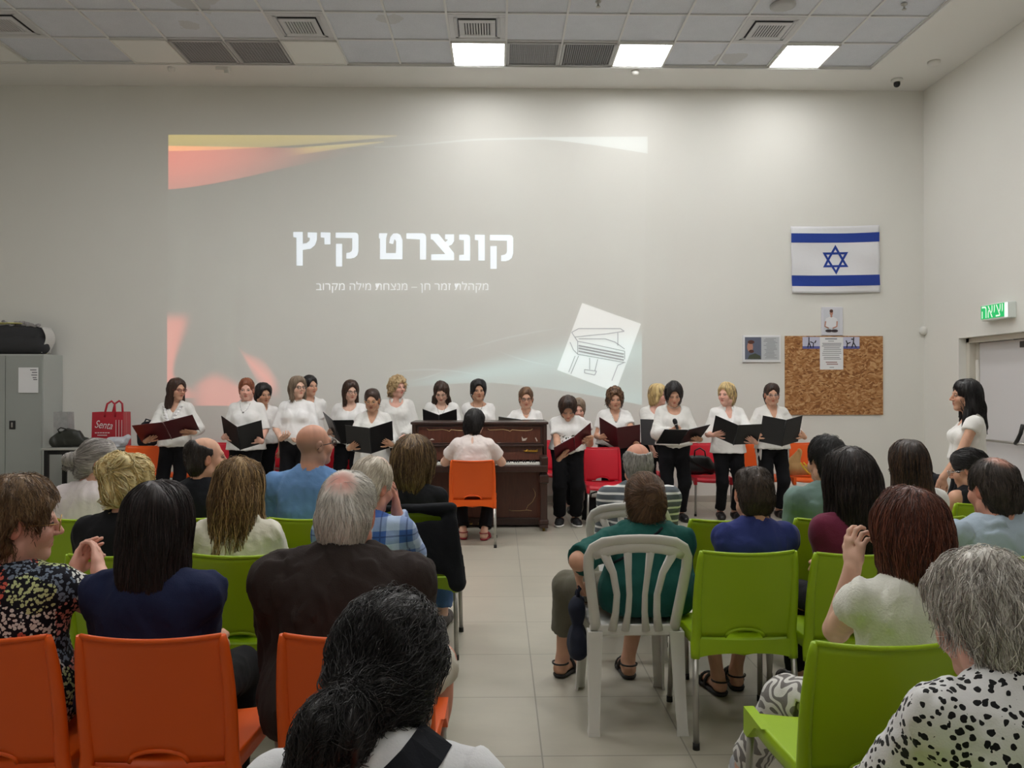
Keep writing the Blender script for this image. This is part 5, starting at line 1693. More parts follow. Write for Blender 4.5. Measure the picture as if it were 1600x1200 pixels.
MB().box((0, YU + .015, 1.00), (PW - .08, .03, .225)).build('upper_panel', WD, piano)
mb = MB()
for z in (1.092, .905): mb.box((0, YU - .006, z), (PW - .09, .014, .014), bev=.004)
for sx in (-1, 1): mb.box((sx * (hwp - .06), YU - .006, 1.0), (.02, .014, .2), bev=.004)
mb.build('panel_moulding', WD2, piano)
MB().box((0, YU - .035, .886), (PW - .08, .08, .02), bev=.005).build('music_ledge', WD2, piano)
MB().box((0, YU - .03, .80), (PW - .10, .022, .15), rot=Matrix.Rotation(math.radians(-8), 3, 'X'), bev=.004).build('fallboard', WD, piano)
MB().box((0, YU - .17, .66), (PW - .02, .32, .07), bev=.008).build('key_bed', WD2, piano)
mb = MB()
for sx in (-1, 1): mb.box((sx * (hwp - .045), YU - .17, .735), (.075, .30, .10), bev=.012)
mb.build('key_cheek', WD2, piano)
KW = (PW - .18) / 52
KEYW, KEYB = plain('ivory_keys', srgb(232, 230, 222), .3), plain('ebony_keys', srgb(18, 18, 20), .35)
mb = MB()
for k in range(52): mb.box((-hwp + .09 + (k + .5) * KW, YU - .205, .708), (KW - .0015, .15, .022), bev=.0015, seg=1)
mb.build('white_keys', KEYW, piano)
mb = MB()
for k in range(51):
    if (k + 5) % 7 in (0, 1, 3, 4, 5): mb.box((-hwp + .09 + (k + 1) * KW, YU - .175, .724), (KW * .5, .095, .022), bev=.002, seg=1)
mb.build('black_keys', KEYB, piano)
MB().box((0, YU + .02, .36), (PW - .08, .03, .53)).build('lower_panel', WD, piano)
MB().box((0, YU + .0, .06), (PW - .04, .05, .08), bev=.006).build('plinth', WD2, piano)
for sx in (-1, 1):
    lg = MB().box((sx * (hwp - .05), YU - .26, .34), (.075, .075, .56), bev=.01).box((sx * (hwp - .05), YU - .26, .55), (.10, .10, .09), bev=.012).box((sx * (hwp - .05), YU - .26, .10), (.10, .10, .05), bev=.01)
    lg = lg.box((sx * (hwp - .05), YU - .13, .055), (.09, .34, .04), bev=.008).build('leg', WD2, piano)
    M = Matrix.Translation((sx * (hwp - .05), YU - .26, .018)) @ Matrix.Rotation(PI / 2, 4, 'Y')
    MB().lathe([(.001, -.012), (.018, -.012), (.018, .012), (.001, .012)], 16, M).box((sx * (hwp - .05), YU - .26, .038), (.03, .03, .02)).build('caster', plain('brass', srgb(150, 120, 60), .35, .8), lg)
mb = MB()
for dx in (-.09, 0, .09): mb.box((dx, YU - .05, .05), (.03, .12, .012), bev=.005)
mb.build('pedals', plain('brass', srgb(150, 120, 60), .35, .8), piano)
GOLD = plain('gilt_trim', srgb(206, 170, 120), .4, .2)
def ppt(px, py, Yw): return at(px, py, PC.y + Yw) - PC
def gilt(pts, Yw, r=.0035):
    mb = MB().tube([ppt(x, y, Yw) for x, y in pts], r, n=6, flat=.5, up=(0, 1, 0))
    mb.build('gilt_scroll', GOLD, piano)
for x0 in (667, 762):
    gilt([(x0, 670), (x0 + 3, 672), (x0 + 14, 671.6), (x0 + 24, 671), (x0 + 32, 672.5), (x0 + 35, 674), (x0 + 38, 671.5), (x0 + 48, 672.5), (x0 + 60, 673), (x0 + 68, 672), (x0 + 70, 670)], YU - .004)
gilt([(832.5, 763), (836, 769), (836.5, 775), (832, 784), (825, 790), (821.5, 797)], YU + .002)
gilt([(795, 796.5), (800, 798), (812, 798), (824, 797), (831, 798)], YU + .002)
CHIP = plain('bare_veneer', srgb(206, 196, 184), .8)
for pts in ([(815, 682), (818, 685.5), (824, 684), (821, 688.5), (816, 689)], [(836, 684), (837.4, 683.6), (840, 689), (838.6, 690)], [(658, 689), (662, 683), (664, 682.6), (661, 687.5)], [(671, 687.5), (675, 684.8), (679, 687.2)], [(777, 691.5), (782.5, 691.5), (782.5, 695), (777, 695)]):
    mb = MB(); M0 = [ppt(x, y, YU) for x, y in pts]
    mb.prism([(p.x, p.z) for p in M0], .004, Matrix.Translation((0, YU - .0035, 0)))
    mb.build('veneer_chip', CHIP, piano)
# gilt maker's script on the fallboard
GL = plain('gilt_letters', srgb(226, 176, 60), .3, .5)
zz = lambda x, y: (640 + x / 6, 640 + y / 6)
script = [[(1070, 388), (1095, 386), (1112, 376), (1100, 372), (1092, 390), (1108, 392)], [(1112, 392), (1120, 380), (1124, 392)], [(1128, 392), (1136, 378), (1140, 391), (1146, 379), (1150, 391)], [(1154, 391), (1160, 379), (1166, 391)], [(1170, 391), (1176, 379), (1182, 391)], [(1186, 391), (1192, 378), (1196, 372), (1199, 390)], [(1080, 392), (1197, 394)]]
mb = MB()
for ln in script: mb.tube([ppt(*zz(x, y), YU - .05) for x, y in ln], .0035, n=6, flat=.5, up=(0, 1, 0))
mb.build('maker_lettering', GL, piano)

# ------------------------------------------------------------------ left side: cabinet, table and the things on them
CABM = plain('cabinet_grey', srgb(158, 162, 158), .45, .1)
CABS = plain('cabinet_side', srgb(178, 182, 178), .45, .1)
cx1, cx0, cf = -5.70, -6.80, 9.77
ctop = 1.93
cab = thing('metal_cabinet', 'tall grey two-door metal cabinet at the left edge, against the wall', 'cabinet', ((cx0 + cx1) / 2, cf + .21, 0))
hwc = (cx1 - cx0) / 2
MB().box((0, 0, ctop / 2 + .02), (2 * hwc, .42, ctop - .04), bev=.004).build('body', CABS, cab)
MB().box((0, 0, .02), (2 * hwc - .04, .38, .04)).build('plinth', plain('dark_metal', srgb(60, 58, 56), .4, .5), cab)
split = at(10, 620, cf).x - (cx0 + cx1) / 2
for a, b in ((-hwc + .012, split - .004), (split + .004, hwc - .012)):
    d = MB().box(((a + b) / 2, -.222, ctop / 2 + .03), (b - a, .022, ctop - .10), bev=.004).build('door', CABM, cab)
    if a > -.1:
        hx, hz = at(19, 664, cf - .03).x - cab.location.x, at(19, 664, cf - .03).z
        hd = MB().box((hx, -.236, hz), (.075, .012, .105), bev=.004).build('handle', plain('black_plastic', srgb(24, 24, 26), .4), d)
        MB().box((hx, -.244, hz), (.018, .012, .06), bev=.004).build('lock', plain('satin_metal', srgb(178, 175, 170), .35, .7), hd)
tag(MB().box((at(47, 594, cf).x, cf - .036, at(47, 594, cf).z), (.245, .002, .315)).build('notice_sheet', PAPER), 'white notice sheet taped to the grey cabinet door', 'paper')
nt_ = bpy.data.objects['notice_sheet']
mb = MB()
for k, (x0, x1, y) in enumerate(((47, 57, 578), (50, 58, 582), (49, 58, 586), (51, 57, 590), (52, 58, 593))):
    a, b = at(x0, y - .7, cf - .039), at(x1, y + .7, cf - .039); mb.box((a + b) / 2, (b.x - a.x, .0008, a.z - b.z))
mb.build('printed_text', INKD, nt_)
SOFTB = cloth('case_fabric', srgb(58, 58, 60), fold=.3)
def soft_thing(name, label, cat, ops, mat, h=.012, loc=(0, 0, 0)):
    V, Q, _ = soft(sorted(ops, key=lambda q: q[0] == 'c'), h)
    o = link(name, np_mesh(name, V, Q), None, mat)
    o.location = loc
    return tag(o, label, cat)
bx, bz = at(10, 530, 9.9).x, ctop
o = soft_thing('storage_bag', 'dark grey stuffed bag lying on top of the metal cabinet', 'bag',
               [('u', rc((-.35, 0, .13), (.38, 0, .13), .14, .13, flat=((0, 1, 0), 1.1))), ('u', rc((-.35, 0, .26), (.36, 0, .25), .12, .10, k=.06)), ('u', rc((-.35, -.05, .09), (.42, -.05, .09), .09, .085, k=.05)),
                ('c', (V3(0, 0, .004), V3(0, 0, -1), V3(-9, -9, -9), V3(9, 9, 9))), ('n', wrinkle(.008, 12, 4))], SOFTB, .012, (bx, 9.97, bz + .004))
CLW = cloth('cloth_white', srgb(206, 204, 200))
mb = MB()
mb.grid(lambda u, v: Vector((.46 + .03 * u + .055 * math.sin(PI * min(1, v * 1.15)), -.10 + .16 * u, lerp(.345, .02, v))), 8, 10)
o2 = mb.build('white_band', CLW, o); md = o2.modifiers.new('t', 'SOLIDIFY'); md.thickness = .006
V, Q, _ = soft([('u', rc((.0, 0, .385), (.14, .03, .40), .022, .03)), ('u', rc((.14, .03, .40), (.24, -.02, .385), .03, .02)), ('u', rc((.05, -.03, .37), (-.05, -.06, .41), .018, .010)), ('u', rc((.24, -.02, .385), (.38, -.04, .36), .015, .022)), ('n', wrinkle(.012, 40, 8))], .007)
link('tied_cloth', np_mesh('tied_cloth', V, Q), o, cloth('cloth_grey', srgb(150, 146, 146)))
V, Q, _ = soft([('u', ell((-.05, 0, .395), (.22, .08, .015))), ('u', ell((.40, .0, .02), (.05, .10, .018)))], .007)
link('yellow_lining', np_mesh('yellow_lining', V, Q), o, cloth('cloth_yellow', srgb(190, 186, 120)))
# table
tz = at(140, 700, 9.27).z
ta, tb = at(64, 700, 9.27).x, at(240, 700, 9.27).x
tb_ = thing('folding_table', 'long grey-topped table with black legs between the cabinet and the singers', 'table', ((ta + tb) / 2, 9.50, 0))
MB().box((0, 0, tz - .014), (tb - ta, .46, .028), bev=.006).build('table_top', plain('table_grey', srgb(164, 164, 158), .5), tb_)
BLK = plain('black_steel', srgb(24, 24, 26), .45, .3)
for sx in (-1, 1):
    for sy in (-1, 1): MB().box((sx * ((tb - ta) / 2 - .045), sy * .19, (tz - .028) / 2), (.045, .045, tz - .028), bev=.004).build('leg', BLK, tb_)
MB().box((0, -.19, tz - .055), (tb - ta - .12, .03, .05)).box((0, .19, tz - .055), (tb - ta - .12, .03, .05)).build('apron_rail', BLK, tb_)
# bags on the table
gy = 9.55
def paper_bag(name, label, x0, x1, top, Y, depth, mat, lean=0.0):
    a, b = at(x0, 690, Y), at(x1, 690, Y); zt = at(x0, top, Y).z
    t = thing(name, label, 'bag', ((a.x + b.x) / 2, Y + depth / 2, tz))
    w2, h = (b.x - a.x) / 2, zt - tz
    mb = MB()
    ring = lambda k, z: [Vector((-w2 * k, -depth / 2, z)), Vector((w2 * k, -depth / 2, z)), Vector((w2 * k, -depth * .1, z)), Vector((w2 * k * .985, 0, z)), Vector((w2 * k, depth / 2, z)), Vector((-w2 * k, depth / 2, z)), Vector((-w2 * k * .985, 0, z))]
    rows = [[mb.bm.verts.new(p + Vector((lean * z, 0, 0))) for p in ring(k, z)] for k, z in ((1.02, 0.0), (1.0, h * .3), (.99, h * .7), (.97, h))]
    for q, r_ in zip(rows, rows[1:]):
        for k in range(7): mb.bm.faces.new((q[k], q[(k + 1) % 7], r_[(k + 1) % 7], r_[k]))
    mb.bm.faces.new(rows[0])
    o = mb.build('bag_body', mat, t); md = o.modifiers.new('t', 'SOLIDIFY'); md.thickness = .003
    return t, w2, h
SILV = plain('silver_paper', srgb(166, 166, 166), .35, .3, var=.35, vscale=18)
t, w2, h = paper_bag('gift_bag', 'tall silver-grey gift bag on the table beside the cabinet', 84, 107, 644, 9.55, .14, SILV, -.02)
REDP = plain('red_glossy', srgb(176, 14, 40), .3, coat=.4)
t, w2, h = paper_bag('shopping_bag', 'glossy red shopping bag with white lettering on the table', 143, 193, 644, 9.50, .19, REDP)
for yy in (-.095, .095):
    mb = MB().tube([(-.035, yy, h - .06), (-.03, yy, h), (.0, yy - .01, h + .10), (.05, yy - .005, h + .135), (.085, yy, h + .10), (.09, yy, h), (.09, yy, h - .06)], .014, n=6, flat=.25, up=(0, 1, 0))
    mb.build('bag_handle', REDP, t)
WLET = plain('white_print', srgb(226, 214, 214), .6)
text_obj('lettering', 'Senta', WLET, t, .115, Matrix.Translation((-.035, -.1045, h * .62)) @ STAND @ Matrix.Rotation(-.10, 4, 'Z') @ Matrix(((.85, .28, 0, 0), (0, 1.15, 0, 0), (0, 0, 1, 0), (0, 0, 0, 1))))
mb = MB()
for z, a in ((.40, .085), (.33, .055)):
    for k in range(6): mb.box((-.06 + (k - 2.5) * a * .36, -.104, h * z), (a * .28, .001, .010))
for k in range(3): mb.box((w2 * .55 + k * .035, -.104, h * .5), (.006, .001, h * .55))
mb.build('printed_text', WLET, t)
HB = plain('dark_leather', srgb(38, 40, 34), .5, bump=.1, bscale=90)
x0 = at(112, 690, 9.45)
o = soft_thing('handbag', 'dark olive slouchy handbag lying on the table before the silver bag', 'bag',
               [('u', rc((-.17, 0, .06), (.20, 0, .06), .07, .06, k=.03)), ('u', rc((-.10, .01, .13), (.10, .01, .14), .06, .055, k=.06)), ('u', rc((.05, 0, .16), (-.02, 0, .17), .05, k=.05)),
                ('c', (V3(0, 0, .003), V3(0, 0, -1), V3(-9, -9, -9), V3(9, 9, 9))), ('n', wrinkle(.008, 18, 14))], HB, .008, (x0.x, 9.40, tz + .003))
MB().tube([(-.10, -.03, .17), (-.11, -.05, .21), (-.07, -.06, .235), (-.02, -.05, .22), (.0, -.03, .19)], .008, n=6).build('bag_handle', HB, o)
x0 = at(187, 688, 9.42)
o = soft_thing('plastic_bag', 'small crumpled white plastic bag before the red shopping bag', 'bag',
               [('u', ell((0, 0, .055), (.13, .07, .06))), ('u', rc((.02, 0, .06), (.11, 0, .11), .05, .045, k=.04)), ('c', (V3(0, 0, .003), V3(0, 0, -1), V3(-9, -9, -9), V3(9, 9, 9))), ('n', wrinkle(.014, 30, 31))], plain('grey_white_plastic', srgb(196, 200, 208), .35, var=.3, vscale=14), .007, (x0.x, 9.37, tz + .003))
for px in (151, 162):
    p = at(px, 688, 9.45)
    t = tag(MB().lathe([(.001, 0), (.03, .004), (.042, .03), (.042, .05), (.03, .075), (.008, .084), (.001, .08)], 16).build('pomegranate', plain('fruit_brown', srgb(120, 84, 70), .5, var=.3), smooth=True), ('round brownish fruit on the table, beside the white plastic bag', 'round brownish fruit on the table, nearer the dark handbag')[px == 151], 'fruit')
    t.location = (p.x, 9.35, tz + .002)
# dark handbag hung at the orange chair by the table
p = at(219, 690, 9.62)
o = soft_thing('handbag', 'black upright handbag on the right end of the long table', 'bag', [('u', rc((-.06, 0, .0), (.05, 0, .02), .07, .06, flat=((0, 1, 0), .6))), ('u', rc((-.02, 0, .12), (.03, 0, .14), .06, .04, k=.05, flat=((0, 1, 0), .6))), ('u', rc((-.06, 0, -.07), (.06, 0, -.06), .06, k=.04, flat=((0, 1, 0), .6))), ('n', wrinkle(.006, 20, 3))], cloth('black_canvas', srgb(32, 32, 36)), .009, (at(229, 690, 9.4).x, 9.42, tz + .135))
MB().tube([(-.05, 0, .13), (-.03, .03, .2), (.0, .09, .18), (.02, .12, .05)], .010, n=6).build('bag_handle', cloth('black_canvas', srgb(32, 32, 36)), o)
# bottle on a red chair between the singers
p = at(424, 700, 9.55)
t = thing('water_bottle', 'clear plastic bottle standing on the red chair between two singers', 'bottle', (at(432, 700, 10.1).x + .04, 9.78, .445))
CLR = plain('clear_plastic', srgb(205, 210, 212), .12); CLR.node_tree.nodes['Principled BSDF'].inputs['Transmission Weight'].default_value = .7
MB().lathe([(.001, 0), (.034, 0), (.036, .02), (.034, .08), (.036, .12), (.036, .17), (.024, .205), (.012, .22), (.012, .235)], 18).build('bottle_body', CLR, t, smooth=True)
MB().lathe([(.001, .232), (.015, .232), (.015, .25), (.001, .25)], 14).build('cap', plain('cap_blue', srgb(70, 110, 170), .4), t)
# bag on the red chair at the right, tote on the orange one, dark bags on the floor
p = at(1092, 720, 9.3)
o = soft_thing('handbag', 'black leather handbag sitting on the red chair behind the singers', 'bag', [('u', rc((-.13, 0, .08), (.13, 0, .08), .075, .07, k=.04, flat=((0, 1, 0), .8))), ('u', rc((-.08, 0, .19), (.09, 0, .18), .05, k=.06)), ('c', (V3(0, 0, .003), V3(0, 0, -1), V3(-9, -9, -9), V3(9, 9, 9))), ('n', wrinkle(.008, 20, 41))], plain('black_leather', srgb(26, 26, 28), .35, bump=.1, bscale=90), .008, (p.x, 9.27, .455))
MB().tube([(-.07, -.02, .2), (-.06, -.02, .30), (0, -.02, .33), (.06, -.02, .29), (.07, -.02, .2)], .009, n=6).build('bag_handle', plain('black_leather', srgb(26, 26, 28), .35), o)
p = at(1243, 720, 9.3)
TAN = cloth('tan_canvas', srgb(188, 148, 98))
o = soft_thing('tote_bag', 'tan canvas tote bag slumped on the orange chair', 'bag', [('u', rc((-.12, 0, .05), (.13, -.02, .05), .07, .06, k=.03, flat=((0, 1, 0), .8))), ('u', rc((-.05, .02, .10), (.04, .04, .27), .10, .045, k=.05, flat=((0, 1, 0), .6))), ('c', (V3(0, 0, .003), V3(0, 0, -1), V3(-9, -9, -9), V3(9, 9, 9))), ('n', wrinkle(.010, 16, 51))], TAN, .008, (p.x, 9.27, .455))
YS = cloth('yellow_strap', srgb(222, 190, 60))
MB().tube([(.02, -.075, .16), (.05, -.095, .10), (.09, -.10, .05), (.13, -.09, .02)], .010, n=6, flat=.3, up=(0, 1, 0)).tube([(.06, -.06, .16), (.11, -.08, .10), (.17, -.075, .05), (.2, -.07, .02)], .010, n=6, flat=.3, up=(0, 1, 0)).build('bag_strap', YS, o)
p = at(924, 820, 8.75)
o = soft_thing('floor_bag', 'black bag standing on the floor under the red chair nearest the piano', 'bag', [('u', rc((-.07, 0, .10), (.08, 0, .10), .07, k=.03, flat=((0, 1, 0), .8))), ('u', rc((-.06, 0, .22), (.07, 0, .24), .06, .05, k=.06, flat=((0, 1, 0), .8))), ('c', (V3(0, 0, .003), V3(0, 0, -1), V3(-9, -9, -9), V3(9, 9, 9))), ('n', wrinkle(.007, 20, 61))], cloth('black_canvas', srgb(32, 32, 36)), .008, (p.x + .02, 8.62, 0))
MB().tube([(-.05, -.02, .26), (-.04, -.02, .33), (.02, -.02, .35), (.06, -.02, .32), (.06, -.02, .26)], .009, n=6).build('bag_handle', cloth('black_canvas', srgb(32, 32, 36)), o)
# case on a stand beside the conductor
p = at(1468, 760, 6.3)
st = thing('side_stand', 'white side stand beside the standing young woman', 'stand', (p.x, 6.52, 0))
MB().box((0, 0, .60), (.26, .3, .02), bev=.006).build('stand_top', MONO, st)
for sx in (-1, 1):
    for sy in (-1, 1): MB().tube([(sx * .10, sy * .12, .59), (sx * .12, sy * .14, 0)], .014, n=8).build('leg', MONO, st)
o = soft_thing('equipment_case', 'black soft equipment case on the white stand by the young woman', 'case', [('u', rc((-.08, -.05, .10), (.08, -.05, .10), .07, k=.02)), ('u', rc((-.08, .05, .10), (.08, .05, .10), .07, k=.02)), ('c', (V3(0, 0, .003), V3(0, 0, -1), V3(-9, -9, -9), V3(9, 9, 9))), ('n', wrinkle(.004, 16, 71))], cloth('black_canvas', srgb(32, 32, 36)), .009, (p.x, 6.52, .612))
MB().tube([(-.06, -.02, .165), (-.04, -.02, .20), (.04, -.02, .20), (.06, -.02, .165)], .009, n=6).build('case_handle', cloth('black_canvas', srgb(32, 32, 36)), o)
# ------------------------------------------------------------------ the people
H = lambda *c: [srgb(*x) for x in c]
BLACKH = H((26, 23, 24), (40, 36, 36), (18, 16, 17))
DKBRN = H((48, 34, 28), (72, 50, 40), (34, 25, 22))
BROWN = H((92, 66, 48), (128, 94, 66), (66, 46, 34))
GREYBR = H((118, 100, 84), (150, 130, 110), (86, 72, 60))
BLOND = H((196, 166, 112), (222, 196, 140), (150, 120, 78))
REDBR = H((120, 66, 44), (150, 88, 58), (84, 46, 34))
GREY = H((168, 162, 158), (200, 194, 190), (120, 114, 110))
WHITEH = H((214, 210, 204), (236, 232, 226), (176, 170, 164))
FAIR, TAN_, PINK, OLIVE = srgb(222, 180, 158), srgb(208, 160, 134), srgb(224, 174, 156), srgb(198, 152, 124)
def blouse(i=0): return cloth('blouse_%d' % i, [srgb(236, 234, 232), srgb(228, 226, 222), srgb(240, 238, 238)][i], fold=[.35, .55, .25][i], strength=.2)
BLK_T = cloth('black_trousers', srgb(16, 16, 20), fold=.4)
SHOEB = dict(kind='shoe', mat=plain('black_shoe', srgb(22, 21, 22), .4))
TRAIN = dict(kind='trainer', mat=plain('trainer_black', srgb(28, 28, 30), .6), sole=plain('trainer_sole', srgb(222, 222, 220), .5))
TRAING = dict(kind='trainer', mat=plain('trainer_grey', srgb(176, 178, 182), .7), sole=plain('trainer_sole', srgb(222, 222, 220), .5))
SAND = dict(kind='sandal', name='sandal', mat=plain('sandal_black', srgb(30, 28, 28), .6))
GFR = plain('frame_dark', srgb(36, 26, 26), .3)
GFG = plain('frame_gold', srgb(190, 150, 90), .3, .6)
PEARL = plain('pearl', srgb(228, 222, 210), .25)
SILVER = plain('silver', srgb(190, 190, 190), .25, .8)
GEAR = plain('earring_gold', srgb(214, 190, 140), .25, .6)

# ---- music folders
FOLD_BLACK, FOLD_RED = plain('folder_black', srgb(24, 25, 30), .35), plain('folder_maroon', srgb(84, 24, 34), .35)
PAGE = plain('music_page', srgb(228, 228, 226), .8)
def hold(c=(0, .30, 1.02), tilt=45, yaw=0, roll=0, open_=150, under=.034, grip=.6, big=1.1):
    """hands for a folder whose spine stands at c: palms up under the covers"""
    R = rz(-yaw) @ rx(tilt) @ ry(-roll)
    out = {}
    a = math.radians((180 - open_) / 2)
    for sx in (-1, 1):
        u = V3(sx * math.cos(a), 0, math.sin(a))
        w_ = np.array(c) + R @ (u * (.235 * grip * big + .07) + V3(0, -.10 * big, 0) + V3(-sx * math.sin(a), 0, math.cos(a)) * -under)
        out[sx] = dict(w=tuple(w_), dir=tuple(R @ V3(-sx * .75, .65, sx * 0.0 - .05)), n=tuple(R @ V3(-sx * math.sin(a), 0, math.cos(a))), curl=2, thumb=50, tn=0.0, pole=(sx * .30, -.7, -.9))
    carve = []
    for sx in (-1, 1):      # hands lie flat against the covers
        Rc = R @ ry(-sx * math.degrees(a) * -1 if False else -sx * math.degrees(a))
        carve.append(boxp(np.array(c) + Rc @ V3(sx * .122 * big, 0, .022), (.122 * big, .162 * big, .030), Rc))
    return dict(c=c, R=R, a=a, carve=carve, big=big), out[1], out[-1]
_fold = {}
def folder(F, h, label, mat=FOLD_BLACK, group='music folders of the choir', pages=True):
    if F is None: return
    t = thing('music_folder', label, 'folder', group=group)
    M3 = Matrix([list(r) for r in h['R']]).to_4x4()
    t.matrix_world = F.world @ Matrix.Translation(h['c']) @ M3
    a = h['a']
    for sx in (-1, 1):
        R = Matrix.Rotation(-sx * a, 4, 'Y')
        kb = h.get('big', 1.0); mb = MB(); mb.box((sx * .122 * kb, 0, 0), (.236 * kb, .315 * kb, .005), bev=.002)
        bmesh.ops.transform(mb.bm, matrix=R, verts=mb.bm.verts)
        mb.build('cover', mat, t)
        if pages:
            mb = MB(); mb.box((sx * .114 * kb, .004, .0055), (.205 * kb, .288 * kb, .004))
            bmesh.ops.transform(mb.bm, matrix=R, verts=mb.bm.verts)
            pg = mb.build('page', PAGE, t)
            mb = MB()
            for k in range(6): mb.box((sx * .112, -.10 + k * .04, .0078), (.165, .010, .0006))
            bmesh.ops.transform(mb.bm, matrix=R, verts=mb.bm.verts)
            mb.build('printed_text', INKD, pg)
    MB().tube([(0, -.157 * kb, -.004), (0, .157 * kb, -.004)], .006, n=8).build('spine', mat, t)
    return t

def hair_rise(k):
    h = k.get('hair')
    if not h or STYLES[h['style']].get('ring'): return .003
    st = dict(STYLES[h['style']]); st.update(h.get('over', {}))
    return st['t'] * .8 + .006 + max(0, st['top'] - .008) * .6

def singer(key, label, px, ty, Y, **k):
    q = at(px, ty, Y)
    k.setdefault('heading', 180)
    head = k.get('head', (0, 0, 0))
    k.setdefault('g', 1.08); k.setdefault('coarse', .011); k.setdefault('fine', .005)
    k.setdefault('legs', dict(mat=BLK_T)); k.setdefault('shoes', SHOEB)
    hd = k.pop('heading')
    return person(key, label, (q.x, Y + (.03 if hd == 180 else 0), 0), hd, top=q.z - hair_rise(k), **k)
W0 = lambda **k: dict(dict(mat=blouse(0), name='blouse', sleeve='three', neck='scoop', hem=.84), **k)

h, r, l = hold((-.06, .37, 1.03), 30, -8, -12, 170, big=1.3)
F = singer('c1', 'leftmost singer, long dark hair, red glasses and white blouse', 273, 591, 9.0, skin=TAN_, g=1.0, head=(-55, 4, 0), lean=2, hair=dict(style='long', cols=DKBRN, n=500, len=.16, blobs=(('rc', (.05, -.06, -.1), (.085, -.03, -.2), .05, .035),)), glasses=dict(mat=plain('frame_red', srgb(120, 30, 34), .3)), earrings=PEARL,
           shirt=W0(sleeve='long', neck='v', loose=.02, mat=blouse(1)), right=r, left=l, carve=h['carve'])
if F is not None:
    sh = [c for c in F.root.children if c.name.startswith('blouse')][0]
    for sx in (-1, 1):
        mb = MB(); rows = []
        for k in range(25):
            t_ = k / 24; x, z = sx * lerp(.075, .008, t_), lerp(.475, .30, t_)
            ok, pp, n_, _i = sh.ray_cast(Vector(F.US(x, .6, z)), Vector((0, -1, 0)))
            if ok:
                wv = .010 * math.sin(t_ * 34)
                rows.append([mb.bm.verts.new(pp + n_ * .003), mb.bm.verts.new(pp + n_ * (.014 + wv) + Vector((sx * .022, 0, .004 + wv * .6))), mb.bm.verts.new(pp + n_ * .004 + Vector((sx * (.040 + wv), 0, 0)))])
        for a_, b_ in zip(rows, rows[1:]):
            for q_ in (0, 1): mb.bm.faces.new((a_[q_], a_[q_ + 1], b_[q_ + 1], b_[q_]))
        o = mb.build('ruffle', blouse(2), sh, smooth=True); md = o.modifiers.new('t', 'SOLIDIFY'); md.thickness = .002
folder(F, h, 'maroon music folder of the leftmost singer, lying almost flat', FOLD_RED)
h, r, l = hold((-.04, .38, .95), 50, -10, 10, 112)
F = singer('c2', 'red-haired singer in a white embroidered blouse, second from the left in the front row', 384, 591, 8.9, skin=PINK, g=1.15, head=(-12, 6, 0), hair=dict(style='short', cols=REDBR, n=300, len=.07, over=dict(t=.011, ears=True)), shirt=W0(sleeve='elbow', neck='crew', hem=.80, loose=.016), right=r, left=l, carve=h['carve'], necklace=dict(mat=SILVER, drop=.12, r=.002, pendant=True))
folder(F, h, 'black music folder of the red-haired singer, opened in a steep V with pages')
singer('c3', 'dark-haired singer almost hidden behind the red-haired one', 408, 598, 9.36, skin=OLIVE, head=(-40, 8, 0), hair=dict(style='short', cols=BLACKH, n=300, len=.08), shirt=W0(sleeve='short'))
F = singer('c4', 'singer with a grey-brown bob, glasses and a round pendant, left of the bald man', 463, 588, 8.9, skin=FAIR, g=1.08, head=(-38, -2, 0), hair=dict(style='bob', cols=GREYBR, n=500, len=.12), glasses=dict(mat=GFR), necklace=dict(mat=PEARL, beads=True, r=.006, drop=.012), shirt=W0(sleeve='elbow', neck='crew', hem=.93, mat=blouse(2)),
           right=dict(w=(.12, .22, .93), dir=(-.6, .5, .4), n=(-.4, 0, .9), curl=45), left=dict(w=(-.14, .22, .90), dir=(.8, .4, 0), n=(0, 0, 1), curl=35))
singer('c5', 'singer with short black hair seen behind the grey-brown bob', 481, 587, 9.40, skin=TAN_, head=(-48, 0, 0), hair=dict(style='crop', cols=BLACKH, n=300, len=.06, over=dict(t=.016)), shirt=W0(sleeve='short'), right=dict(w=(.12, .2, .9)), left=dict(w=(-.10, .22, .92), pole=(-.1, -.8, -.5)))
h, r, l = hold((.08, .36, .99), 55, 18, 18, 140)
F = singer('c6', 'singer with long brown hair and glasses, right of the bald man, buttoned white blouse', 546, 594, 9.42, skin=FAIR, g=1.12, head=(-25, 6, 0), hair=dict(style='bob', cols=DKBRN + BROWN, n=500, len=.14, over=dict(nape=-.17, sides=-.14)), glasses=dict(mat=GFR), shirt=W0(sleeve='short', hem=.84), right=r, left=l, carve=h['carve'])
folder(F, h, 'black music folder held low by the brown-haired singer with glasses')
h, r, l = hold((-.03, .36, .94), 56, -4, -8, 140)
F = singer('c7', 'short singer with tied dark hair in a long white shirt, left of the piano', 582, 607, 8.6, skin=OLIVE, g=1.15, head=(0, 12, 0), hair=dict(style='tied', cols=DKBRN, n=300, len=.08, flow=(0, -.11, .02)), glasses=dict(mat=GFG), shirt=W0(sleeve='long', neck='v', hem=.60, flare=1.12, loose=.02, mat=blouse(1)), right=r, left=l, carve=h['carve'])
folder(F, h, 'black music folder held open by the short singer in the long white shirt')
singer('c8', 'singer with curly blond hair and a layered white shirt, left of the piano', 619, 587, 9.5, skin=PINK, g=1.2, head=(-40, 2, 0), hair=dict(style='curly', curl=.8, cols=H((190, 160, 116), (214, 188, 146), (150, 122, 86)), n=700, len=.07, r=.0022), shirt=W0(sleeve='long', neck='scoop', loose=.02, collar=True, mat=blouse(1)), right=dict(w=(.12, .2, .92), curl=40), left=dict(w=(-.12, .2, .92), curl=40))
h, r, l = hold((0, .38, 1.06), 62, 0, 0, 110, big=1.0)
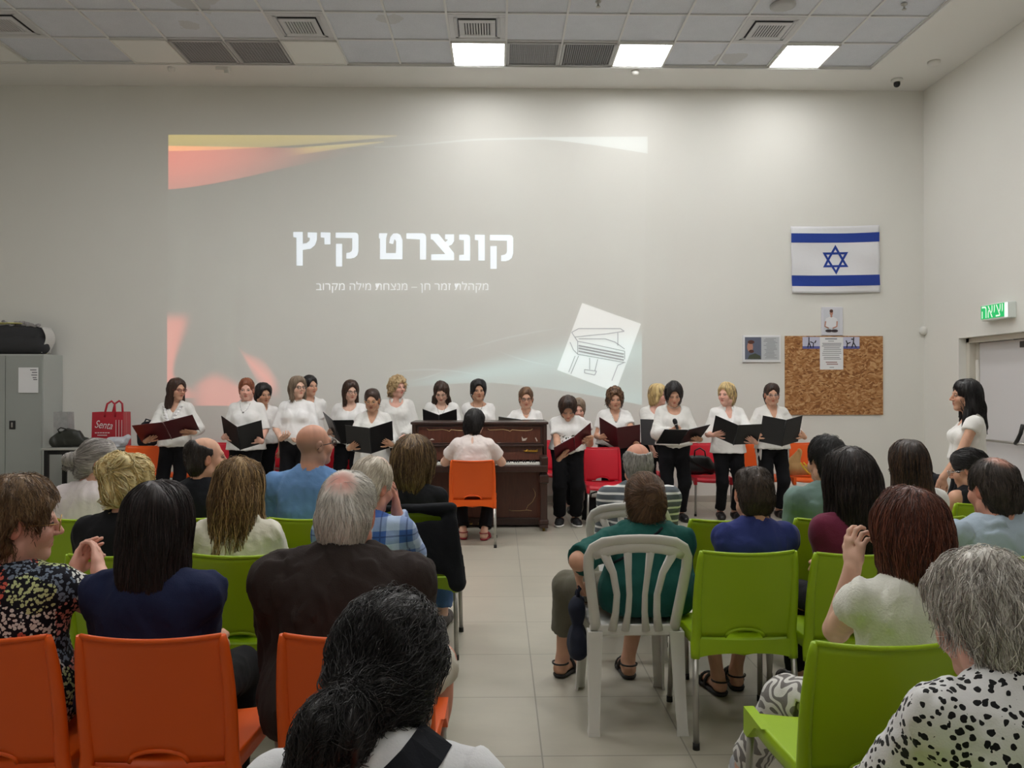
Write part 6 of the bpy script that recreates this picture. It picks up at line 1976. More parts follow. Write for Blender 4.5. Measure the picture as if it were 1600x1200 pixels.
F = singer('c9', 'singer with long wavy brown hair looking down behind the piano', 690, 592, 9.24, skin=FAIR, g=.93, head=(0, 30, 0), hair=dict(style='long', curl=.18, cols=DKBRN + BROWN[:1], n=600, len=.17, over=dict(t=.012, top=.002), blobs=(('rc', (.075, .0, -.1), (.10, .03, -.20), .035, .03), ('rc', (-.075, .0, -.1), (-.10, .03, -.20), .035, .03))), shirt=W0(sleeve='long', neck='scoop', loose=.016), right=r, left=l, carve=h['carve'], necklace=dict(mat=SILVER, drop=.16, r=.002, pendant=True))
folder(F, h, 'black music folder of the singer looking down, seen as two triangles above the piano')
F = singer('c10', 'singer with short black hair standing behind the piano, above the pianist', 747, 593, 9.35, skin=OLIVE, g=1.05, head=(-8, 2, 0), hair=dict(style='short', cols=BLACKH, n=400, len=.08), earrings=SILVER, necklace=dict(mat=plain('cord_brown', srgb(90, 60, 44), .6), drop=.13, r=.0025), shirt=W0(sleeve='short', neck='wide'), right=dict(w=(.02, .24, .98), curl=30, pole=(-.1, -.9, -.5)), left=dict(w=(-.12, .28, 1.0), curl=20, pole=(-.2, -.8, -.5)))
h, r, l = hold((.07, .33, 1.10), 14, 0, 4, 172)
F = singer('c11', 'singer with short brown hair and glasses behind the right end of the piano', 822, 605, 9.3, skin=TAN_, g=1.0, head=(0, 8, 0), hair=dict(style='crop', cols=BROWN, n=300, len=.05, over=dict(t=.014, top=.012)), glasses=dict(mat=GFR), necklace=dict(mat=SILVER, drop=.07, r=.002), shirt=W0(sleeve='short', neck='v'), right=r, left=l, carve=h['carve'])
folder(F, h, 'black folder resting flat above the right end of the piano')
h, r, l = hold((-.04, .36, .92), 30, 8, -38, 168, big=1.0)
F = singer('c12', 'small singer bent over her folder, printed white T-shirt, right of the piano', 887, 613, 8.47, skin=TAN_, g=1.08, s=.95, lean=8, head=(4, 36, 0), hair=dict(style='short', cols=DKBRN + BROWN[:1], n=500, len=.09, over=dict(t=.024)), shirt=W0(sleeve='short', neck='crew', hem=.84, name='shirt', loose=.014), legs=dict(mat=BLK_T, loose=.02), shoes=TRAIN, right=dict(r, pole=(-.1, -.6, -1)), left=l, carve=h['carve'])
folder(F, h, 'maroon music folder held aslant by the small bent singer', FOLD_RED)
if F is not None:      # the dark green print on her shirt
    mb = MB(); rs_ = random.Random(5)
    o_ = [c for c in F.root.children if c.name.startswith('shirt')][0]
    for k in range(26):
        x, z = rs_.uniform(-.11, .11), rs_.uniform(.17, .34)
        ok, p, n_, _i = o_.ray_cast(Vector(F.U(x, .5, z)), Vector((0, -1, 0)))
        if ok: mb.lathe([(.001, -.001), (rs_.uniform(.006, .013), 0), (.001, .002)], 7, Matrix.Translation(p) @ n_.to_track_quat('Z', 'Y').to_matrix().to_4x4() @ Matrix.Diagonal((1, rs_.uniform(.5, 1.4), 1, 1)))
    mb.build('leaf_print', plain('print_green', srgb(54, 62, 40), .8), o_)
singer('c13', 'singer almost hidden behind the small bent one, sleeveless white top', 903, 622, 9.35, skin=PINK, g=1.1, head=(0, 10, 0), hair=dict(style='short', cols=GREYBR, n=200, len=.07), shirt=W0(sleeve='cap'), left=dict(w=(-.10, .22, .95), pole=(-.1, -.8, -.5)))
h, r, l = hold((.03, .39, .93), 48, 10, 14, 128)
F = singer('c14', 'singer with brown curly hair and square pendant, behind the front red chair', 961, 604, 9.15, skin=TAN_, g=1.25, head=(3, 10, 0), hair=dict(style='curly', curl=.5, cols=BROWN + DKBRN[:1], n=600, len=.07, r=.002), shirt=W0(sleeve='short', neck='v', loose=.016), right=r, left=l, carve=h['carve'], necklace=dict(mat=SILVER, drop=.15, r=.002, pendant=True))
folder(F, h, 'dark red music folder with white pages, above the red chair nearest the piano', FOLD_RED)
h, r, l = hold((.12, .34, 1.0), 70, 20, 0, 160)
FK = dict(c=(.02, .37, .98), R=rz(-20) @ rx(78), a=math.radians(4))
F = singer('c15', 'singer with a blond bob looking right, half hidden behind the one with the microphone', 1026, 600, 9.40, skin=PINK, g=1.08, head=(-58, 2, 0), hair=dict(style='bob', cols=BLOND + GREYBR[:1], n=500, len=.11, over=dict(nape=-.11, sides=-.08)), shirt=W0(sleeve='elbow', mat=blouse(1)), right=dict(w=(.10, .20, .80), curl=30), left=dict(w=(-.10, .20, .80), curl=40))
folder(F, dict(c=(.02, .37, .98), R=rz(-20) @ rx(78), a=math.radians(4)), 'grey-black folder held upright beside the singer with the microphone', plain('folder_grey', srgb(70, 72, 76), .4))
h, r, l = hold((-.03, .36, .97), 30, -6, -6, 165)
MICW, MICD, MICN = V3(.075, .24, 1.03), unit(V3(-.85, .35, .25)), V3(.25, .75, -.2)
r = dict(w=tuple(MICW), dir=tuple(MICD), n=(.25, .9, -.2), curl=[62, 64, 66, 68], thumb=30, pole=(.6, -.4, -.9))
_n = unit(V3(.25, .9, -.2) - MICD * (V3(.25, .9, -.2) @ MICD)); _x = -np.cross(MICD, _n); _c = MICW + MICD * .074 + _n * .034 + _x * .02
F = singer('c16', 'singer with short dark wavy hair holding a microphone over her folder', 1053, 595, 8.75, skin=TAN_, g=1.12, head=(6, 20, 0), hair=dict(style='short', curl=.15, cols=BLACKH + DKBRN[:1], n=500, len=.07, over=dict(t=.026, top=.02)), necklace=dict(mat=PEARL, beads=True, r=.005, drop=.03), shirt=W0(sleeve='long', neck='scoop', hem=.86, loose=.022, mat=blouse(1)), right=r, left=l, carve=h['carve'] + [rc(_c - _x * .105, _c + _x * .04, .0175, .0195, k=.002)])
folder(F, h, 'black music folder with a microphone held over it')
if F is not None:
    m = thing('microphone', 'black handheld microphone upright in front of a singer, over her folder', 'microphone', (0, 0, 0))
    mb = MB().lathe([(.001, -.10), (.013, -.10), (.014, 0), (.017, .03), (.018, .05)], 16)
    mb.build('handle', plain('mic_black', srgb(24, 24, 26), .4), m)
    MB().lathe([(.018, .05), (.024, .062), (.026, .08), (.024, .098), (.015, .112), (.001, .116)], 16).build('grille', plain('mic_grille', srgb(40, 40, 42), .5, .6), m)
    MB().lathe([(.0185, .046), (.0205, .048), (.0205, .054), (.0185, .056)], 16).build('ring', plain('silver', srgb(190, 190, 190), .25, .8), m)
    n_ = unit(V3(.25, .9, -.2) - MICD * (V3(.25, .9, -.2) @ MICD)); x_ = -np.cross(MICD, n_)
    c_ = F.wr[1] + MICD * .074 + n_ * .034
    m.matrix_world = F.world @ Matrix.Translation(c_ + x_ * .02) @ Vector(x_).to_track_quat('Z', 'Y').to_matrix().to_4x4()
h, r, l = hold((.02, .37, .985), 42, 6, 14, 145)
F = singer('c17', 'singer with short blond hair looking left, white shirt with a collar, second from the right', 1138, 598, 8.85, skin=PINK, g=1.1, head=(46, 0, 0), hair=dict(style='short', cols=BLOND + GREYBR, n=500, len=.08, over=dict(t=.021, top=.02)), shirt=W0(sleeve='elbow', neck='v', collar=True, hem=.76, loose=.022), right=r, left=l, carve=h['carve'])
folder(F, h, 'black music folder of the blond singer looking left')
h, r, l = hold((0, .39, 1.0), 66, 0, 0, 126, grip=.95, big=1.05)
F = singer('c18', 'singer with short dark hair and glasses, white shawl blouse, rightmost of the choir', 1207, 599, 8.95, skin=TAN_, g=1.1, head=(10, 5, 0), hair=dict(style='short', cols=DKBRN, n=500, len=.06, over=dict(t=.014, ears=True)), glasses=dict(mat=SILVER), shirt=W0(sleeve='three', neck='v', loose=.035, hem=.80, mat=blouse(1)), right=r, left=l, carve=h['carve'])
folder(F, h, 'large black music folder of the rightmost singer, opened in a V towards the hall')
if F is not None:
    SHAWL = cloth('shawl_white', srgb(224, 222, 220), fold=.5)
    for sx in (-1, 1):
        mb = MB()
        mb.grid(lambda u, v: Vector(F.U(sx * (.15 + .05 * u), .10 - .10 * u + .02 * math.sin(9 * u), lerp(.22, -.06 - .22 * (1 - abs(2 * u - 1)), v))), 12, 14)
        o = mb.build('shawl_end', SHAWL, F.root); md = o.modifiers.new('t', 'SOLIDIFY'); md.thickness = .004

# conductor and pianist
q = at(1513, 593, 6.0)
F = person('cond', 'young woman in profile with long black hair and white top, standing by the door', (q.x, 6.0, 0), 68, top=q.z - .018, g=.95, skin=TAN_, head=(-10, 0, 0), fine=.004,
       hair=dict(style='long', cols=BLACKH, n=1500, len=.22, over=dict(t=.014), zmin=-.42, face=((0, 0.117, -0.05), (0.064, 0.078, 0.12)), blobs=(('rc', (0, -.085, -.08), (.0, -.11, -.24), .06, .045), ('rc', (-.07, -.02, -.05), (-.10, .03, -.27), .04, .034), ('rc', (.07, -.03, -.05), (.085, -.04, -.26), .04, .030))),
       shirt=dict(mat=cloth('top_white', srgb(232, 230, 226), fold=.3), name='top', sleeve='cap', neck='scoop', hem=.95, flare=.98), legs=dict(mat=BLK_T), shoes=SHOEB,
       left=dict(w=(-.24, .22, .80), dir=(-.1, .25, -1), n=(1, 0, .2), curl=40, pole=(-.3, -1, 0)), right=dict(w=(.23, .02, .80), pole=(.3, -1, 0), dir=(0, .1, -1), n=(-1, 0, 0)))
q = at(739, 640, 7.62)
F = person('pian', 'pianist seen from behind, short black hair and a white blouse, seated at the piano', (q.x, 7.52, 0), 0, pose='sit', top=q.z - .024, g=1.22, clip=[('c', (V3(0, -.183 + .03, .45), unit(V3(0, -1, -.06 / .36)), V3(-.235, -9, .30), V3(.235, 9, 1.3))), ('c', (V3(0, 0, .462), V3(0, 0, -1), V3(-.27, -.4, .385), V3(.27, .275, .462)))], s=1.02, skin=FAIR, head=(24, 10, 0), lean=6, fine=.0045, bust=1.1,
       hair=dict(style='short', cols=BLACKH, n=900, len=.09, over=dict(t=.022)), shirt=dict(mat=cloth('blouse_pale', srgb(232, 220, 216), fold=.4), name='blouse', sleeve='short', neck='crew', loose=.02), legs=dict(mat=BLK_T), shoes=dict(kind='sandal', name='sandal', mat=plain('sandal_red', srgb(150, 40, 50), .5)),
       right=dict(w=(.22, .42, .76), dir=(-.1, 1, -.1), n=(0, 0, -1), curl=30), left=dict(w=(-.22, .42, .76), dir=(.1, 1, -.1), n=(0, 0, -1), curl=30), feet={-1: (-.10, .20, .085, -.14), 1: (.11, .15, .085, .14)})
if F is not None:
    mb = MB(); sh = [c for c in F.root.children if c.name.startswith('blouse')][0]
    ring = []
    for k in range(18):
        a = 2 * PI * k / 18
        ok, p, n_, _i = sh.ray_cast(Vector(F.US(.011 * math.sin(a), -.5, .425 + .034 * math.cos(a))), Vector((0, 1, 0)))
        if ok: ring.append(p + n_ * .001)
    if len(ring) > 5:
        c_ = mb.bm.verts.new(sum(ring, Vector()) / len(ring)); vs = [mb.bm.verts.new(p) for p in ring]
        for k in range(len(vs)): mb.bm.faces.new((c_, vs[k], vs[(k + 1) % len(vs)]))
        o = mb.build('keyhole_opening', plain('keyhole_skin', FAIR, .55), sh)

# ---- the audience, from behind
def sitter(key, label, px, ty, Yb, hd=0, mono=False, **k):
    """someone on the chair whose backrest stands at depth Yb; px, ty: the top of the hair in the photograph"""
    lean = k.get('lean', 0); g = k.get('g', 1.0)
    dl = -.015 + .05 * (g - 1)
    y = Yb + .27 + dl
    Yh = y + .08
    rise = k.pop('hairup', hair_rise(k))
    for _ in range(3):
        q = at(px, ty, Yh); top = q.z - rise
        ts_ = (top - .538 - .222 * k.get('hs', 1)) / .535
        off = .535 * ts_ * math.tan(math.radians(lean)) + .02
        Yh = y + off
    a = math.radians(hd)
    nb_ = unit(V3(0, -1, -.06 / .36)) if not mono else unit(V3(0, -1, -.10 / .42))
    clip = [('c', (V3(0, (-.183 if not mono else -.172) - dl, .45), nb_, V3(-.235, -9, .30), V3(.235, 9, 1.3))),
            ('c', (V3(0, 0, .462), V3(0, 0, -1), V3(-.30 if mono else -.27, -.4, .385), V3(.30 if mono else .27, .235 - dl, .462)))]
    k.setdefault('legs', dict(mat=BLK_T)); k.setdefault('shoes', SHOEB); k.setdefault('fine', .0045)
    return person(key, label, (q.x, y, 0), hd, pose='sit', top=top, clip=clip, **k)

F = sitter('a1', 'woman nearest the camera with a low black ponytail, white T-shirt and dark strap', 592, 950, 0.95, skin=TAN_, g=1.02, head=(12, 26, -4), lean=4, hunch=.05, fine=.004, coarse=.008, shw=.150,
           hair=dict(style='tied', cols=BLACKH, n=5200, len=.11, r=.0007, seg=12, curl=.22, freq=.8, jit=.22, lift=.011, flow=(-.03, -.12, -.06), over=dict(t=.017, top=.006, nape=-.06, ears=True), blobs=(('rc', (0, -.10, -.04), (-.035, -.15, -.10), .052, .050), ('rc', (-.035, -.15, -.10), (-.065, -.155, -.20), .050, .032), ('rc', (-.065, -.155, -.20), (-.06, -.14, -.27), .030, .016)), res=.004),
           shirt=dict(mat=cloth('tee_white', srgb(226, 227, 230), fold=.35), sleeve='short', neck='crew', res=.006, wrinkle=.006, loose=.014))
if F is not None:
    mb = MB()
    sh = [c for c in F.root.children if c.name.startswith('shirt')][0]
    pts = []
    for y in (.06, .03, .0, -.025):
        ok, p, n_, _i = sh.ray_cast(Vector(F.US(.092, y, .75)), Vector((0, 0, -1)))
        if ok: pts.append((p + n_ * .004, n_))
    for k in range(15):
        t_ = k / 14
        x, z = lerp(.082, -.14, t_), lerp(.468, .26, t_)
        ok, p, n_, _i = sh.ray_cast(Vector(F.US(x, -.6, z)), Vector((0, 1, 0)))
        if ok: pts.append((p + n_ * .004, n_))
    w_ = .030
    rows = []
    for (p, n_), (p2, _q) in zip(pts[:-1], pts[1:]):
        d_ = (p2 - p).normalized(); s_ = d_.cross(n_).normalized()
        rows.append([mb.bm.verts.new(p + s_ * w_), mb.bm.verts.new(p - s_ * w_)])
    for a, b in zip(rows, rows[1:]): mb.bm.faces.new((a[0], a[1], b[1], b[0]))
    o = mb.build('bag_strap', cloth('strap_black', srgb(26, 28, 34), fold=.1), F.root); md = o.modifiers.new('t', 'SOLIDIFY'); md.thickness = .004
sitter('a2', 'white-haired man with a pink bald spot in a dark brown T-shirt and pale shorts', 541, 740, 2.14, skin=srgb(206, 142, 122), fem=False, g=1.3, shw=.205, head=(10, 6, 0), lean=6, s=1.05, hs=1.02, fine=.004,
       hair=dict(style='crop', cols=WHITEH, n=5200, len=.035, r=.0006, jit=.15, lift=.003, flow='crown', crown=(0, -.075, .085), over=dict(t=.011, nape=-.09), spot=((0, -.078, .088), (.056, .050, .055), srgb(214, 140, 124)), res=.0045),
       shirt=dict(mat=cloth('tee_brown', srgb(52, 44, 42), fold=.3), sleeve='elbow', neck='crew', res=.007, wrinkle=.009, loose=.022, off=.016, k=.055), legs=dict(mat=cloth('shorts_pale', srgb(206, 200, 188)), kind='shorts', name='shorts'), shoes=TRAING, feet={1: (.24, .40, .085, .3), -1: (-.18, .40, .085, -.2)})
sitter('a3', 'woman with a dark shoulder-length bob in a navy short-sleeved top', 248, 755, 2.14, skin=TAN_, g=1.12, shw=.155, head=(6, 2, 0), lean=2, fine=.005,
       hair=dict(style='bob', cols=H((34, 27, 28), (52, 40, 40), (24, 20, 21)), n=5200, len=.17, r=.0009, seg=9, jit=.05, lift=.004, over=dict(t=.026, nape=-.18, sides=-.17), res=.0055, blobs=(('rc', (.03, -.07, -.05), (.03, -.08, -.17), .065, .05), ('rc', (-.03, -.07, -.05), (-.03, -.08, -.17), .065, .05))),
       shirt=dict(mat=cloth('top_navy', srgb(34, 42, 74), fold=.25), name='top', sleeve='short', neck='scoop', res=.007, wrinkle=.006), right=dict(w=(.08, .30, .64), curl=45, pole=(.05, -.85, -.6)))
F = sitter('a4', 'woman with short brown hair and glasses in profile, patterned dress, at the left edge', 22, 746, 2.14, skin=PINK, g=1.28, shw=.165, head=(62, 4, 0), lean=5, fine=.004,
       hair=dict(style='short', cols=H((108, 82, 58), (138, 110, 78), (78, 58, 42)), n=4200, len=.045, r=.0008, jit=.25, lift=.008, curl=.15, over=dict(t=.026, top=.016, ears=True), face=((0, .118, -.045), (.090, .098, .125)), res=.0045),
       glasses=dict(mat=GFG, p=dict(r=.0018, w=.025, hgt=.021)), necklace=dict(mat=plain('beads_red', srgb(120, 40, 56), .3), beads=True, r=.006, drop=.03), shirt=dict(mat=cloth('dress_print', srgb(26, 26, 34), kind='floral', scale=84, warp=.006, cols=H((226, 226, 222), (206, 96, 80), (196, 206, 150), (222, 150, 140), (120, 132, 150), (236, 232, 224)), fold=.2), name='dress', sleeve='cap', neck='scoop', res=.007),
       right=dict(w=(.12, .34, .86), dir=(-.3, .5, .6), n=(-.9, .2, .2), curl=35, thumb=30), left=dict(w=(.02, .36, .84), dir=(.1, .5, .7), n=(.9, 0, .2), curl=25), legs=dict(mat=cloth('trousers_pale', srgb(200, 198, 192)), kind='full'))
sitter('a5', 'woman with long light brown hair over a cream blouse', 374, 720, 3.18, skin=FAIR, g=1.08, head=(6, 4, 0), lean=4, fine=.005,
       hair=dict(style='long', cols=H((132, 104, 68), (190, 158, 110), (98, 76, 52)), n=4200, len=.22, r=.0013, seg=14, jit=.14, lift=.016, curl=.16, over=dict(t=.02, nape=-.2, sides=-.17), zmin=-.40, res=.006, blobs=(('rc', (.03, -.075, -.05), (.035, -.09, -.24), .065, .035), ('rc', (-.03, -.075, -.05), (-.04, -.10, -.29), .065, .030))),
       shirt=dict(mat=cloth('blouse_cream', srgb(226, 222, 206), fold=.6), name='blouse', sleeve='short', neck='scoop', wrinkle=.008, loose=.022))
sitter('a6', 'woman with a blonde twisted bun in a black top', 197, 716, 3.18, skin=PINK, g=1.12, head=(38, 8, 0), lean=6, fine=.005,
       hair=dict(style='tied', cols=H((226, 204, 146), (244, 230, 186), (190, 160, 100)), n=2600, len=.12, r=.0018, seg=10, jit=.12, lift=.012, flow=(-.02, -.10, .075), over=dict(t=.014, nape=-.06), res=.0055, lump=.007, blobs=(('el', (-.02, -.105, .07), (.06, .05, .055)), ('el', (.02, -.075, .115), (.045, .045, .03)), ('el', (-.05, -.07, .10), (.03, .04, .035)))),
       shirt=dict(mat=cloth('top_black', srgb(26, 26, 30), fold=.2), name='top', sleeve='short', neck='scoop'))
sitter('a7', 'grey-haired woman with a low bun and pearl earring, leaning forward in a white blouse', 146, 688, 4.07, skin=PINK, g=1.18, head=(68, 8, 0), lean=16, fine=.005,
       hair=dict(style='tied', cols=GREY, n=1800, len=.14, r=.0010, seg=9, jit=.04, flow=(0, -.14, .0), over=dict(t=.011, nape=-.05), res=.0055, blobs=(('el', (0, -.145, .0), (.042, .045, .042)), ('rc', (0, -.08, .02), (0, -.12, .0), .05, .03))), earrings=PEARL, glasses=dict(mat=GFR, p=dict(r=.0016)),
       shirt=dict(mat=cloth('blouse_rose', srgb(226, 216, 218), fold=.4), name='blouse', sleeve='elbow', neck='crew', loose=.016))
sitter('a8', 'balding man in black, dark hair round the back of his head, turned right', 318, 684, 4.1, skin=TAN_, fem=False, g=1.1, head=(58, 0, 0), lean=2, fine=.0045, hairup=.002,
       hair=dict(style='bald', cols=H((44, 38, 36), (70, 60, 56), (30, 26, 25)), n=1500, len=.03, r=.0009, jit=.1, flow='down', over=dict(t=.008), res=.005),
       shirt=dict(mat=cloth('tee_black', srgb(28, 30, 36), fold=.2), sleeve='short', neck='crew'))
sitter('a9', 'bald man with black glasses in a light blue T-shirt', 489, 665, 4.06, skin=srgb(204, 150, 126), fem=False, g=1.22, shw=.198, s=1.05, head=(48, -4, 0), lean=4, fine=.0045, hairup=.0,
       stubble=srgb(172, 138, 122), glasses=dict(mat=GFR, p=dict(r=.0028)),
       shirt=dict(mat=cloth('tee_blue', srgb(106, 146, 196), fold=.35), sleeve='short', neck='crew', wrinkle=.006, loose=.018))
sitter('a10', 'white-haired man in a blue plaid shirt resting his cheek on his hand', 572, 718, 3.14, skin=srgb(214, 152, 134), fem=False, g=1.12, head=(38, 10, 0), lean=12, fine=.0045,
       hair=dict(style='crop', cols=H((206, 196, 180), (226, 218, 204), (176, 160, 140)), n=2600, len=.05, r=.0008, jit=.12, flow='crown', crown=(0, .02, .12), over=dict(t=.012, nape=-.09), spot=((0, .045, .115), (.062, .085, .05), srgb(218, 146, 128)), res=.005),
       shirt=dict(mat=cloth('plaid_blue', srgb(62, 96, 166), kind='plaid', col2=srgb(176, 196, 226), col3=srgb(34, 46, 96), fold=.3), sleeve='long', neck='crew', collar=True, loose=.016),
       right=dict(w=(.125, .20, .93), dir=(-.05, -.18, 1), n=(-1, -.1, .1), curl=[30, 26, 22, 20], pole=(.25, .5, -1), thumb=20, spread=7))
F = sitter('a11', 'woman with a brown and blond bob in a black top and jeans, by the aisle', 643, 683, 4.28, skin=FAIR, g=1.12, shw=.158, head=(22, 6, 0), lean=4, fine=.005, hs=1.05,
       hair=dict(style='bob', cols=H((104, 80, 56), (156, 128, 88), (74, 56, 42)), n=3200, len=.13, r=.0012, seg=9, jit=.1, lift=.008, curl=.08, over=dict(t=.040, nape=-.12, sides=-.09, top=.010), res=.0055),
       shirt=dict(mat=cloth('top_black', srgb(26, 26, 30), fold=.2), name='top', sleeve='long', neck='crew', loose=.022), legs=dict(mat=cloth('denim', srgb(72, 104, 150), strength=.5)), shoes=dict(kind='shoe', mat=plain('shoe_taupe', srgb(70, 64, 62), .7)), feet={1: (.16, .34, .085, .2), -1: (-.06, .42, .085, -.1)})

sitter('b1', 'woman with short silver-grey hair in a black-and-white spotted blouse, nearest at the right', 1580, 873, 1.18, skin=PINK, g=1.25, shw=.165, head=(-24, 14, 0), lean=6, hunch=.03, left=dict(w=(-.08, .36, .60), curl=40), right=dict(w=(.08, .34, .60), curl=40), fine=.004, coarse=.008,
       hair=dict(style='short', cols=H((196, 190, 182), (236, 232, 226), (136, 128, 120)), n=6000, len=.075, r=.0007, seg=9, jit=.28, lift=.010, curl=.16, freq=.5, over=dict(t=.017, top=.010, nape=-.075), res=.0045, lump=.006),
       shirt=dict(mat=cloth('blouse_spots', srgb(222, 222, 222), kind='spots', col2=srgb(24, 24, 26), scale=60, size=.40, warp=.007, fold=.25), name='blouse', sleeve='elbow', neck='crew', res=.006, wrinkle=.006, loose=.02))
sitter('b2', 'auburn-haired woman in a white knitted vest raising one hand to her face', 1421, 768, 2.05, skin=FAIR, g=1.15, shw=.160, head=(-8, 6, 3), lean=4, fine=.004,
       hair=dict(style='bob', cols=H((96, 54, 42), (128, 74, 56), (66, 38, 31)), n=5000, len=.12, r=.0009, seg=9, jit=.14, lift=.008, curl=.08, crown=(0, -.05, .10), over=dict(t=.026, nape=-.12, sides=-.085, top=.006), res=.005),
       shirt=dict(mat=cloth('knit_white', srgb(222, 222, 212), strength=.7, wscale=130, fold=.25), name='vest', sleeve='cap', neck='crew', res=.007, wrinkle=.007, loose=.02),
       left=dict(w=(-.125, .16, .925), dir=(.05, -.10, 1), n=(.9, .45, .1), curl=[40, 46, 52, 58], pole=(-.1, .35, -1), thumb=32, spread=7),
       legs=dict(mat=cloth('trousers_swirl', srgb(212, 210, 206), kind='swirl', col2=srgb(120, 116, 114)), loose=.015), shoes=TRAING, feet={-1: (-.34, .58, .085, -.4, 14), 1: (.0, .45, .085, .1)})
sitter('b3', 'boy with short dark hair in a navy T-shirt', 1176, 728, 3.2, skin=TAN_, fem=False, g=.88, s=.92, shw=.152, head=(-4, 0, 0), lean=2, fine=.004, hs=.97,
       hair=dict(style='buzz', cols=H((52, 42, 36), (74, 60, 50), (38, 31, 28)), n=4200, len=.018, r=.0008, jit=.15, flow='down', over=dict(t=.009, nape=-.085), res=.0045),
       shirt=dict(mat=cloth('tee_navy', srgb(48, 58, 120), fold=.35), sleeve='elbow', neck='crew', wrinkle=.007, loose=.022), legs=dict(mat=cloth('shorts_grey', srgb(84, 84, 92)), kind='shorts', name='shorts'), shoes=SAND, feet={1: (.04, .42, .085, .16), -1: (-.07, .35, .085, -.2)}, right=dict(w=(.05, .30, .66), curl=35, pole=(0, -.8, -.6)), left=dict(w=(-.05, .30, .66), curl=35, pole=(0, -.8, -.6)))
F = sitter('b4', 'woman with long thick dark hair in a maroon short-sleeved top', 1328, 703, 3.16, skin=TAN_, g=1.02, shw=.142, feet={1: (.11, .36, .085), -1: (-.11, .36, .085)}, head=(-4, 4, 0), lean=4, fine=.005, hs=1.04,
       hair=dict(style='long', cols=H((40, 33, 32), (62, 52, 48), (28, 24, 24)), n=4200, len=.2, r=.0011, seg=10, jit=.10, lift=.008, curl=.05, over=dict(t=.032, nape=-.2, sides=-.16), res=.0055, blobs=(('rc', (.03, -.08, -.05), (.06, -.10, -.25), .065, .04), ('rc', (-.03, -.08, -.05), (.02, -.10, -.27), .065, .04))),
       shirt=dict(mat=cloth('top_maroon', srgb(112, 40, 66), fold=.25), name='top', sleeve='short', neck='crew', loose=.014), left=dict(w=(-.04, .28, .66), curl=40, pole=(0, -.8, -.6)))
sitter('b5', 'man with thinning dark hair in a pale blue-grey shirt at the right edge', 1556, 719, 3.1, skin=srgb(208, 150, 128), fem=False, g=1.22, shw=.20, s=1.05, head=(-14, 6, 0), lean=5, fine=.0045, hs=1.06,
       hair=dict(style='crop', cols=H((52, 44, 40), (84, 74, 68), (38, 32, 30)), n=3200, len=.035, r=.0008, jit=.12, flow='crown', crown=(0, -.02, .12), over=dict(t=.011, nape=-.09), spot=((.006, -.045, .108), (.056, .065, .045), srgb(196, 136, 116)), res=.005),
       shirt=dict(mat=cloth('polo_grey', srgb(170, 186, 200), fold=.4), sleeve='elbow', neck='crew', collar=True, wrinkle=.008, loose=.02))
BAGW = V3(-.315, .01, .64)
BAGH = [BAGW + V3(-.01, -.005, -.36) + V3(*q) for q in ((0, -.03, .22), (.002, -.02, .27), (.022, .015, .29), (.022, .05, .285), (.004, .055, .25), (0, .055, .22))]
F = sitter('b6', 'woman with a round brown bun in a dark green top, grey trousers and sandals', 1007, 741, 3.36, hd=0, mono=True, skin=TAN_, g=1.28, shw=.165, head=(2, 6, 0), lean=4, fine=.0045, hs=1.03,
       hair=dict(style='tied', cols=H((98, 72, 52), (130, 98, 72), (74, 54, 40)), n=2600, len=.10, r=.0010, seg=9, jit=.08, flow=(.025, -.125, .035), over=dict(t=.014, nape=-.075), res=.005, blobs=(('el', (.025, -.115, .03), (.044, .034, .042)),)),
       shirt=dict(mat=cloth('top_green', srgb(30, 84, 78), fold=.3), name='top', sleeve='elbow', neck='crew', wrinkle=.006, loose=.018), legs=dict(mat=cloth('trousers_khaki', srgb(96, 92, 78)), kind='capri', loose=.02), shoes=SAND,
       carve=[rc(BAGH[i], BAGH[i + 1], .0125, k=.002) for i in range(len(BAGH) - 1)], left=dict(w=tuple(BAGW), dir=(0, .35, -.9), n=(1, 0, 0), curl=60, pole=(-.5, -.9, 0)), feet={-1: (-.36, .42, .085, -.5, 30), 1: (-.02, .40, .085, .1, 0)})
if F is not None:
    p = F.world @ Vector(F.wr[-1])
    NAV = cloth('navy_nylon', srgb(36, 40, 54), fold=.3)
    o = soft_thing('tote_bag', 'dark navy tote bag hanging from the hand of the woman in green', 'bag', [('u', rc((0, -.06, .04), (0, .07, .04), .06, .055, k=.03, flat=((1, 0, 0), .7))), ('u', rc((0, -.03, .19), (.01, .05, .20), .05, .045, k=.08, flat=((1, 0, 0), .7))), ('n', wrinkle(.007, 18, 81))], NAV, .008, tuple(F.world @ Vector(BAGW + V3(-.01, -.005, -.36))))
    MB().tube([tuple(q - BAGH[0] + V3(0, -.03, .22)) for q in BAGH], .009, n=6).build('bag_handle', NAV, o)
    mb = MB(); sh = [c for c in F.root.children if c.name.startswith('top')][0]; pts = []
    for k in range(12):
        t_ = k / 11; x, z = lerp(.06, -.17, t_), lerp(.475, .20, t_)
        ok, pp, n_, _i = sh.ray_cast(Vector(F.US(x, -.6, z)), Vector((0, 1, 0)))
        if ok: pts.append(pp + n_ * .002)
    if len(pts) > 3: mb.tube(pts, .006, n=6).build('bag_strap', cloth('strap_black', srgb(26, 28, 34), fold=.1), F.root)
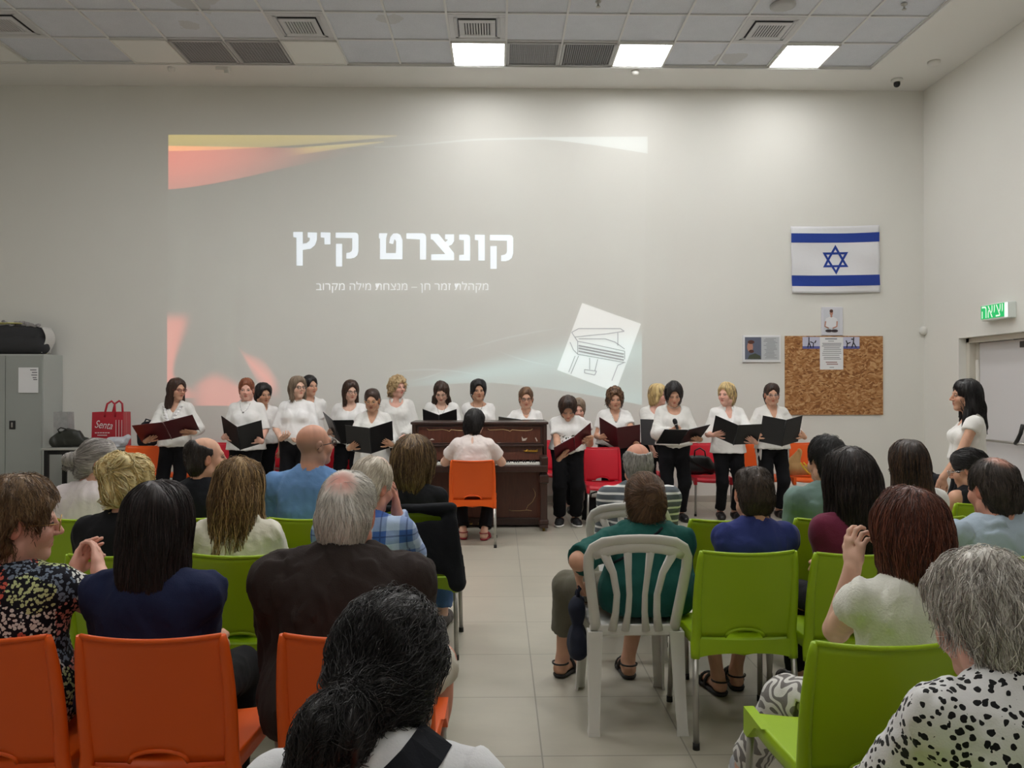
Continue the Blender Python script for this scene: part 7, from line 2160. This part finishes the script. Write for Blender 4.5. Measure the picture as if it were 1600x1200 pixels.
sitter('b7', 'man with a bald crown and grey hair in a grey and white striped polo shirt', 996, 694, 4.28, mono=True, skin=srgb(206, 146, 122), fem=False, g=1.15, shw=.19, head=(0, 4, 0), lean=4, fine=.0045, hairup=.002,
       hair=dict(style='bald', cols=H((150, 146, 142), (190, 186, 182), (110, 106, 102)), n=1800, len=.03, r=.0009, jit=.1, over=dict(t=.010), res=.005, bald=((0, .0, .105), (.09, .125, .080))),
       shirt=dict(mat=cloth('polo_stripes', srgb(92, 98, 104), kind='stripe', pitch=.042, duty=.3, col2=srgb(226, 226, 224), fold=.15), sleeve='elbow', neck='crew', collar=True, loose=.018))
sitter('b8', 'young man with thick black hair in a grey-green T-shirt, looking left', 1293, 683, 4.0, skin=TAN_, fem=False, g=1.08, shw=.19, head=(-28, 2, 0), lean=4, fine=.0045, s=1.02,
       hair=dict(style='short', cols=BLACKH, n=2200, len=.05, r=.0011, jit=.25, lift=.008, flow='crown', crown=(0, -.05, .11), over=dict(t=.018, top=.014, ears=True, nape=-.07), res=.005),
       shirt=dict(mat=cloth('tee_green', srgb(112, 136, 130), fold=.3), sleeve='short', neck='crew', loose=.016))
sitter('b9', 'young woman with long brown hair over one shoulder and a white top, far right group', 1418, 688, 4.05, skin=PINK, g=1.0, head=(4, 2, 0), lean=5, fine=.005,
       hair=dict(style='long', cols=H((42, 35, 34), (66, 54, 48), (104, 78, 58)), n=3200, len=.24, r=.0011, seg=10, jit=.07, lift=.006, curl=.05, over=dict(t=.024, nape=-.2, sides=-.16), zmin=-.5, res=.0055, blobs=(('rc', (.02, -.08, -.05), (.07, -.09, -.22), .06, .045), ('rc', (.07, -.09, -.22), (.11, -.09, -.36), .045, .03))),
       shirt=dict(mat=cloth('top_white', srgb(232, 230, 226), fold=.3), name='top', sleeve='cap', neck='wide'))
sitter('b10', 'dark-haired person with glasses and bare shoulders, looking left behind the balding man', 1524, 702, 4.5, skin=TAN_, g=1.0, head=(-48, 14, 0), lean=6, fine=.005,
       hair=dict(style='tied', cols=BLACKH, n=1500, len=.1, r=.0011, flow=(0, -.12, 0), over=dict(t=.014), res=.0055), glasses=dict(mat=SILVER), shirt=dict(mat=cloth('top_black', srgb(26, 26, 30), fold=.2), name='top', sleeve='none', neck='halter'))
# black jacket over the aisle chair
JK = cloth('jacket_black', srgb(26, 28, 32), fold=.5)
x = at(652, 800, 4.28).x
o = soft_thing('jacket', 'black jacket hung over the back of the green aisle chair', 'jacket',
               [('u', rc((-.19, -.050, .848), (.19, -.050, .848), .022, k=.04)), ('u', rc((-.17, -.065, .64), (.17, -.065, .64), .033, k=.05, flat=((0, 0, 1), 4.2))), ('u', rc((.19, -.06, .78), (.225, -.08, .45), .035, .045, k=.03, flat=((0, 1, 0), .7))), ('u', rc((-.19, -.06, .78), (-.215, -.08, .47), .035, .04, k=.03, flat=((0, 1, 0), .7))), ('n', wrinkle(.010, 16, 91, (1, 1, .5)))], JK, .009, (x, 4.28 - .02, 0))
